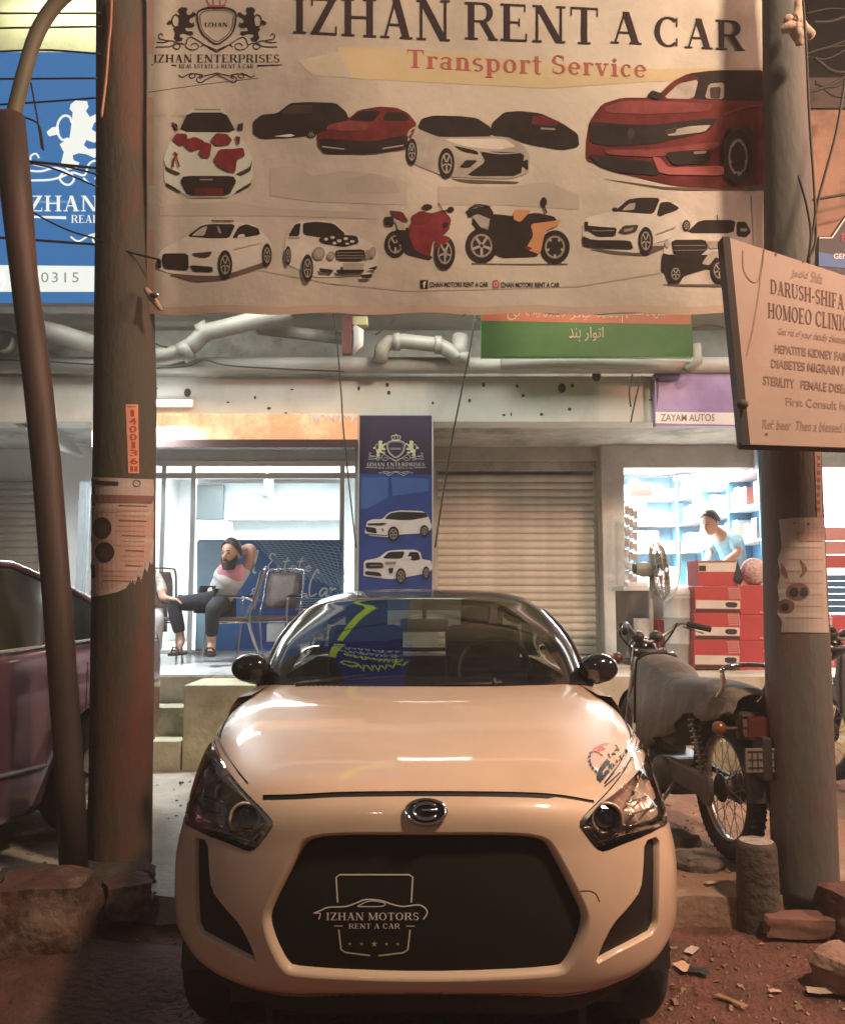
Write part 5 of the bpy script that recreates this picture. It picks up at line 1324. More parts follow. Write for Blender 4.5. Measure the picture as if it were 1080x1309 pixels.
vehicle(bn, bf, *B_, [('print_shadow',[(240,212),(400,216),(520,198),(500,190),(300,205)]),(M_,[(233,138),(270,112),(335,100),(365,75),(430,64),(485,68),(520,85),(548,120),(520,185),(500,202),(400,212),(260,212),(235,190)]),(K,[(335,106),(368,78),(435,78),(410,112)]),(K,[(440,108),(452,80),(508,84),(525,108)]),(ML,[(270,122),(330,108),(400,115),(390,140),(300,140),(262,136)]),(K,[(238,162),(400,175),(520,152),(515,195),(400,212),(252,212)]),('s',[(250,190),(320,198)],S_,4),('s',[(440,196),(505,186)],S_,4)], 'maroon off-roader beside the black one')
vehicle(bn, bf, *B_, [(K,[(780,118),(820,82),(870,78),(935,85),(1000,115),(1052,150),(1056,190),(1000,202),(885,180),(830,158),(782,155)]),(M_,[(910,95),(950,92),(1000,118),(960,125),(905,120)]),('s',[(935,133),(980,135)],G_,6)], 'dark maroon coupe right of the white saloon')
vehicle(bn, bf, *B_, [('print_shadow',[(560,250),(640,290),(870,300),(860,306),(690,304)]),(S_,[(513,175),(520,140),(550,120),(620,158),(830,158),(880,185),(902,220),(897,272),(840,292),(640,285),(540,247),(518,215)]),(Wt,[(625,165),(820,165),(860,190),(800,200),(700,190)]),(K,[(548,132),(562,102),(600,92),(680,94),(735,100),(780,130),(782,157),(620,160),(590,150)]),
 (K,[(745,205),(885,208),(872,282),(700,282),(762,238)]),(K,[(660,186),(735,203),(742,216),(690,205)]),(K,[(680,255),(700,232),(738,233),(712,256)]),(K,[(868,242),(895,228),(896,266)]),('s',[(745,203),(810,212),(885,207)],S_,4),('w',(640,242,25,48)),('w',(531,206,17,42))], 'white saloon with black roof in the middle of the upper row')
C_ = (350, 240, 2.769)
vehicle(bn, bf, *C_, [(Wt,[(38,215),(45,172),(70,130),(100,116),(160,114),(215,120),(265,165),(340,190),(372,232),(366,292),(330,312),(150,318),(110,300),(38,265)]),(K,[(103,125),(150,120),(212,126),(258,167),(175,178),(103,167)]),(K,[(50,172),(75,130),(96,124),(90,172)]),(G_,[(50,175),(92,175),(92,180),(50,182)],1),(K,[(158,182),(190,162),(295,170),(302,196),(250,210),(170,197)]),
 ('o',(185,182,7,5),Wt),('o',(208,176,8,5),Wt),('o',(232,188,8,6),Wt),('o',(255,180,8,5),Wt),('o',(278,190,8,5),Wt),('o',(215,196,7,5),Wt),('o',(260,198,7,4),Wt),(K,[(218,220),(322,218),(320,257),(224,257)]),('s',[(224,230),(318,229)],G_,2.5),('s',[(224,240),(318,240)],G_,2.5),('s',[(226,249),(318,249)],G_,2.5),
 ('o',(160,232,22,23),G_),('o',(160,232,14,16),S_),('o',(203,240,13,15),G_),('o',(203,240,8,10),S_),('o',(332,235,9,16),G_),('o',(350,228,12,19),G_),('o',(350,228,7,12),S_),(K,[(160,284),(210,290),(207,302),(165,300)]),(K,[(220,290),(322,288),(316,302),(225,303)]),(K,[(330,286),(367,276),(362,291)]),(S_,[(245,267),(318,267),(318,290),(245,290)],1),('w',(120,285,20,50)),('w',(51,240,11,34)),(K,[(305,308),(350,305),(345,320),(312,320)])], 'cream saloon with a spotted ribbon on its bonnet')
vehicle(bn, bf, *C_, [('w',(430,200,38,48)),(K,[(425,150),(480,140),(500,220),(565,245),(550,256),(470,236),(440,200)]),(RD,[(478,135),(510,93),(560,90),(600,78),(628,110),(620,150),(590,177),(562,192),(552,248),(500,222),(480,175)]),(M_,[(485,102),(520,80),(562,92),(545,128),(490,132)]),(M_,[(408,80),(456,85),(478,122),(450,116),(424,100)]),('o',(543,68,18,10),K),('o',(626,77,12,10),K),('s',[(600,85),(588,62),(583,55)],K,3),('s',[(600,82),(618,80)],K,4),(K,[(388,105),(422,100),(428,132),(396,136)]),(S_,[(430,112),(450,118),(470,150),(440,150)]),('w',(605,230,37,60)),(RD,[(568,192),(600,168),(628,182),(600,202),(575,218)]),(K,[(600,120),(622,125),(612,140),(598,135)])], 'red sports motorcycle', name='printed_motorcycle')
vehicle(bn, bf, *C_, [('s',[(700,268),(850,271),(1040,270)],'print_shadow',4),('w',(735,205,57,62)),('w',(994,210,53,60)),(S_,[(700,88),(770,100),(778,130),(740,145),(706,122)]),(K,[(678,80),(760,62),(778,88),(770,112),(720,92),(690,107)]),(K,[(705,105),(735,145),(720,150),(702,125)]),(K,[(768,92),(850,100),(930,88),(992,102),(1002,116),(900,142),(940,152),(900,202),(942,242),(790,247),(758,155)]),('print_orange',[(908,128),(970,120),(1018,113),(1000,137),(960,152),(942,237),(890,217),(918,170)]),('print_orange',[(850,78),(912,78),(872,122),(848,112)]),(M_,[(895,205),(915,215),(900,222),(885,212)]),('o',(955,50,11,17),K),('s',[(955,62),(965,90)],K,6),('s',[(690,75),(720,60),(765,68)],K,6)], 'orange and black sports motorcycle', name='printed_motorcycle')
Dd = (730, 230, 4.5)
vehicle(bn, bf, *Dd, [('print_shadow',[(80,395),(250,428),(430,438),(560,382),(470,378),(400,425)]),(Wt,[(63,325),(65,260),(90,215),(240,178),(300,125),(400,103),(520,103),(612,138),(662,190),(682,235),(672,292),(540,347),(470,367),(390,422),(230,407),(80,382)]),(K,[(248,180),(325,112),(400,101),(512,103),(472,197),(370,190)]),(S_,[(288,176),(330,138),(370,130),(362,172)]),(K,[(490,202),(510,130),(562,124),(622,160),(602,177),(540,197),(510,212)]),(K,[(235,160),(262,158),(266,182),(240,182)]),
 (K,[(92,262),(175,270),(262,275),(252,325),(150,327),(92,290)]),('s',[(120,290),(170,293),(245,290)],G_,4),(D_,[(268,302),(300,263),(388,257),(372,297),(310,314)]),(G_,[(300,285),(360,272),(350,290),(305,300)]),(K,[(76,240),(97,240),(97,292),(78,290)]),(K,[(62,322),(120,345),(340,348),(358,398),(200,392),(72,378)]),('w',(428,350,42,80)),('w',(662,262,22,32)),('s',[(490,310),(600,270)],S_,5)], 'white coupe on the right of the banner')
vehicle(bn, bf, *Dd, [('print_shadow',[(500,600),(940,600),(930,618),(600,612)]),(Wt,[(540,350),(640,305),(700,240),(760,226),(990,233),(1032,290),(1032,332),(940,520),(780,512),(560,482),(528,420)]),(K,[(658,307),(738,230),(945,230),(932,308)]),(K,[(950,240),(1002,240),(1034,300),(1002,332),(950,322)]),(G_,[(970,278),(1010,278),(1012,296),(972,296)]),('s',[(840,230),(838,200)],K,5),(K,[(573,345),(772,343),(784,400),(742,434),(588,434)]),('s',[(590,378),(770,376)],G_,3),('s',[(590,405),(775,403)],G_,3),(K,[(558,430),(892,430),(940,602),(820,592),(800,502),(650,547),(622,594),(560,594),(538,530),(518,522),(524,420)]),(S_,[(748,482),(800,410),(882,408),(890,492),(832,440),(792,492)]),(S_,[(775,352),(882,352),(882,390),(792,396)]),('o',(552,367,14,22),S_),('w',(850,520,48,70)),('w',(600,540,38,52))], 'white off-roader half behind the clinic board')
vehicle(bn, bf, 730, 0, 3.0857, [('print_shadow',[(90,700),(400,742),(788,722),(788,748),(400,752)]),(M_,[(58,560),(70,480),(120,410),(200,385),(330,385),(400,320),(460,290),(560,277),(775,277),(788,500),(785,722),(600,747),(400,732),(190,682),(110,652),(58,632)]),(K,[(458,292),(560,277),(775,277),(775,400),(520,392),(478,388),(505,302)]),(S_,[(362,388),(422,330),(502,313),(482,390)]),(G_,[(525,388),(542,330),(602,325),(602,392)]),(D_,[(545,345),(590,342),(585,390),(548,388)]),(ML,[(130,420),(220,395),(400,400),(560,410),(540,440),(300,450),(140,445)]),
 (K,[(70,478),(200,490),(330,492),(580,462),(545,517),(330,567),(150,577),(72,562)]),(S_,[(370,520),(462,498),(552,492),(525,520),(385,537)]),(D_,[(365,512),(420,500),(410,525),(375,530)]),('o',(235,525,14,22),D_),(ML,[(130,590),(330,590),(560,560),(600,560),(560,590),(330,620),(140,610)]),(K,[(62,605),(340,642),(350,692),(200,682),(108,652)]),('print_rose',[(318,618),(350,622),(382,662),(602,652),(602,692),(350,688)]),(K,[(368,602),(470,592),(555,592),(542,642),(400,652)]),(G_,[(480,598),(535,594),(530,606),(485,608)]),(D_,[(600,560),(640,500),(700,490),(715,560),(720,700),(660,735),(610,700)]),('w',(657,620,56,108)),(K,[(298,377),(318,355),(362,370),(340,392)]),('s',[(600,450),(700,420),(770,415)],ML,6)], 'large maroon saloon at the right side', step=8)

# ------------------------------------------------------------------ blue backlit sign behind, left
def emat(name, col, s): return mat(name, col, .5, var=.05, scale=3, emit=col, estr=s)
def emat2(name, col, s):
    m = mat(name, [c*.5 for c in col], .5, var=.1, scale=3, emit=col, estr=s); return m
emat2('backlit_blue', (.035, .145, .36), .85); emat2('backlit_white', (.68, .74, .70), .95); emat2('backlit_pale', (.12, .27, .44), .8); emat2('backlit_grey', (.30, .32, .32), .6)
bs = root('blue_backlit_sign', 'large backlit blue sign with white lion crest behind the left pole', 'sign', (-2.3, 6.2, 4.3))
a, b = W(-90, 388, 6.2), W(505, 66, 6.2); zb = W(-90, 388, 6.2).z
MB().box((a.x, 6.2, a.z), (b.x, 6.33, b.z), bev=.01).build('lightbox', MATS['backlit_blue'], bs)
MB().box((a.x, 6.19, a.z-.03), (b.x, 6.34, a.z)).build('bottom_trim', mat('sign_trim', (.3, .32, .34), .5, metal=.4, var=.1), bs)
S1 = Print(lambda x, y, k: W(x, y, 6.198-.0016*k), None)
crest(S1, lambda x, y: (13+x*.335, 110+y*.335), 'backlit_white', 'backlit_white', 'backlit_white', .335, lay=1)
S1.poly('backlit_pale', stroke([(40,258),(98,258)], 3), lay=0)
S1.poly('backlit_white', [(-88,338),(500,344),(500,373),(-88,373)], lay=0)
S1.text('backlit_grey', '0315', (53,348,101,361), lay=2, spacing=1.2)
S1.poly('backlit_white', stroke(curve([(0,360),(4,346),(6,362),(2,370)], 4), 3), lay=0)
S1.build('printed_crest', bs, label='white lion crest and the digits 0315')

# ------------------------------------------------------------------ pillar poster
mat('poster_navy', (.022, .018, .05), .5, var=.1); mat('poster_blue', (.02, .055, .24), .5, var=.2, scale=2.5); mat('poster_blue_light', (.045, .12, .34), .5, var=.15, scale=2)
mat('poster_gold', (.62, .62, .38), .5, var=.08); mat('poster_white', (.68, .66, .62), .5, var=.06, scale=9); mat('poster_cream', (.60, .58, .50), .5, var=.05)
po = root('pillar_poster', 'tall dark blue poster with crest and two white cars on the pier', 'poster', W(505, 640, 7.26))
a, b = W(458, 775, 7.255), W(552, 531, 7.255); MB().box((a.x, 7.252, a.z), (b.x, 7.276, b.z), bev=.003).build('sheet', MATS['poster_blue'], po)
MB().box((a.x-.010, 7.245, a.z), (a.x, 7.278, b.z)).build('edge', mat('poster_edge', (.55, .53, .5), .6, var=.05), po); MB().box((b.x, 7.245, a.z), (b.x+.010, 7.278, b.z)).build('edge', MATS['poster_edge'], po)
P2 = Print(lambda x, y, k: W(x, y, 7.2505-.0011*k), None)
P2.poly('poster_navy', [(458.5,531.5),(551.5,531.5),(551.5,606),(458.5,605)], lay=0)
P2.poly('poster_blue_light', [(461,610),(496,610),(496,636),(470,650),(461,650)], lay=0); P2.poly('poster_blue_light', [(500,610),(548,612),(548,628),(502,634)], lay=0)
crest(P2, lambda x, y: (466+x*.0765, 559+y*.0775), 'poster_cream', 'poster_gold', 'poster_gold', .085, lay=1)
P2.build('printed_crest', po, label='gold crest reading IZHAN ENTERPRISES')
pf = lambda x, y, k: W(x, y, 7.2495-.001*k)
PW = 'poster_white'
vehicle(po, pf, 455, 530, 5.952, [(PW,[(68,885),(85,812),(130,795),(200,795),(250,745),(330,728),(500,733),(545,758),(578,850),(562,882),(520,902),(340,912),(250,932),(110,922),(70,905)]),(K,[(215,792),(260,750),(330,738),(530,745),(552,778),(420,802),(330,802)]),(K,[(70,852),(150,862),(160,905),(80,892)]),(K,[(85,828),(242,824),(200,842),(90,842)]),('s',[(200,865),(205,890)],K,8),('w',(285,908,42,58)),('w',(520,885,34,45)),('s',[(70,908),(150,915),(240,920)],K,7)], 'white off-roader on the poster', step=None)
vehicle(po, pf, 455, 530, 5.952, [(PW,[(58,1215),(60,1112),(170,1090),(240,1037),(330,1028),(455,1028),(492,1050),(502,1100),(572,1110),(584,1172),(552,1202),(480,1218),(350,1242),(250,1252),(58,1228)]),(K,[(200,1095),(250,1045),(372,1040),(350,1097)]),(K,[(385,1092),(410,1045),(472,1045),(492,1102),(440,1112)]),(PW,[(370,1080),(420,1078),(422,1100),(380,1100)]),(K,[(72,1125),(200,1125),(212,1167),(78,1172)]),('s',[(100,1148),(190,1147)],G_,6),(K,[(70,1190),(180,1200),(200,1232),(68,1217)]),(G_,[(215,1120),(310,1118),(300,1140),(225,1142)]),(K,[(245,1170),(285,1165),(280,1205),(255,1210)]),('w',(342,1230,38,62)),('w',(534,1205,27,50))], 'white pickup on the poster', step=None)

# ------------------------------------------------------------------ green notice
gn = root('green_notice_board', 'green and orange board with opening hours in Urdu under the banner', 'sign', W(750, 420, 6.4))
mat('board_green', (.035, .20, .045), .5, var=.15, scale=3, stain=(.05, .26, .06), stain_scale=3, stain_amt=.5); mat('board_orange', (.55, .20, .11), .5, var=.08); mat('board_letter', (.66, .66, .56), .5, var=.05)
a, b = W(615, 456, 6.4), W(883, 370, 6.4); MB().box((a.x, 6.4, a.z), (b.x, 6.46, b.z), bev=.004).build('board', MATS['board_green'], gn)
P3_ = Print(lambda x, y, k: W(x, y, 6.398-.0015*k), None)
P3_.poly('board_orange', [(615.5,371),(882.5,371),(882.5,415),(615.5,410)], lay=0)
P3_.text('board_letter', '\ufeaa\ufee8\ufe91', (727,419,742,437), lay=1)
P3_.text('board_letter', '\ufead\ufe8d\ufeee\ufe97\ufe8d', (747,418,771,436), lay=1)
P3_.text('board_letter', '09:00', (694,396,722,405), lay=1); P3_.text('board_letter', '06:00', (762,397,791,406), lay=1)
P3_.text('board_letter', '\ufe95\ufe8d\ufead', (672,394,690,406), lay=1); P3_.text('board_letter', '\ufef0\ufe91', (648,396,664,409), lay=1); P3_.text('board_letter', '\ufeae\ufe9b', (728,396,742,409), lay=1); P3_.text('board_letter', '\ufef2\ufe91', (744,396,757,409), lay=1)
P3_.text('board_letter', '\ufee1\ufe8e\ufeb7', (800,394,822,407), lay=1); P3_.text('board_letter', '\ufe9a\ufeba\ufe91', (826,394,850,407), lay=1)
P3_.poly('board_letter', stroke([(795,396),(795,413)], 1), lay=1)
P3_.build('printed_hours', gn, label='white Urdu lettering with 09:00 and 06:00')
# ------------------------------------------------------------------ purple sign
zs = root('purple_shop_sign', 'purple and white shop sign reading ZAYAM AUTOS on the beam', 'sign', W(895, 510, 7.2))
mat('sign_purple', (.22, .15, .33), .5, var=.12, scale=2, stain=(.34, .27, .43), stain_scale=1.3, stain_amt=.7); mat('sign_white', (.66, .65, .63), .5, var=.04); mat('letter_grey', (.22, .19, .19), .5, var=.05)
a, b = W(837, 545, 7.2), W(985, 478, 7.2); MB().box((a.x, 7.18, a.z), (b.x, 7.27, b.z), bev=.004).build('panel', MATS['sign_purple'], zs)
P4 = Print(lambda x, y, k: W(x, y, 7.178-.0014*k), None); P4.poly('sign_white', [(837.5,526.5),(984,528),(984,544),(837.5,541)], lay=0)
P4.poly('sign_white', [(937,488),(946,497),(944,510),(941,502)], lay=0); P4.poly('sign_white', [(936,522),(943,511),(947,524)], lay=0); P4.poly('poster_navy', [(838,482),(842,484),(841,508),(839,520)], lay=0)
P4.text('letter_grey', 'ZAYAM AUTOS', (844,529,913,538.5), lay=1, bold=.02); P4.build('printed_name', zs, label='grey letters reading ZAYAM AUTOS on a white band')
# ------------------------------------------------------------------ clinic board, leaning, near
cb = root('clinic_board', 'leaning cream clinic board with dark frame fixed to the right pole', 'sign', W(1005, 440, 3.2))
_ba, _bb, _bc = W(932, 304, 3.10), W(1140, 372, 3.33), W(958, 568, 3.12)
_bn = (_bb-_ba).cross(_bc-_ba).normalized(); _bn = _bn if _bn.y < 0 else -_bn
def cbp(x, y, k=0.0):
    """board plane: nearer on the left, further to the right"""
    c = Vector((0, 0, CAMH)); d = W(x, y, 3.0)-c; t = (_ba-c).dot(_bn)/d.dot(_bn); return c+d*t+_bn*k
mat('board_cream', (.36, .28, .235), .6, var=.08, scale=3, stain=(.33, .225, .18), stain_scale=2.2, stain_amt=.8); mat('frame_dark', (.05, .035, .032), .7, var=.2); mat('letter_maroon', (.09, .03, .028), .6, var=.1); mat('letter_faded', (.20, .125, .105), .6, var=.1); mat('letter_faint', (.26, .18, .145), .6, var=.1)
q = [(932,304),(1140,372),(1140,574),(958,568)]
front = [cbp(*p) for p in q]; back = [p+Vector((-.012, .05, 0)) for p in front]
mb = MB(); mb.v = front+back; mb.f = [(0,3,2,1),(4,5,6,7),(0,1,5,4),(1,2,6,5),(2,3,7,6),(3,0,4,7)]; mb.build('board', MATS['board_cream'], cb)
def bar(p, q_, w): return MB().loft([[p+Vector((-w, -.004, 0)), p+Vector((0, -.004, 0)), p+Vector((0, .055, 0)), p+Vector((-w, .055, 0))], [q_+Vector((-w, -.004, 0)), q_+Vector((0, -.004, 0)), q_+Vector((0, .055, 0)), q_+Vector((-w, .055, 0))]], capa=True, capb=True)
bar(cbp(932,303), cbp(958,569), .028).build('frame_edge', MATS['frame_dark'], cb)
mb = MB(); mb.tube([cbp(950,569,-.03), cbp(1140,575,-.03)], .012, 4); mb.tube([cbp(932,302,-.03), cbp(1140,370,-.03)], .010, 4); mb.build('frame_edge', MATS['frame_dark'], cb)
P5 = Print(lambda x, y, k: cbp(x, y, .0013+.0003*k), None)
def slant(t, x0, y0t, y0b, x1, y1t, y1b, col, serif=False, **kw):
    vs, fs = serifmesh(t) if serif else textmesh(t, **kw); vs = fitbox(vs, (0, 0, 1, 1))
    P5._put(col, [(x0+(x1-x0)*u, (y0t+(y1t-y0t)*u)*(1-v)+(y0b+(y1b-y0b)*u)*v) for u, v in vs], fs, 1)
slant('DARUSH-SHIFA', 984, 357, 375, 1078, 377, 396, 'letter_maroon', True)
slant('HOMOEO CLINIC', 981, 387, 406, 1083, 404, 424, 'letter_maroon', True)
slant('Get rid of your deadly diseases', 994, 419, 430, 1082, 430, 443, 'letter_faded', shear=.35)
slant('HEPATITIS KIDNEY FAILURE', 990, 440, 451, 1098, 453, 464, 'letter_faded', bold=.02)
slant('DIABETES MIGRAIN PILES', 985, 459, 470, 1098, 470, 482, 'letter_faded', bold=.02)
slant('STERILITY', 975, 480, 492, 1015, 485, 497, 'letter_faded', bold=.02); slant('FEMALE DISEASES', 1023, 486, 497, 1098, 493, 505, 'letter_faded', bold=.02)
slant('First Consult here', 1004, 508, 518, 1095, 514, 526, 'letter_faint'); slant('Ref: beer  Then a blessed hand', 974, 536, 548, 1098, 541, 554, 'letter_faint', shear=.2)
slant('Jadid', 1010, 344, 356, 1033, 348, 359, 'letter_faint', shear=.3); slant('Shifa', 1036, 346, 360, 1050, 350, 363, 'letter_faint', shear=.3)
P5.poly('letter_faded', stroke(curve([(949,320),(950,345),(960,360),(969,358),(973,340),(976,318)], 5), [1.4]*26), lay=1)
P5.poly('letter_faint', stroke(curve([(976,318),(970,370),(962,420),(954,455)], 5), 1.6), lay=1)
for x, y in ((991,325),(1072,346),(1026,334),(979,555)): P5.poly('letter_maroon', oval(x, y, 1.5, 2, 8), lay=1)
P5.build('printed_text', cb, label='maroon text reading DARUSH-SHIFA HOMOEO CLINIC with faded lines below')
MB().ball(W(948,517,3.09), (.025, .02, .02), 10).build('bracket', MATS['frame_dark'], cb, smooth=True)
# ------------------------------------------------------------------ upper right: tan wall panel, dark sign, twigs of wire
tw = root('tan_hoarding', 'tan hoarding with dark streaks at the upper right edge', 'sign', W(1062, 220, 5.4))
a, b = W(1037, 330, 5.4), W(1150, 140, 5.4); MB().box((a.x, 5.4, a.z), (b.x, 5.46, b.z)).build('panel', mat('tan_panel', (.26, .155, .105), .7, var=.2, scale=2, stain=(.12, .07, .05), stain_scale=2.5, stain_amt=.9), tw)
MB().box((a.x-.05, 5.38, a.z), (a.x, 5.47, b.z+.3)).build('edge_post', MATS['frame_dark'], tw)
MB().box((a.x, 5.38, b.z), (b.x, 5.47, b.z+.22)).build('top_band', MATS['frame_dark'], tw)
dsn = root('dark_blue_sign', 'dark blue sign behind the clinic board at the right edge', 'sign', W(1062, 300, 5.0))
q = [(1046,302),(1062,302),(1090,262),(1150,262),(1150,360),(1046,345)]; F1 = [W(x, y, 5.0) for x, y in q]; n = len(F1)
mb = MB(); mb.v = F1+[p+Vector((0, .05, 0)) for p in F1]; mb.f = [tuple(range(n))[::-1], tuple(range(n, 2*n))]+[(i, (i+1) % n, n+(i+1) % n, n+i) for i in range(n)]
mb.build('panel', mat('night_blue', (.02, .02, .035), .5, var=.1), dsn)
P6 = Print(lambda x, y, k: W(x, y, 4.998-.0014*k), None)
P6.poly('poster_blue_light', [(1046,322),(1110,334),(1110,345),(1046,340)], lay=0); P6.text('ink_red', 'FA', (1075,298,1092,309), lay=1, bold=.03); P6.text('poster_white', 'GENERAL', (1065,324,1105,331), lay=2, bold=.02)
P6.poly('poster_white', stroke([(1047,304),(1063,304),(1090,264)], 1.6), lay=1); P6.build('printed_text', dsn)
rq = random.Random(4)
for i in range(9):
    x0, y0 = 1030+rq.uniform(-4, 12), rq.uniform(5, 125); x1, y1 = 1085, y0+rq.uniform(-25, 25)
    wire([W(x0, y0, 5.0), W((x0+x1)/2, (y0+y1)/2+rq.uniform(-6, 10), 5.0), W(x1, y1, 5.0)], rq.choice((.006, .009, .012)), 'thin wire in the tangle right of the right pole', group='tangled wires at the upper right')
MB().box((W(1030,0,6.0).x, 6.0, W(0,318,6.0).z), (9, 6.1, 7.5)).build('night_dark_sheet', mat('night_dark', (.014, .012, .011), .9, var=.3), bld)  # near-black sheet added to keep this corner as dark as the night
# ------------------------------------------------------------------ motorcycle (x forward, y to its left)
bk = root('motorcycle', 'old motorcycle under a grey cloth cover beside the right pole', 'motorcycle', (1.42, 3.97, .02), world=False)
cloth_g = mat('dusty_cover', (.18, .165, .14), .9, var=.14, scale=5, bump=.5, bscale=25, stain=(.22, .09, .065), stain_scale=2.2, stain_amt=.7)
steel = mat('worn_steel', (.36, .34, .31), .35, metal=.8, var=.3, scale=20)
darkm = mat('oily_metal', (.05, .048, .045), .5, metal=.3, var=.3, scale=12)
greenm = mat('engine_green', (.13, .15, .12), .5, metal=.3, var=.3, scale=10)
lampred = mat('lamp_red', (.10, .018, .014), .2, coat=1, var=.1)
WR = .305
def bwheel(cx):
    M = T(cx, 0, WR) @ Rx(pi/2)
    w = MB().lathe([(WR-.062, -.026), (WR-.03, -.043), (WR-.008, -.036), (WR, -.018), (WR+.002, 0), (WR, .018), (WR-.008, .036), (WR-.03, .043), (WR-.062, .026), (WR-.068, 0)], 48, M, closed=True).build('wheel', rubber, bk, smooth=True)
    mb = MB()
    for k in range(56):
        a = 2*pi*k/56
        for sd in (-1, 1): mb.box((WR-.006, sd*.02-.012, -.006), (WR+.006, sd*.02+.012, .006), T(cx, 0, WR) @ Ry(a) )
    mb.build('tread', rubber, w, kind='stuff')
    MB().lathe([(WR-.062, -.024), (WR-.078, -.020), (WR-.084, 0), (WR-.078, .020), (WR-.062, .024), (WR-.07, 0)], 48, M, closed=True).build('rim', steel, w, smooth=True)
    mb = MB()
    for k in range(32):
        a = 2*pi*k/32; s_ = -1 if k % 2 else 1; b = a+(.55 if (k//2) % 2 else -.55)
        mb.tube([M @ Vector((.055*cos(b), .055*sin(b), s_*.03)), M @ Vector(((WR-.08)*cos(a), (WR-.08)*sin(a), 0))], .0018, 4, cap=False)
    mb.build('spokes', steel, w)
    MB().lathe([(0, -.07), (.02, -.07), (.03, -.045), (.062, -.04), (.065, -.03), (.05, -.02), (.05, .02), (.065, .03), (.062, .045), (.075, .05), (.07, .06), (0, .065)], 28, M).build('hub', darkm, w, smooth=True)
bwheel(0); bwheel(1.2)
def arcpts(cx, r, a0, a1, n=12, z0=WR): return [Vector((cx+r*cos(radians(a0+(a1-a0)*i/n)), 0, z0+r*sin(radians(a0+(a1-a0)*i/n)))) for i in range(n+1)]
def fender(cx, r, a0, a1, hw, m, n=14):
    rings = []
    for p in arcpts(cx, r, a0, a1, n):
        d = (p-Vector((cx, 0, WR))).normalized(); rings.append([p+Vector((0, hw*s_, 0))+d*(-.028*abs(s_)**2.2) for s_ in (-1, -.8, -.4, 0, .4, .8, 1)])
    return MB().loft(rings, closed=False).build('mudguard', m, bk, smooth=True)
fender(0, WR+.045, 35, 178, .06, darkm); fender(1.2, WR+.035, 20, 165, .055, darkm)
# swing arm, shocks, chain case, stand
for s_ in (-1, 1):
    MB().tube([(0, s_*.075, WR), (.42, s_*.085, .33)], .018, 8).build('swing_arm', darkm, bk, smooth=True)
    sp = MB(); sp.tube([(.02, s_*.105, WR+.03), (.13, s_*.115, .66)], .012, 8)
    P_s = [Vector((.035, s_*.107, WR+.08)).lerp(Vector((.12, s_*.114, .62)), i/72)+Vector((.021*cos(i*pi/4), .021*sin(i*pi/4), 0)) for i in range(73)]
    sp.tube(P_s, .0065, 5); sp.build('shock_absorber', steel, bk, smooth=True)
cc = MB(); cc.box((-.05, .085, WR-.055), (.50, .118, WR+.06), bev=.015); cc.lathe([(0, .118), (.075, .116), (.08, .1)], 20, T(0, 0, WR) @ Rx(-pi/2)); cc.build('chain_case', mat('chain_grey', (.17, .165, .155), .5, metal=.3, var=.25, scale=8), bk)
MB().tube([(.34, .12, .26), (.36, .20, .14), (.33, .24, .0)], .010, 8).build('side_stand', steel, bk, smooth=True)
MB().tube([(.30, -.14, .2), (.12, -.19, .22), (-.25, -.2, .27)], [.02, .035, .042], 14).build('exhaust', steel, bk, smooth=True)
MB().tube([(.56, -.10, .38), (.66, -.13, .24), (.5, -.14, .17), (.30, -.14, .2)], .018, 10).build('exhaust_bend', steel, bk, smooth=True)
# engine
en = MB(); en.box((.42, -.12, .17), (.72, .12, .36), bev=.03); en.build('engine', darkm, bk)
MB().lathe([(0, .165), (.05, .16), (.085, .15), (.095, .12), (.095, .10)], 26, T(.50, 0, .27) @ Rx(-pi/2)).build('engine_cover', greenm, bk, smooth=True)
MB().lathe([(0, .155), (.045, .15), (.06, .14), (.06, .10)], 22, T(.65, 0, .25) @ Rx(-pi/2)).build('engine_cover', greenm, bk, smooth=True)
cy = MB()
for k in range(8): cy.box((.66+k*.022, -.07, .30+k*.012), (.672+k*.022, .07, .44+k*.012), bev=.003)
cy.build('cylinder_fins', darkm, bk)
MB().box((.40, -.11, .42), (.58, .11, .58), bev=.03).build('side_box', greenm, bk)
for s_ in (-1, 1):
    MB().tube([(.45, s_*.1, .19), (.45, s_*.24, .18)], .012, 8).build('foot_peg', rubber, bk, smooth=True)
MB().tube([(.62, .13, .2), (.70, .17, .2), (.74, .20, .21)], .008, 6).build('gear_lever', steel, bk, smooth=True)
fr = MB(); fr.tube([(1.0, 0, .78), (.86, 0, .35), (.55, 0, .17), (.35, 0, .35), (.3, 0, .6), (.95, 0, .72)], .018, 10); fr.tube([(.3, 0, .62), (-.18, 0, .66)], .03, 10); fr.build('frame', darkm, bk, smooth=True)
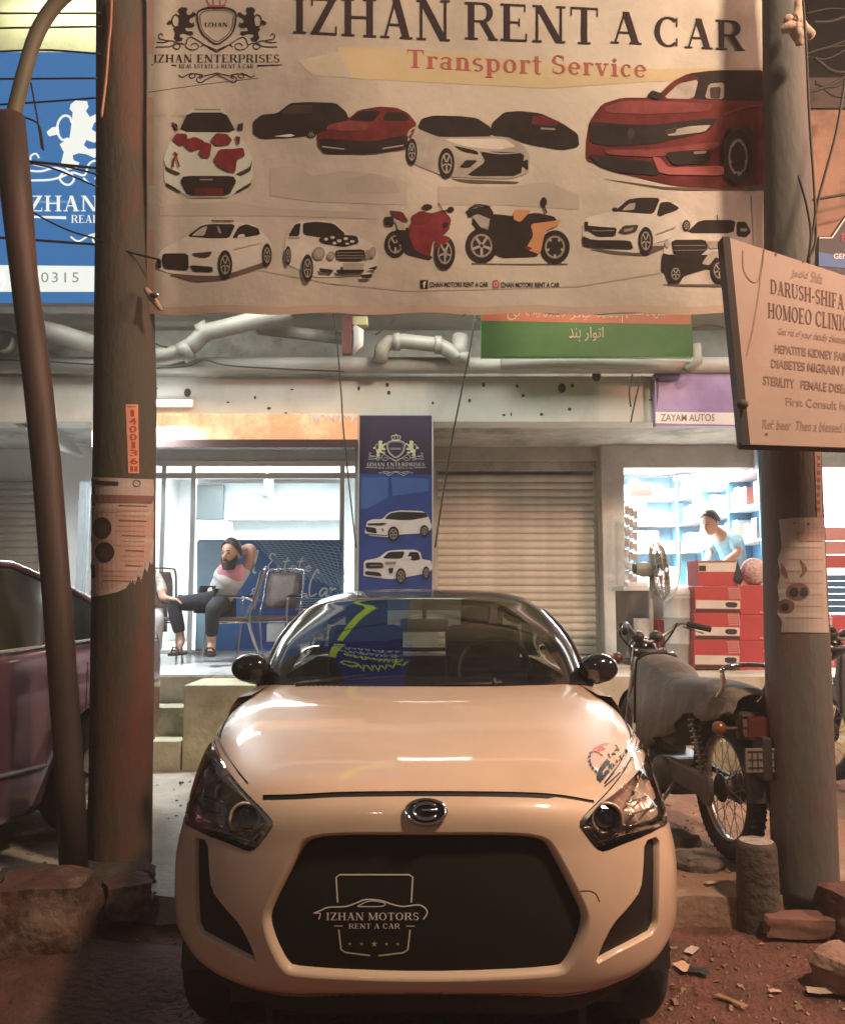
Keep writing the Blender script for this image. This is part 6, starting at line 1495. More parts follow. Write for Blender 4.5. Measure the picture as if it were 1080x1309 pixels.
# fork, handlebar, lamp, mirrors
for s_ in (-1, 1):
    MB().tube([(1.2, s_*.085, WR), (1.10, s_*.085, .58), (1.0, s_*.085, .88)], [.024, .022, .018], 12).build('fork_leg', darkm if s_ < 0 else steel, bk, smooth=True)
MB().tube([(1.0, -.1, .86), (1.0, .1, .86)], .02, 8).build('fork_yoke', darkm, bk, smooth=True)
hb = MB().tube(curve3([(.90, .18, 1.00), (.96, .15, 1.03), (1.0, .08, .96), (1.0, 0, .92), (1.02, -.10, .96), (1.02, -.20, 1.03), (.98, -.27, 1.01)], 5), .012, 10).build('handlebar', steel, bk, smooth=True)
for s_ in (-1, 1):
    MB().tube([(.92, .165, 1.01), (.83, .20, .985)] if s_ > 0 else [(1.0, -.235, 1.025), (.93, -.35, .995)], .018, 10).build('grip', rubber, hb, smooth=True)
    MB().tube([(.97, .16, 1.02), (.88, .23, .98)] if s_ > 0 else [(1.03, -.22, 1.01), (.99, -.33, .97)], .006, 6).build('lever', steel, hb, smooth=True)
    MB().tube(curve3([(.99, s_*.17, 1.03), (1.06, s_*.15, .95), (1.05, s_*.07, .86)], 4), .006, 6).build('cable', rubber, hb, smooth=True)
MB().ball((1.02, .06, .95), (.045, .04, .035), 14).build('instrument', darkm, hb, smooth=True); MB().ball((1.02, -.05, .95), (.045, .04, .035), 14).build('instrument', darkm, hb, smooth=True)
MB().lathe([(0, -.09), (.05, -.08), (.085, -.03), (.09, .03), (.082, .04)], 24, T(1.12, 0, .86) @ Ry(pi/2)).build('headlamp', mat('lamp_dark', (.035, .033, .032), .25, coat=.6, var=.2), bk, smooth=True)
MB().lathe([(0, .05), (.05, .047), (.08, .038)], 24, T(1.12, 0, .86) @ Ry(pi/2)).build('headlamp_glass', steel, bk, smooth=True)
for s_ in (-1, 1): MB().ball((1.08, s_*.17, .82), (.035, .035, .035), 12).build('indicator', mat('amber_lens', (.20, .07, .03), .3, var=.1, coat=.5), bk, smooth=True)
MB().tube([(1.08, -.17, .82), (1.08, .17, .82)], .008, 6).build('indicator_stalk', steel, bk, smooth=True)
# rear: carrier, lamp, plate, mudguard flap
cr2 = MB(); cr2.tube(curve3([(-.12, .10, .72), (-.22, .10, .80), (-.24, .10, .88), (-.24, -.10, .88), (-.22, -.10, .80), (-.12, -.10, .72)], 4), .011, 8); cr2.build('grab_rail', chrome, bk, smooth=True)
tl = MB().box((-.36, -.06, .58), (-.27, .06, .68), bev=.015).build('tail_lamp', lampred, bk); MB().box((-.29, -.07, .57), (-.25, .07, .69), bev=.01).build('lamp_housing', darkm, tl)
for s_ in (-1, 1): MB().ball((-.27, s_*.15, .62), (.032, .032, .032), 12).build('indicator', MATS['amber_lens'], bk, smooth=True)
MB().tube([(-.27, -.15, .62), (-.27, .15, .62)], .007, 6).build('indicator_stalk', steel, bk, smooth=True)
np_ = MB().box((-.395, -.095, .455), (-.385, .095, .555), Matrix(), bev=.003).build('number_plate', mat('plate_pale', (.22, .18, .15), .6, var=.15), bk)
mb = MB()
for i in range(7): mb.box((-.398, -.082+i*.0245, .465), (-.396, -.078+i*.0245, .545))
for i in range(3): mb.box((-.3985, -.085, .475+i*.033), (-.3965, .085, .479+i*.033))
mb.build('plate_bars', darkm, np_)
MB().box((-.40, -.02, .42), (-.30, .02, .60), bev=.01).build('plate_bracket', darkm, bk)
# cloth cover draped from tank to tail
st_ = [(.98,.80,.07,.66,.12),(.94,.84,.11,.58,.15),(.86,.86,.14,.44,.17),(.76,.855,.145,.36,.18),(.64,.835,.14,.36,.19),(.52,.79,.125,.42,.185),(.40,.775,.12,.48,.175),(.26,.785,.125,.56,.17),(.12,.795,.13,.61,.17),(-.02,.805,.13,.64,.165),(-.14,.80,.125,.65,.16),(-.24,.79,.11,.67,.14),(-.29,.77,.09,.68,.11)]
rings = []; NS = 25
def lerpst(t):
    i = min(int(t), len(st_)-2); f = t-i; f = f*f*(3-2*f); return [a+(b-a)*f for a, b in zip(st_[i], st_[i+1])]
for k in range(61):
    x, zt, hw, zb, fl = lerpst(k/60*(len(st_)-1)); ring = []
    zr = max(zb, .6)
    for j in range(NS):
        s_ = -1+2*j/(NS-1); e = zb if s_ > 0 else zr; u = abs(s_)
        if u < .45: y = hw*sin(u/.45*pi/2); z = zt-.05*(1-cos(u/.45*pi/2))
        else:
            q = (u-.45)/.55; y = hw+(fl-hw)*q; z = zt-.05+(e-zt+.05)*q
            fold = .016*sin(x*26+z*5)*q + .010*sin(x*55+2+z*9)*q; y += fold
        y *= .88; y += .003*noise.noise(Vector((x*14, s_*4, 1))); z += .005*noise.noise(Vector((x*9, s_*5, 3)))+(.02*sin(x*15)*(1 if u > .93 else 0))
        ring.append((x, (y if s_ > 0 else -y), z))
    rings.append(ring)
cv = MB().loft(rings, closed=False).build('cloth_cover', cloth_g, bk, smooth=True, label='dusty grey cloth cover with red smears')
sm = cv.modifiers.new('thick', 'SOLIDIFY'); sm.thickness = .006
mb = MB(); mb.tube([Vector(p)*1.0+Vector((0, .006 if p[1] > 0 else -.006, .008)) for p in [rings[9][j] for j in range(NS)]], .006, 6); mb.build('tie_strap', rubber, cv, smooth=True)
bk.rotation_euler = (0, 0, radians(94.5))
dup(bk, (2.95, 4.45, .012), radians(104), 'second motorcycle at the right edge, its rear half behind the right pole')

# ------------------------------------------------------------------ saloon at the left
plum = mat('plum_paint', (.20, .10, .14), .2, metal=.5, var=.06, scale=2, coat=1.0)
sal = root('parked_saloon', 'plum coloured saloon parked at the left behind the leaning post', 'car', (0, 0, 0), world=False)
sprof = []
def sal_body():
    # stations along x (0 = front axle): x, half width, sill z, belt z, bonnet crown z
    S = [(.68,.50,.34,.56,.58),(.64,.62,.26,.64,.68),(.55,.70,.22,.70,.75),(.35,.77,.20,.76,.82),(0,.81,.19,.82,.88),(-.35,.83,.19,.87,.93),(-.6,.835,.19,.90,.97),(-1.2,.84,.19,.93,.98),(-1.9,.84,.19,.96,1.02),(-2.5,.82,.20,.99,1.06),(-2.9,.77,.26,1.0,1.09),(-3.15,.68,.34,.98,1.08),(-3.22,.58,.42,.9,1.0)]
    R = []
    for i in range(len(S)-1):
        for q in range(8):
            f = q/8; a = [u+(v-u)*(f*f*(3-2*f)*.5+f*.5) for u, v in zip(S[i], S[i+1])]
            R.append(a)
    R.append(S[-1]); rings = []
    for x, hw, zs, zb, zc in R:
        ring = []
        half = [(hw*.94, zs), (hw*.985, zs+.05), (hw, zs+(zb-zs)*.3), (hw*1.0, zs+(zb-zs)*.6), (hw*.985, zb-.06), (hw*.955, zb), (hw*.88, zb+.02), (hw*.5, zc), (0, zc+.012)]
        h2 = []
        for y, z in half:
            for ac in (0, -2.5):
                d = abs(x-ac)
                if d < .36 and z < .31+sqrt(max(0, .36**2-d*d)) and z < .68 and y > hw*.9: z = min(.67, .30+sqrt(.36**2-d*d))
            h2.append((y, z))
        ring = [(x, y, z) for y, z in h2]+[(x, -y, z) for y, z in h2[-2::-1]]
        rings.append(ring)
    return MB().loft(rings, closed=True, capa=True, capb=True).build('body', plum, sal, smooth=True)
sal_body()
gs = [(-.30,.93,.93),(-.75,1.20,1.23),(-1.05,1.335,1.37),(-1.5,1.375,1.41),(-2.1,1.36,1.40),(-2.45,1.23,1.26),(-2.85,1.03,1.05)]
rings = []
for i in range(len(gs)-1):
    for q in range(6):
        f = q/6; x, ze, zc = [u+(v-u)*f for u, v in zip(gs[i], gs[i+1])]; t = (ze-.93)/.43
        rings.append([(x, .79-.21*t, ze), (x, .72-.21*t, ze+(zc-ze)*.5), (x, .4-.1*t, zc), (x, 0, zc+.01), (x, -.4+.1*t, zc), (x, -.72+.21*t, ze+(zc-ze)*.5), (x, -.79+.21*t, ze)])
k0, k1 = 12, 25
MB().loft(rings[k0-1:k1+1], closed=False).build('roof', plum, sal, smooth=True)
dkgl = mat('car_glass_dark', (.02, .03, .035), .08, var=0, spec=.5)
MB().loft(rings[:k0], closed=False).build('windscreen', dkgl, sal, smooth=True); MB().loft(rings[k1:], closed=False).build('rear_window', dkgl, sal, smooth=True)
for s_ in (-1, 1):
    top = [r[0 if s_ > 0 else 6] for r in rings]; bot = [(p[0], s_*.80, .925+max(0, -p[0]-1.2)*.045) for p in top]
    MB().loft([top, bot], closed=False).build('side_glass', dkgl, sal, smooth=True)
    mb = MB(); mb.tube([(x, y, z+.006) for x, y, z in top], .018, 8); mb.tube([(-1.5, s_*.60, 1.375), (-1.55, s_*.81, .93)], .02, 8); mb.build('window_frame', plum, sal, smooth=True)
    MB().tube([(-.3, s_*.825, .925), (-1.3, s_*.83, .94), (-2.8, s_*.79, 1.005)], .008, 6).build('belt_trim', chrome, sal, smooth=True)
    MB().tube([(-.45, s_*.85, .42), (-2.1, s_*.85, .42)], .011, 6).build('side_moulding', steel, sal, smooth=True)
    for x in (-.42, -1.52, -2.35): MB().tube([(x, s_*.843, .25), (x, s_*.846, .88)], .003, 4).build('door_gap', seam_black, sal)
    MB().ball((-.5, s_*.92, .98), (.06, .10, .07), 14).build('door_mirror', plum, sal, smooth=True)
    for ac in (0, -2.5):
        wheel(sal, (ac, s_*.745, .295), .295, .175, s_, 6, mat('hubcap', (.62, .62, .6), .35, metal=.5, var=.1)).rotation_euler = (0, 0, 0)
        R_ = [[(ac+.345*cos(pi*i/12), s_*yy, .30+.345*sin(pi*i/12)) for i in range(13)] for yy in (.5, .79)]; MB().loft(R_, closed=False).build('arch_liner', trim_black, sal)
MB().box((-3.0, -.6, .14), (.5, .6, .3)).build('underside', trim_black, sal)
for s_ in (-1, 1):
    MB().ball((.56, s_*.50, .60), (.08, .14, .06), 14).build('headlamp', lens, sal, smooth=True)
MB().tube([(-.30, .1, .955), (-.42, -.5, 1.03)], .008, 6).build('wiper', trim_black, sal, smooth=True)
# wheel() writes x-axis wheels; turn them to face sideways for this car
for o in [c for c in bpy.data.objects if c.parent == sal and c.name.split('.')[0] == 'wheel']:
    vs = [v.co.copy() for v in o.data.vertices]; c = sum(vs, Vector())/len(vs); M = T(*c) @ Rz(pi/2) @ T(*(-c))
    o.data.transform(M)
    for ch in [x for x in bpy.data.objects if x.parent == o]: ch.data.transform(M)
sal.location = (-3.29, 2.33, 0.0); sal.rotation_euler = (0, 0, radians(250))

# ------------------------------------------------------------------ chairs
tube_m = mat('chair_tube', (.50, .50, .50), .2, metal=.95, var=.1)
pad_m = mat('chair_pad', (.17, .12, .105), .45, var=.12, scale=5, stain=(.42, .36, .36), stain_scale=4, stain_amt=.5)
ch = root('padded_chair', 'empty padded chair next to the seated man', 'chair', (0, 0, 0), group='tube-frame padded chairs on the porch', world=False)
# faces +y locally is the back; sits facing -y
MB().box((-.205, -.21, .405), (.205, .19, .44), bev=.014).build('seat', pad_m, ch, smooth=True)
bkp = MB(); rings = []
for i in range(9):
    t = i/8; z = .52+.38*t; w = .175+.015*sin(pi*t)-.03*max(0, t-.75)*4*.4; y = .235+.10*t
    rings.append([(-w, y-.018, z), (-w*.6, y-.03+.012, z), (0, y-.03+.022, z), (w*.6, y-.03+.012, z), (w, y-.018, z), (w, y+.018, z), (0, y+.035, z), (-w, y+.018, z)])
bkp.loft(rings, capa=True, capb=True); bkp.build('backrest', pad_m, ch, smooth=True)
for s_ in (-1, 1):
    MB().tube(curve3([(s_*.27, -.26, 0), (s_*.25, -.20, .42), (s_*.25, -.17, .61), (s_*.25, -.08, .64), (s_*.245, .15, .63), (s_*.235, .235, .60)], 4), .0115, 8).build('front_leg_arm', tube_m, ch, smooth=True)
    MB().tube(curve3([(s_*.25, .33, 0), (s_*.23, .20, .42), (s_*.225, .27, .62), (s_*.215, .345, .90), (s_*.15, .36, .935), (0, .365, .94)], 4), .0115, 8).build('rear_leg_back', tube_m, ch, smooth=True)
    MB().box((s_*.25-.018, -.15, .635), (s_*.25+.018, .12, .66), bev=.008).build('arm_pad', rubber, ch)
    MB().tube([(s_*.245, -.2, .39), (s_*.23, .2, .39)], .009, 6).build('side_rail', tube_m, ch, smooth=True)
MB().tube([(-.25, -.21, .39), (.25, -.21, .39)], .009, 6).build('cross_rail', tube_m, ch, smooth=True)
def place(o, px, py, Y, rz, label=None):
    p = W(px, py, Y); o.location = (p.x, Y, PZ+.009); o.rotation_euler = (0, 0, rz)
    if label: o['label'] = label
    o.scale = (.9, .9, .92); return o
place(ch, 347, 840, 8.0, radians(-14), 'empty padded chair furthest right, right of the seated man')
c2 = dup(ch); place(c2, 291, 840, 7.74, radians(-76), 'padded chair the man is sitting in')
c3 = dup(ch); place(c3, 196, 840, 7.7, radians(20), 'chair behind the left pole with only its tube legs showing')
stl = root('side_table', 'low white crate table behind the chairs against the blue panel', 'table', W(355, 800, 8.5))
a, b = W(342, 820, 8.5), W(374, 797, 8.5); MB().box((a.x, 8.45, a.z), (b.x, 8.6, b.z), bev=.008).build('crate', mat('crate_white', (.6, .6, .6), .5, var=.1), stl)

# ------------------------------------------------------------------ people
skinm = mat('skin_brown', (.36, .20, .13), .55, var=.08, scale=8, sub=.1)
hairm = mat('hair_black', (.012, .010, .009), .6, var=.3, scale=60, bump=.6, bscale=120)
def skin_mesh(name, joints, edges, m, parent, rootj=0, levels=2, label=None):
    me = bpy.data.meshes.new(name); me.from_pydata([j[0] for j in joints], edges, []); me.update()
    o = bpy.data.objects.new('tmp_skin', me); COL.objects.link(o)
    sk = o.modifiers.new('s', 'SKIN'); sk.use_smooth_shade = True
    for i, v in enumerate(me.skin_vertices[0].data):
        r = joints[i][1]; v.radius = (r, r) if not isinstance(r, tuple) else r; v.use_root = (i == rootj)
    sb = o.modifiers.new('b', 'SUBSURF'); sb.levels = levels; sb.render_levels = levels
    dg = bpy.context.evaluated_depsgraph_get(); dg.update(); e = o.evaluated_get(dg); m2 = bpy.data.meshes.new_from_object(e)
    bpy.data.objects.remove(o); m2.name = name; m2.materials.clear(); m2.materials.append(m)
    for p in m2.polygons: p.use_smooth = True
    return link(name, m2, parent, label=label)
def chain(J, E, pts, start=None):
    prev = start
    for p in pts:
        J.append(p); i = len(J)-1
        if prev is not None: E.append((prev, i))
        prev = i
    return prev
def hand(J, E, wrist_i, wrist, d, up, s=1.0, curl=.5):
    """palm and five fingers growing from a wrist"""
    d = Vector(d).normalized(); up = Vector(up); up = (up-d*up.dot(d)).normalized(); sd = d.cross(up).normalized(); w = Vector(wrist)
    pm = w+d*.045*s; J.append((pm, (.030*s, .015*s))); pi_ = len(J)-1; E.append((wrist_i, pi_))
    for k, (o_, L) in enumerate(((-.026, .070), (-.009, .080), (.009, .076), (.025, .060))):
        b = w+d*.085*s+sd*o_*s; c = b+(d*cos(curl)+up*sin(curl))*L*.5*s; t = c+(d*cos(curl*2)+up*sin(curl*2))*L*.5*s
        chain(J, E, [(b, .0095*s), (c, .0085*s), (t, .006*s)], pi_)
    b = w+d*.03*s-sd*.034*s; chain(J, E, [(b, .011*s), (b+(d*.8-sd*.5).normalized()*.035*s, .0095*s), (b+(d*.95-sd*.2).normalized()*.06*s+up*.01, .007*s)], pi_)
def head(parent, c, face, s=1.0, hair=True, beard=True, tilt=0.0):
    """features set on a head at c looking along face"""
    f = Vector(face).normalized(); u = Vector((0, 0, 1)); r = f.cross(u).normalized(); u = r.cross(f)
    M = Matrix((( r.x, f.x, u.x, c[0]), (r.y, f.y, u.y, c[1]), (r.z, f.z, u.z, c[2]), (0, 0, 0, 1)))
    hd_ = []
    # skull and jaw as one surface
    mb = MB(); rings = []
    prof_ = [(-.115,.028,.035,.045),(-.105,.045,.05,.04),(-.08,.057,.066,.03),(-.05,.064,.082,.012),(-.015,.070,.09,.002),(.02,.073,.094,-.002),(.055,.072,.093,-.006),(.085,.062,.082,-.01),(.108,.042,.055,-.012),(.118,.015,.02,-.012)]
    for z, rx, ry, oy in prof_:
        ring = []
        for i in range(20):
            a = 2*pi*i/20; y = sin(a)*ry+oy; x = cos(a)*rx
            if sin(a) > .75 and -.03 < z < .02: y += .006
            ring.append(M @ Vector((x*s, y*s, z*s)))
        rings.append(ring)
    mb.loft(rings, capa=True, capb=True)
    nose = [M @ Vector((0, .088*s, .02*s)), M @ Vector((0, .105*s, -.012*s)), M @ Vector((0, .112*s, -.03*s)), M @ Vector((0, .092*s, -.04*s))]
    mb.tube(nose, [.007*s, .011*s, .016*s, .01*s], 10)
    for sd in (-1, 1): mb.ball((0, 0, 0), 1, 10, M @ T(sd*.074*s, -.005*s, -.005*s) @ Matrix.Diagonal((.010*s, .02*s, .032*s, 1)))
    return mb, M
def add_features(parent, M, s, hair=True, beard=True):
    P_ = lambda x, y, z: M @ Vector((x*s, y*s, z*s))
    for sd in (-1, 1):
        MB().ball((0, 0, 0), 1, 10, M @ T(sd*.030*s, .083*s, .012*s) @ Matrix.Diagonal((.013*s, .008*s, .007*s, 1))).build('eye', hairm, parent, smooth=True)
        MB().tube([P_(sd*.012, .093, .032), P_(sd*.03, .094, .037), P_(sd*.05, .082, .031)], [.003*s, .005*s, .002*s], 6).build('eyebrow', hairm, parent, smooth=True)
    MB().tube([P_(-.022, .088, -.058), P_(0, .097, -.056), P_(.022, .088, -.058)], [.003*s, .006*s, .003*s], 8).build('mouth', mat('lips', (.32, .12, .10), .5, var=.05), parent, smooth=True)
    if hair:
        mb = MB(); rings = []
        for k in range(9):
            t = k/8; el = t*pi*.52; ring = []
            for i in range(24):
                a = 2*pi*i/24; fr_ = max(0, sin(a)); lo = .35+.65*(1-fr_**.8)   # hairline higher in front
                e = el*(lo+.12); rr = 1.03+.07*noise.noise(Vector((cos(a)*6, sin(a)*6, t*9)))
                ring.append(P_(.083*sin(e)*cos(a)*rr, -.008+.106*sin(e)*sin(a)*rr, .020+.124*cos(e)*rr))
            rings.append(ring)
        mb.loft(rings, capa=False); mb.build('hair', hairm, parent, smooth=True)
    if beard:
        mb = MB(); rings = []
        for k in range(7):
            t = k/6; z = -.070-.062*t; w = .071-.030*t**1.5; d = .092-.02*t; ring = []
            for i in range(15):
                a = pi*(-.12+1.24*i/14); gap = 0
                ring.append(P_(w*cos(a)*1.03, .01+t*.025+(d*sin(a))*.97+.004, z+(.075*(1-abs(sin(a)))*(1-t))))
            rings.append(ring)
        mb.loft(rings, closed=False); mb.build('beard', hairm, parent, smooth=True)
        MB().tube([P_(-.032, .086, -.052), P_(0, .103, -.043), P_(.032, .086, -.052)], [.003*s, .006*s, .003*s], 8).build('moustache', hairm, parent, smooth=True)
def ap(x, y, Y):   # point in the close-up of the man: crop units -> photo -> world
    return W(190+x/6.353, 670+y/6.353, Y)
Ym = 7.62
mn = root('person', 'bearded man in grey and pink shirt leaning back with a hand behind his head', 'person', ap(560, 600, Ym))
hc = ap(670, 245, Ym-.12); HS = 1.03
J = []; E = []
pel = (ap(545, 640, Ym+.02), .115)
J.append(pel)
w1 = chain(J, E, [(ap(600, 540, Ym+.02), .115), (ap(650, 450, Ym-.0), .125), (ap(675, 395, Ym-.03), .10), (ap(680, 355, Ym-.08), .052), (hc+Vector((0, .01, -.06)), .05), (hc+Vector((0, .01, .02)), .055)], 0)
ch_i = 3
# raised arm on the right of the picture: shoulder, elbow up and out, forearm back behind the head
sh = chain(J, E, [(ap(770, 400, Ym+.0), .058), (ap(815, 320, Ym-.02), .047), (ap(848, 195, Ym-.03), .040), (ap(800, 185, Ym+.07), .036), (ap(762, 205, Ym+.10), .026)], ch_i)
hand(J, E, sh, ap(762, 205, Ym+.10), (-.9, .2, -.1), (0, -1, .2), 1.0, .25)
# the other arm, elbow behind
sh = chain(J, E, [(ap(600, 390, Ym+.04), .056), (ap(622, 345, Ym+.20), .045), (ap(640, 290, Ym+.26), .038), (ap(690, 235, Ym+.17), .026)], ch_i)
hand(J, E, sh, ap(690, 235, Ym+.17), (1, -.1, .1), (0, 1, .2), .95, .25)
# legs
def leg(hip, knee, ank, toe, rh=.085, rk=.056, ra=.034):
    k = chain(J, E, [(hip, rh), (hip.lerp(knee, .5), (rh+rk)/2+.004), (knee, rk), (knee.lerp(ank, .35), .052), (ank, ra), (ank.lerp(toe, .5)+Vector((0, 0, -.012)), .032)], 0)
    d = (toe-ank); d.z = 0; d.normalize(); sd = d.cross(Vector((0, 0, 1)))
    for q, L in ((-.026, .05), (-.013, .046), (0, .043), (.012, .038), (.024, .032)):
        b = ank.lerp(toe, .62)+Vector((0, 0, -.016))+sd*q; chain(J, E, [(b, .0125), (b+d*L+Vector((0, 0, -.004)), .009)], k)
hipA, hipB = ap(500, 625, Ym-.03), ap(590, 640, Ym-.02)
kA, aA, tA = ap(200, 650, Ym-.12), ap(272, 955, Ym-.14), ap(215, 1040, Ym-.24)
kB, aB, tB = ap(520, 690, Ym-.42), ap(512, 960, Ym-.36), ap(500, 1045, Ym-.48)
leg(hipA, kA, aA, tA); leg(hipB, kB, aB, tB)
body = skin_mesh('body', J, E, skinm, mn, 0)
hm, HM = head(mn, hc, (-.33, -.93, -.08), HS); ho = hm.build('head', skinm, None, smooth=True)
# join the head to the body mesh so that it is one figure
bmj = bmesh.new(); bmj.from_mesh(body.data); bmj.from_mesh(ho.data); bmj.to_mesh(body.data); bmj.free(); bpy.data.objects.remove(ho)
for p in body.data.polygons: p.use_smooth = True
add_features(mn, HM, HS)
shirt = mat('shirt_grey', (.42, .42, .40), .85, var=.12, scale=7, stain=(.30, .33, .31), stain_scale=7, stain_amt=.8, bump=.3, bscale=12)
J = []; E = []; J.append((ap(545, 650, Ym+.02), .140))
chain(J, E, [(ap(600, 540, Ym+.02), .132), (ap(650, 455, Ym-.0), .146), (ap(672, 408, Ym-.03), .135), (ap(680, 372, Ym-.06), .062)], 0)
chain(J, E, [(ap(770, 402, Ym+.0), .068), (ap(808, 335, Ym-.02), .060)], 3); chain(J, E, [(ap(604, 392, Ym+.05), .066), (ap(620, 352, Ym+.15), .058)], 3)
skin_mesh('shirt', J, E, shirt, mn)
pk = mat('shirt_pink', (.55, .22, .27), .8, var=.1, scale=9)
J = [(ap(674, 402, Ym-.06), .152)]; E = []
chain(J, E, [(ap(682, 370, Ym-.06), .066)], 0); chain(J, E, [(ap(735, 396, Ym-.03), .105), (ap(780, 396, Ym-.01), .082)], 0); chain(J, E, [(ap(620, 394, Ym-.04), .098), (ap(596, 392, Ym+.0), .082)], 0)
skin_mesh('shirt_yoke', J, E, pk, mn)
J = []; E = []; J.append((ap(550, 640, Ym+.02), .128)); 
chain(J, E, [(hipA, .096), (hipA.lerp(kA, .5), .083), (kA, .070), (kA.lerp(aA, .4), .066), (kA.lerp(aA, .80), .055)], 0); chain(J, E, [(hipB, .096), (hipB.lerp(kB, .5), .083), (kB, .070), (kB.lerp(aB, .4), .066), (kB.lerp(aB, .85), .055)], 0)
skin_mesh('trousers', J, E, mat('trousers_navy', (.009, .010, .016), .85, var=.25, scale=8, bump=.3), mn)
for an, to in ((aA, tA), (aB, tB)):
    d = (to-an); d.z = 0; d.normalize(); M = Matrix.Translation(an.lerp(to, .55)+Vector((0, 0, -.055))) @ Rz(atan2(d.y, d.x))
    s1 = MB().add([M @ Vector((x, y, z)) for z in (-.012, .012) for x, y in [(.14*cos(2*pi*i/16), .046*sin(2*pi*i/16)) for i in range(16)]], [(i, (i+1) % 16, 16+(i+1) % 16, 16+i) for i in range(16)]+[tuple(range(16))[::-1], tuple(range(16, 32))]).build('sandal', mat('sandal_dark', (.03, .02, .018), .6, var=.2), mn, smooth=False)
    MB().tube([M @ Vector((.04, -.045, 0)), M @ Vector((.05, -.02, .06)), M @ Vector((.05, .02, .06)), M @ Vector((.04, .045, 0))], .008, 6).build('strap', MATS['sandal_dark'], s1, smooth=True)
# half hidden neighbour behind the pole
p2 = root('person', 'person in checked shirt mostly hidden behind the left pole', 'person', W(196, 790, 7.7))
def q2(x, y, Y=7.75): return W(x, y, Y)
J = [(q2(188, 790), .12)]; E = []
chain(J, E, [(q2(188, 765), .115), (q2(188, 740), .12), (q2(186, 722), .06), (q2(184, 712), .05)], 0)
s_ = chain(J, E, [(q2(200, 738), .055), (q2(207, 752), .045), (q2(208, 764, 7.65), .038), (q2(216, 766, 7.5), .028)], 2); hand(J, E, s_, q2(216, 766, 7.5), (1, -.3, 0), (0, 0, -1), .95, .4)
s_ = chain(J, E, [(q2(174, 738), .055), (q2(168, 755), .045), (q2(172, 768, 7.6), .034)], 2); hand(J, E, s_, q2(172, 768, 7.6), (.6, -.6, 0), (0, 0, -1), .95, .4)
for x in (180, 198):
    chain(J, E, [(q2(x, 790, 7.7), .08), (q2(x+3, 790, 7.3), .055), (q2(x+2, 815, 7.3), .045), (q2(x+2, 838, 7.3), .032), (q2(x+2, 842, 7.15), .028)], 0)
b2 = skin_mesh('body', J, E, skinm, p2); hm, HM = head(p2, q2(184, 700), (.6, -.8, 0), 1.0); ho = hm.build('head', skinm, None, smooth=True)
bmj = bmesh.new(); bmj.from_mesh(b2.data); bmj.from_mesh(ho.data); bmj.to_mesh(b2.data); bmj.free(); bpy.data.objects.remove(ho); add_features(p2, HM, 1.0, beard=False)
for p in b2.data.polygons: p.use_smooth = True
J = [(q2(188, 790), .13)]; E = []; chain(J, E, [(q2(188, 765), .125), (q2(188, 742), .13)], 0); chain(J, E, [(q2(200, 738), .068), (q2(207, 752), .058), (q2(207, 760, 7.7), .052)], 2); chain(J, E, [(q2(174, 738), .068), (q2(168, 753), .055)], 2)
skin_mesh('shirt', J, E, mat('shirt_check', (.50, .46, .44), .85, var=.4, scale=40), p2)
J = [(q2(188, 790), .13)]; E = []
for x in (180, 198): chain(J, E, [(q2(x, 790, 7.7), .09), (q2(x+3, 790, 7.3), .068), (q2(x+2, 815, 7.3), .058), (q2(x+2, 834, 7.3), .05)], 0)
skin_mesh('trousers', J, E, mat('trousers_grey', (.3, .3, .3), .85, var=.2), p2)
# shopkeeper bending over the cartons
p3 = root('person', 'shopkeeper in white and blue shirt bending behind the red cartons', 'person', W(925, 700, 8.6))
def q3(x, y, Y=8.6): return W(x, y, Y)
J = [(q3(938, 748), .12)]; E = []
chain(J, E, [(q3(940, 728), .115), (q3(935, 702), .12), (q3(926, 690), .11), (q3(918, 680, 8.55), .05), (q3(913, 674, 8.5), .05)], 0)
s_ = chain(J, E, [(q3(938, 690, 8.45), .055), (q3(943, 706, 8.35), .043), (q3(930, 716, 8.25), .036), (q3(922, 722, 8.2), .028)], 3); hand(J, E, s_, q3(922, 722, 8.2), (-1, -.2, -.3), (0, 0, -1), .95, .5)
s_ = chain(J, E, [(q3(915, 692, 8.72), .055), (q3(906, 708, 8.7), .043), (q3(902, 720, 8.5), .03)], 3); hand(J, E, s_, q3(902, 720, 8.5), (-.6, -.6, -.3), (0, 0, -1), .95, .5)
for x in (932, 946): chain(J, E, [(q3(x, 760), .085), (q3(x, 800), .058), (q3(x, 838), .04)], 0)
b3 = skin_mesh('body', J, E, skinm, p3); hm, HM = head(p3, q3(908, 668, 8.5), (-.8, -.5, -.45), 1.0); ho = hm.build('head', skinm, None, smooth=True)
bmj = bmesh.new(); bmj.from_mesh(b3.data); bmj.from_mesh(ho.data); bmj.to_mesh(b3.data); bmj.free(); bpy.data.objects.remove(ho); add_features(p3, HM, 1.0, beard=False)
for p in b3.data.polygons: p.use_smooth = True
J = [(q3(938, 748), .13)]; E = []; chain(J, E, [(q3(940, 728), .13), (q3(935, 702), .145), (q3(926, 691), .135), (q3(920, 683, 8.56), .065)], 0); chain(J, E, [(q3(938, 690, 8.45), .07), (q3(943, 704, 8.36), .058)], 3); chain(J, E, [(q3(915, 692, 8.72), .068), (q3(907, 706, 8.7), .055)], 3)
skin_mesh('shirt', J, E, mat('shirt_blue', (.22, .42, .55), .8, var=.5, scale=5), p3)
J = [(q3(938, 752), .13)]; E = []
for x in (932, 946): chain(J, E, [(q3(x, 762), .095), (q3(x, 800), .07), (q3(x, 832), .06)], 0)
skin_mesh('trousers', J, E, MATS['trousers_navy'], p3)

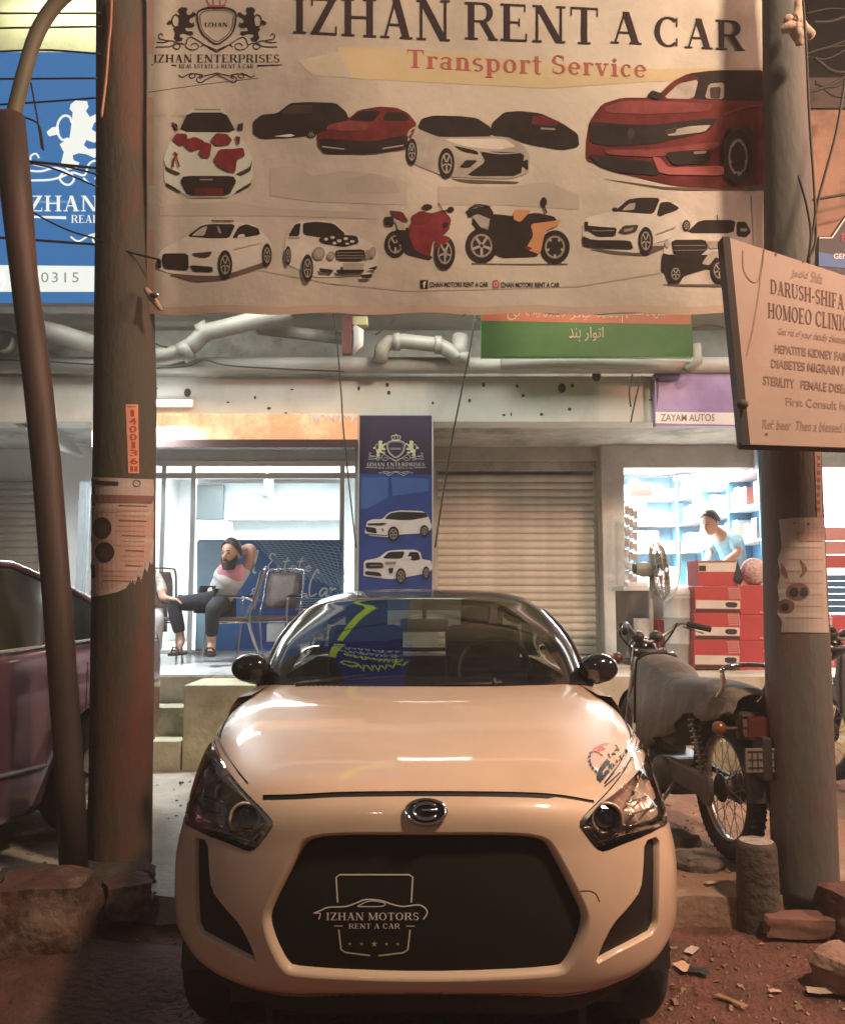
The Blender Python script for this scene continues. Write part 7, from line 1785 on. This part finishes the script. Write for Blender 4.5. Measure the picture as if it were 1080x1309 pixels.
# ------------------------------------------------------------------ parts shop
blueb = mat('shelf_blue', (.05, .17, .27), .5, var=.1); shw = mat('shelf_white', (.70, .72, .72), .5, var=.05)
bxs = [mat('box_pink', (.46, .22, .20), .6, var=.5, scale=22), mat('box_white', (.50, .47, .46), .6, var=.45, scale=26), mat('box_cream', (.46, .34, .24), .6, var=.5, scale=24), mat('box_red', (.38, .07, .07), .6, var=.5, scale=20)]
su = root('shelf_unit', 'blue backed shelves along the right wall of the parts shop', 'shelves', (3.5, 9.5, PZ))
MB().box((3.62, 8.25, PZ), (3.675, 11.0, 2.8)).build('back_panel', blueb, su)
sb = root('shelf_unit', 'blue backed shelves on the rear wall of the parts shop', 'shelves', (2.6, 11, PZ))
MB().box((2.08, 11.12, PZ), (3.4, 11.18, 2.8)).build('back_panel', blueb, sb)
zs_ = (.95, 1.35, 1.78, 2.14, 2.48)
for z in zs_:
    MB().box((3.37, 8.25, z-.025), (3.62, 11.0, z)).build('shelf', shw, su); MB().box((2.08, 10.85, z-.025), (3.36, 11.12, z)).build('shelf', shw, sb)
for y in (8.25, 9.1, 10.0, 10.95): MB().box((3.372, y, PZ), (3.62, y+.03, 2.8)).build('divider', blueb, su)
for x in (2.08, 2.72, 3.33): MB().box((x, 10.852, PZ), (x+.03, 11.12, 2.8)).build('divider', blueb, sb)
rq = random.Random(12); bm_cache = {}
boxm = MB().box((-.5, -.5, 0), (.5, .5, 1))
def boxat(x, y, z, sx, sy, sz, m, label, rz=0, group='small boxes on the shop shelves', name='parts_box', cat='box'):
    if m.name not in bm_cache:
        me = bpy.data.meshes.new('box'); me.from_pydata([tuple(v) for v in boxm.v], [], boxm.f); me.materials.append(m); bm_cache[m.name] = me
    o = link(name, bm_cache[m.name], None, label, cat, group); o.location = (x, y, z); o.scale = (sx, sy, sz); o.rotation_euler = (0, 0, rz); return o
cn = {'box_pink': 'pink', 'box_white': 'white', 'box_cream': 'cream', 'box_red': 'red'}
for zi, z in enumerate(zs_):
    y = 8.32
    while y < 10.9:
        w = rq.uniform(.10, .2); h = rq.uniform(.12, .26)
        if rq.random() < .86:
            m = rq.choice(bxs[:3] if z > 1.4 else bxs); boxat(3.50, y+w/2, z, .2, w*.95, h, m, cn[m.name]+' parts box on the right wall shelves of the parts shop')
            if rq.random() < .35 and h < .17: boxat(3.50, y+w/2, z+h, .18, w*.8, .08, bxs[1], 'flat white box lying on another on the right wall shelves')
        y += w+.012
    x = 2.14
    while x < 3.25:
        w = rq.uniform(.10, .22); h = rq.uniform(.12, .28)
        if rq.random() < .85: m = rq.choice(bxs[:3]); boxat(x+w/2, 11.0, z, w*.95, .2, h, m, cn[m.name]+' parts box on the rear wall shelves of the parts shop')
        x += w+.012
# red and white cartons in two columns
cr_red = mat('carton_red', (.42, .055, .06), .5, var=.12, scale=5); mat('carton_white', (.62, .60, .56), .5, var=.08); mat('carton_black', (.03, .028, .028), .5, var=.1)
def carton(px0, py1, px1, py0, Y, label, dep=.34, front=True):
    a, b = W(px0, py1, Y), W(px1, py0, Y); r = root('battery_carton', label, 'carton', ((a.x+b.x)/2, Y, a.z), group='red cartons stacked in front of the shop')
    MB().box((a.x, Y, a.z), (b.x, Y+dep, b.z), bev=.003).build('box', cr_red, r)
    P_ = Print(lambda x, y, k: W(x, y, Y-.0015-.001*k), None); h = py1-py0; w = px1-px0
    if front:
        P_.poly('carton_white', [(px0+.4,py0+h*.52),(px1-.4,py0+h*.55),(px1-.4,py0+h*.86),(px0+.4,py0+h*.84)], lay=0); P_.poly('carton_black', [(px0+.4,py0+h*.87),(px1-.4,py0+h*.89),(px1-.4,py0+h*.985),(px0+.4,py0+h*.97)], lay=0)
        P_.poly('carton_black', rnd([(px0+w*.66,py0+h*.60),(px0+w*.94,py0+h*.61),(px0+w*.92,py0+h*.82),(px0+w*.68,py0+h*.80)], 1), lay=1)
        for i in range(5):
            for j in range(5):
                x = px0+w*(.72+.055*i)+j*.5; y = py0+h*(.05+.09*j); P_.poly('carton_white', [(x,y+1),(x+1.1,y),(x+2.2,y+1),(x+1.1,y+2)], lay=1)
        P_.poly('carton_white', stroke([(px0+w*.05,py0+h*.62),(px0+w*.4,py0+h*.63)], .6), lay=2)
    else:
        for i in range(4): P_.poly('carton_white', oval(px1-5-(i % 2)*3, py0+h*(.15+.2*i), 1.6, 2.2, 8), lay=0)
        P_.poly('carton_white', stroke([(px1-14,py1-3),(px1-3,py1-3)], 1), lay=0)
    P_.build('printed_front', r); return r
carton(887.5, 855, 945, 818, 6.95, 'bottom red and white carton of the left column'); carton(888, 817.5, 945.5, 783.5, 6.95, 'middle red and white carton of the left column'); carton(888.5, 783, 946, 749.5, 6.95, 'upper red and white carton of the left column')
carton(945.6, 857, 985, 819, 6.98, 'bottom plain red carton of the right column', front=False); carton(946.2, 818.5, 985, 786, 6.98, 'middle plain red carton of the right column', front=False); carton(946.6, 785.5, 985, 748, 6.98, 'upper plain red carton of the right column', front=False)
oc = root('open_carton', 'open red and white carton on top of the left column', 'carton', W(918, 748, 6.97))
a, b = W(892, 748.8, 6.97), W(942, 716, 6.97); MB().box((a.x, 6.97, a.z), (b.x, 7.25, b.z), bev=.002).build('box', cr_red, oc)
P_ = Print(lambda x, y, k: W(x, y, 6.9685-.001*k), None); P_.poly('carton_white', [(892.5,717),(941.5,717),(939,731),(892.5,731)], lay=0); P_.poly('carton_black', [(893,723),(902,723),(902,730),(893,730)], lay=1); P_.poly('carton_black', stroke([(893,718.5),(940,718)], 1.4), lay=1); P_.build('printed_front', oc)
mb = MB(); f_ = [W(942,716,6.97), W(950,740,6.9), W(946,748,6.95), W(936,742,6.97)]; mb.add(f_+[p+Vector((0, .005, 0)) for p in f_], [(0,1,2,3),(7,6,5,4),(0,4,5,1),(1,5,6,2),(2,6,7,3),(3,7,4,0)]); mb.build('flap', MATS['carton_black'], oc)
sk = root('patterned_sack', 'speckled red and white sack beside the open carton', 'sack', W(962, 732, 7.0))
mb = MB(); mb.ball(W(963, 731, 7.05), (.11, .1, .12), 18); o = mb.build('bag', mat('sack_speckle', (.50, .36, .34), .8, var=.6, scale=60), sk, smooth=True)
# pedestal fan seen side-on
pf_ = root('pedestal_fan', 'grey pedestal fan turned sideways in the parts shop doorway', 'fan', W(833, 850, 7.0))
fg = mat('fan_grey', (.34, .33, .28), .5, metal=.2, var=.15, scale=8); hub_ = W(836, 728, 7.0)
mb = MB(); mb.tube([W(832, 850, 7.0), W(832, 735, 7.0)], .018, 10); mb.lathe([(0, .03), (.15, .02), (.17, 0)], 24, T(W(832, 852, 7.0).x, 7.0, PZ)); mb.build('stand', fg, pf_, smooth=True)
MB().tube([W(812, 727, 7.0), W(822, 728, 7.0), W(840, 730, 7.0)], [.05, .065, .05], 16).build('motor', fg, pf_, smooth=True)
MB().tube([W(809, 727, 7.0), W(812, 727, 7.0)], .045, 12).build('motor_end', darkm, pf_, smooth=True)
ax = (Vector((.88, -.12, .10))).normalized(); Mf = Matrix.Translation(W(842, 729, 7.0)) @ ax.to_track_quat('Z', 'Y').to_matrix().to_4x4(); gb = MB()
for k in range(28):
    a = 2*pi*k/28; gb.tube([Mf @ Vector((.03*cos(a), .03*sin(a), -.06)), Mf @ Vector((.2*cos(a), .2*sin(a), -.045)), Mf @ Vector((.25*cos(a), .25*sin(a), 0)), Mf @ Vector((.2*cos(a), .2*sin(a), .05)), Mf @ Vector((.03*cos(a), .03*sin(a), .06))], .0036, 4, cap=False)
for r_, z in ((.25, 0), (.2, .048), (.2, -.045), (.12, .056)): gb.tube([Mf @ Vector((r_*cos(2*pi*i/36), r_*sin(2*pi*i/36), z)) for i in range(37)], .004, 5, cap=False)
gb.build('cage', fg, pf_, smooth=True)
for k in range(3):
    a = 2*pi*k/3+.5; Mb = Mf @ Rz(a); MB().loft([[Mb @ Vector((x, -.05-.02*i, -.02)), Mb @ Vector((x, .05+.03*i, .025))] for i, x in ((0, .04), (1, .12), (1.6, .2), (1, .225))], closed=False).build('blade', mat('fan_blade_olive', (.22, .215, .16), .4, var=.1), pf_, smooth=True)
# barrels and clutter
br = root('plastic_barrel', 'pale plastic barrel with a cloth on top in the shop doorway', 'barrel', W(872, 852, 7.15))
c_ = W(872, 846, 7.2); h0 = PZ
MB().lathe([(0, 0), (.125, 0), (.135, .05), (.14, .2), (.145, .205), (.14, .21), (.145, .42), (.15, .425), (.145, .43), (.15, .58), (.155, .6), (.14, .61)], 32, T(c_.x, 7.2, h0)).build('barrel', mat('barrel_pale', (.55, .56, .54), .45, var=.08), br, smooth=True)
MB().ball((c_.x, 7.2, h0+.62), (.155, .15, .07), 20).build('cloth_lid', mat('lid_cloth', (.62, .62, .60), .8, var=.15, scale=8), br, smooth=True)
cbn = root('dark_cabinet', 'dark metal cabinet behind the fan', 'cabinet', W(825, 840, 7.5)); a, b = W(801, 836, 7.5), W(853, 755, 7.5); MB().box((a.x, 7.5, PZ), (b.x, 7.9, b.z), bev=.006).build('body', mat('cabinet_dark2', (.13, .12, .11), .5, metal=.3, var=.2), cbn); MB().box((a.x-.02, 7.48, b.z), (b.x+.02, 7.92, b.z+.04)).build('top', shw, cbn)
for i, (x0, x1, y0, y1, m, lab) in enumerate(((816,830,791,826,'carton_white','white and red carton standing in front of the dark cabinet'), (842,866,792,832,'carton_red','small red carton beside the pale barrel'), (802,828,744,757,'carton_white','white packets stacked on the dark cabinet'), (806,833,617,633,'box_pink','faded pink box high on the left of the parts shop'), (803,826,640,648,'box_white','white box on the upper left shelf of the parts shop'))):
    Y = 7.3 if i < 2 else (7.6 if i == 2 else 8.9); a, b = W(x0, y1, Y), W(x1, y0, Y); bx_ = boxat((a.x+b.x)/2, Y+.08, a.z, b.x-a.x, .16, b.z-a.z, MATS[m], lab, group=None, name='loose_carton', cat='carton')
hg = root('hanging_goods', 'strips of plastic packets hanging at the left of the shop doorway', 'goods', W(807, 700, 8.2)); rq = random.Random(9)
for k in range(3):
    for q in range(7):
        c_ = W(801+k*5.5, 652+q*14+k*3, 8.15+.05*k); M = T(*c_) @ Ry(rq.uniform(-.15, .15)) @ Rz(rq.uniform(-.5, .5))
        MB().box((-.022, -.008, -.045), (.022, .008, .045), M, bev=.006).build('packet', mat('packet_film', (.38, .37, .34), .25, var=.5, scale=25), hg, smooth=True)
cbx = root('coiled_cord', 'pale looped cord hanging by the fan', 'cord', W(860, 740, 7.05)); MB().tube(curve3([W(868,690,7.05), W(869,730,7.05), W(862,758,7.05), W(848,770,7.05)], 5), .007, 6).build('cord', mat('cord_pale', (.6, .66, .66), .4, var=.05), cbx, smooth=True)
# goods seen right of the right pole
for i in range(6):
    for j in range(3):
        a = W(1054+i*11, 726-j*18, 7.8); o = boxat(a.x+.045, 7.85, a.z, .085, .12, .12, bxs[0] if j else bxs[3], 'red packet on the stacks right of the right pole', group='red packets right of the right pole', name='red_packet', cat='packet')
for j in range(6): 
    a = W(1056, 783-j*8.2, 7.75); boxat(a.x+.35, 7.85, a.z, .75, .2, .052, mat('packet_blue', (.05, .14, .26), .4, var=.5, scale=40), 'flat blue packet in the pile right of the right pole', group='blue packets right of the right pole', name='blue_packet', cat='packet', rz=.02*(j % 3-1))
tb_ = root('goods_table', 'dark table carrying the packets right of the right pole', 'table', W(1070, 800, 7.8)); a = W(1054, 786, 7.7); MB().box((a.x, 7.7, a.z-.04), (a.x+1.2, 8.1, a.z)).build('table_top', darkm, tb_); 
for dx in (.03, 1.12): MB().box((a.x+dx, 7.72, PZ), (a.x+dx+.05, 7.77, a.z-.04)).build('leg', darkm, tb_)
carton(1066, 853, 1110, 787, 7.2, 'tall red carton at the right edge of the picture', front=False)

# ------------------------------------------------------------------ stones, kerb blocks, rubble, litter
stone = mat('red_stone', (.115, .055, .043), .9, var=.3, scale=9, bump=.9, bscale=20, stain=(.42, .33, .25), stain_scale=3, stain_amt=.6)
concr = mat('block_concrete', (.075, .06, .05), .9, var=.25, scale=8, bump=.8, bscale=25)
def rock(name, label, c, s, m, seed, rot=0, boxy=.5, cat='stone', group=None, sub=3):
    bm = bmesh.new(); bmesh.ops.create_cube(bm, size=2); bmesh.ops.subdivide_edges(bm, edges=bm.edges[:], cuts=5, use_grid_fill=True)
    for v in bm.verts:
        p = v.co; q = p.normalized()*1.15; p = p*boxy+q*(1-boxy); n = noise.noise(p*1.3+Vector((seed*3.1, seed, 0)))*.22+noise.noise(p*3.7+Vector((seed, 2, 5)))*.09+noise.noise(p*9+Vector((seed, 2, 5)))*.03
        v.co = Rz(rot) @ Vector((p.x*(1+n)*s[0], p.y*(1+n)*s[1], p.z*(1+n*.8)*s[2]))
    me = bpy.data.meshes.new(name); bm.to_mesh(me); bm.free(); me.materials.append(m)
    for p in me.polygons: p.use_smooth = True
    me.set_sharp_from_angle(angle=radians(34))
    o = link(name, me, None, label, cat, group); o.location = c; return o
# left heap
rock('rubble_block', 'broken red masonry block at the foot of the left pole', (-1.40, 3.20, .03), (.165, .13, .15), stone, 1, .1, .8, 'block')
rock('rubble_block', 'smaller masonry lump between the red block and the pole foot', (-1.20, 3.50, .0), (.09, .09, .07), stone, 4, .5, .7, 'block')
rock('rubble_block', 'dark block left behind the red masonry block', (-1.66, 3.58, .0), (.12, .11, .07), concr, 6, .2, .8, 'block')
rock('rubble_block', 'block at the foot of the concrete pole behind', (-1.34, 3.74, .0), (.16, .12, .05), concr, 9, .4, .7, 'block')
rock('earth_mound', 'dark mound of earth spreading below the left pole', (-1.25, 2.95, -.21), (.5, .42, .14), soil, 11, 0, .3, 'mound')
rock('stone', 'low reddish stone in the bottom left corner', (-1.30, 2.32, -.09), (.15, .12, .07), stone, 14, .3, .6)
rock('stone', 'stone at the left picture edge below the block', (-1.62, 2.75, -.08), (.14, .12, .09), concr, 16, .3, .6)
# right: post stump, slab, stones
su_ = root('concrete_stump', 'short round concrete stump left of the right pole', 'stump', W(966, 1160, 3.50))
c_ = W(966, 1078, 3.52); MB().lathe([(0, .012), (.05, .014), (.072, .008), (.079, -.01), (.082, -.1), (.086, -.4)], 26, T(c_.x, 3.52, c_.z)).build('post', concr, su_, smooth=True)
MB().lathe([(0, .012), (.05, .013), (.066, .009)], 22, T(c_.x, 3.52, c_.z+.003)).build('top_face', mat('stump_top_lit', (.36, .33, .29), .9, var=.3, scale=20, bump=.6), su_, smooth=True)  # paler colour stands in for light falling on the top
rock('slab_block', 'smooth reddish slab lying in front of the right pole', (W(1016, 1158, 3.42).x, 3.42, -.075), (.12, .05, .035), mat('slab_red', (.17, .09, .07), .85, var=.15, scale=6, bump=.3), 21, -.12, .93, 'block')
rock('stone', 'big pale stone at the right edge in front of the pole', (W(1080, 1215, 2.98).x, 3.0, -.065), (.09, .075, .06), mat('pale_stone', (.26, .165, .125), .9, var=.2, scale=9, bump=.7), 24, .5, .7)
rock('stone', 'brown stone behind the pale one at the right edge', (W(1088, 1130, 3.4).x, 3.44, -.04), (.09, .08, .10), stone, 27, .3, .7)
rock('rubble_block', 'dark block at the foot of the right pole', (1.74, 3.52, -.08), (.15, .07, .06), concr, 29, .2, .8, 'block')
rock('stone', 'grey lump on the terrace under the motorcycle', (1.24, 3.86, .02), (.10, .08, .05), mat('grey_lump', (.16, .13, .11), .9, var=.3, scale=9, bump=.7), 31, .2, .5)
rock('stone', 'flat dark stone on the terrace left of the motorcycle wheel', (1.18, 4.1, .03), (.12, .10, .06), concr, 33, .2, .5)
pm_ = mat('litter_paper', (.50, .40, .33), .7, var=.2, scale=20)
def scrap(px, py, w, h, label, m=pm_, rz=0, seed=0):
    # point of the earth seen at this pixel
    Y = 1.5
    for _ in range(60):
        p = W(px, py, Y); z = lowz(p.x, Y) if Y < KY else upz(p.x, Y)
        if p.z < z: break
        Y += .04
    V = []; n = 5
    for j in range(n):
        for i in range(n):
            x = (i/(n-1)-.5)*w; y = (j/(n-1)-.5)*h; x += .2*w*noise.noise(Vector((i, j, seed))); V.append(Rz(rz) @ Vector((x, y, .012+.25*min(w, h)*abs(noise.noise(Vector((i*.7, j*.7, seed+4)))))))
    o = put('litter', V, [(j*n+i, j*n+i+1, (j+1)*n+i+1, (j+1)*n+i) for j in range(n-1) for i in range(n-1)], m, None, True, label=label, cat='litter')
    o.location = (W(px, py, Y).x, Y, z); return o
leafm = mat('dry_leaf', (.30, .17, .09), .8, var=.3, scale=20)
for i, a in enumerate(((957,1173,.045,.03,'white scrap below the concrete stump'), (884,1222,.07,.035,'torn paper near the car corner, upper of two'), (874,1247,.075,.05,'pale crumpled paper beside the car bumper'), (893,1252,.07,.05,'dark wrapper next to the crumpled paper'), (908,1132,.05,.03,'small white scrap on the terrace edge'),
    (1063,1276,.05,.16,'bent white straw wrapper at the lower right'), (935,1290,.11,.02,'curled strip lying near the bottom edge'), (990,1273,.04,.02,'tiny white chip at the bottom right'))):
    m = [pm_, pm_, mat('paper_warm', (.62, .44, .30), .7, var=.1), darkm, pm_, pm_, leafm, pm_][i]; scrap(*a[:5], m=m, rz=i*.9, seed=i)
rq = random.Random(31); gv = MB()
for k in range(1500):
    x = rq.uniform(.7, 2.3) if rq.random() < .65 else rq.uniform(-2.0, -.7); y = rq.uniform(1.9, 3.4) if rq.random() < .75 else rq.uniform(3.5, 5.6)
    s_ = rq.uniform(.002, .008)*(1 if rq.random() < .93 else 1.9); z = lowz(x, y) if y < KY else upz(x, y)
    M = T(x, y, z+s_*.2) @ Matrix.Rotation(rq.uniform(0, 3), 4, Vector((rq.random(), rq.random(), .3))); gv.box((-s_, -s_*.8, -s_*.5), (s_, s_*.7, s_*.6), M)
o = gv.build('gravel', mat('gravel_mix', (.26, .17, .12), .9, var=.5, scale=3)); o['label'] = 'pebbles and crumbs scattered over the earth'; o['category'] = 'gravel'; o['kind'] = 'stuff'
lv = MB()
for k in range(160):
    x = rq.uniform(.8, 2.2); y = rq.uniform(1.95, 3.4); z = lowz(x, y)+.006; a = rq.uniform(0, 6); L = rq.uniform(.006, .022)
    M = T(x, y, z) @ Rz(a) @ Rx(rq.uniform(-.4, .4)); lv.add([M @ Vector(p) for p in ((-L, 0, 0), (0, -L*.3, .004), (L, 0, 0), (0, L*.3, .004))], [(0, 1, 2, 3)])
o = lv.build('leaf_litter', leafm); o['label'] = 'dry leaf bits scattered on the red soil'; o['category'] = 'leaf litter'; o['kind'] = 'stuff'

# ------------------------------------------------------------------ across the street: what the paint and the windscreen mirror
fw = root('facing_building', 'tall building across the road mirrored in the car paint', 'building', (0, -7, 0))
fm = mat('facing_wall', (.36, .27, .20), .9, var=.2, scale=1)
MB().box((-9, -7.6, -.2), (9, -7.0, 8)).build('wall', fm, fw)
for i in range(5):
    for j in range(2): 
        w_ = MB().box((-7+i*3, -7.0, 3.2+j*2.4), (-5.6+i*3, -6.95, 4.7+j*2.4)).build('window', trim_black, fw)
# ------------------------------------------------------------------ lit sign high on the shop building, above the picture, mirrored in the windscreen
emat2('street_sign_blue', (.01, .03, .30), .9); emat2('street_sign_lime', (.55, .75, .08), 1.6); emat2('street_sign_white', (.45, .62, .70), 1.3)
us = root('upper_storey_sign', 'lit blue sign with a yellow-green band on the upper storey, mirrored in the windscreen', 'sign', (-1.9, 6.1, 6.5))
MB().box((-1.93, 6.1, 5.42), (-.12, 6.22, 8.4)).build('lightbox', MATS['street_sign_blue'], us)
U = Print(lambda x, y, k: Vector((x, 6.097-.004*k, y)), None)
U.poly('street_sign_lime', stroke(curve([(-1.9,6.75),(-1.77,6.42),(-1.5,5.9),(-1.28,5.44)], 5), .26), lay=0)
rq = random.Random(6)
for j, (c_, w_) in enumerate((('street_sign_white', .035), ('street_sign_white', .035), ('street_sign_lime', .05))):
    for i in range(11):
        x = -1.45+i*.11+j*.02; y = 5.65+.36*j+i*.05
        U.poly(c_, stroke(curve([(x, y), (x+rq.uniform(-.05,.05), y+.2), (x+.05, y+rq.uniform(.02,.22)), (x+.08, y+rq.uniform(-.02,.1))], 4), w_), lay=1)
U.poly('street_sign_lime', stroke(oval(-1.5, 7.1, .22, .12, 20), .07, closed=True), lay=1)
for i in range(6): U.poly('street_sign_lime', stroke([(-1.3+i*.2, 7.05+.02*i), (-1.2+i*.2, 7.3), (-1.15+i*.2, 7.08)], .06), lay=2)
U.build('printed_band', us)
L_ = Print(lambda x, y, k: Vector((x, 6.192-.004*k, y)), None)
L_.poly('street_sign_lime', stroke(curve([(-1.24,5.28),(-1.04,4.75),(-.82,4.22),(-.6,3.95),(-.4,3.85),(-.22,3.85)], 5), .13), lay=0)
L_.build('printed_band', bs)
for i, pts in enumerate((([(-3.5,5.6,3.75),(-1.2,5.4,3.5),(.6,5.4,3.35),(2.0,5.5,3.5),(4,5.6,3.8)]), ([(-3.5,5.2,4.15),(-.6,5.1,3.8),(1.4,5.1,3.6),(4,5.3,4.1)]))):
    o = wire(pts, .009, 'thick cable slung between the poles behind the banner' if i == 0 else 'second thick cable slung behind the banner', group=None)
# ------------------------------------------------------------------ thin haze added to lift the blacks
hz = bpy.data.materials.new('black_lift_haze'); hz.use_nodes = True
for n in list(hz.node_tree.nodes):
    if n.type != 'OUTPUT_MATERIAL': hz.node_tree.nodes.remove(n)
_pv = hz.node_tree.nodes.new('ShaderNodeVolumePrincipled'); _pv.inputs['Density'].default_value = 0.0075; _pv.inputs['Color'].default_value = (.92, .92, .88, 1); _pv.inputs['Anisotropy'].default_value = 0.0
hz.node_tree.links.new(_pv.outputs[0], [n for n in hz.node_tree.nodes if n.type == 'OUTPUT_MATERIAL'][0].inputs['Volume'])
o = MB().box((-95, -95, -1.2), (95, 125, 9.5)).build('haze', hz, kind='stuff'); o['label'] = 'thin haze added over the scene to lift the blacks'; o['category'] = 'haze'
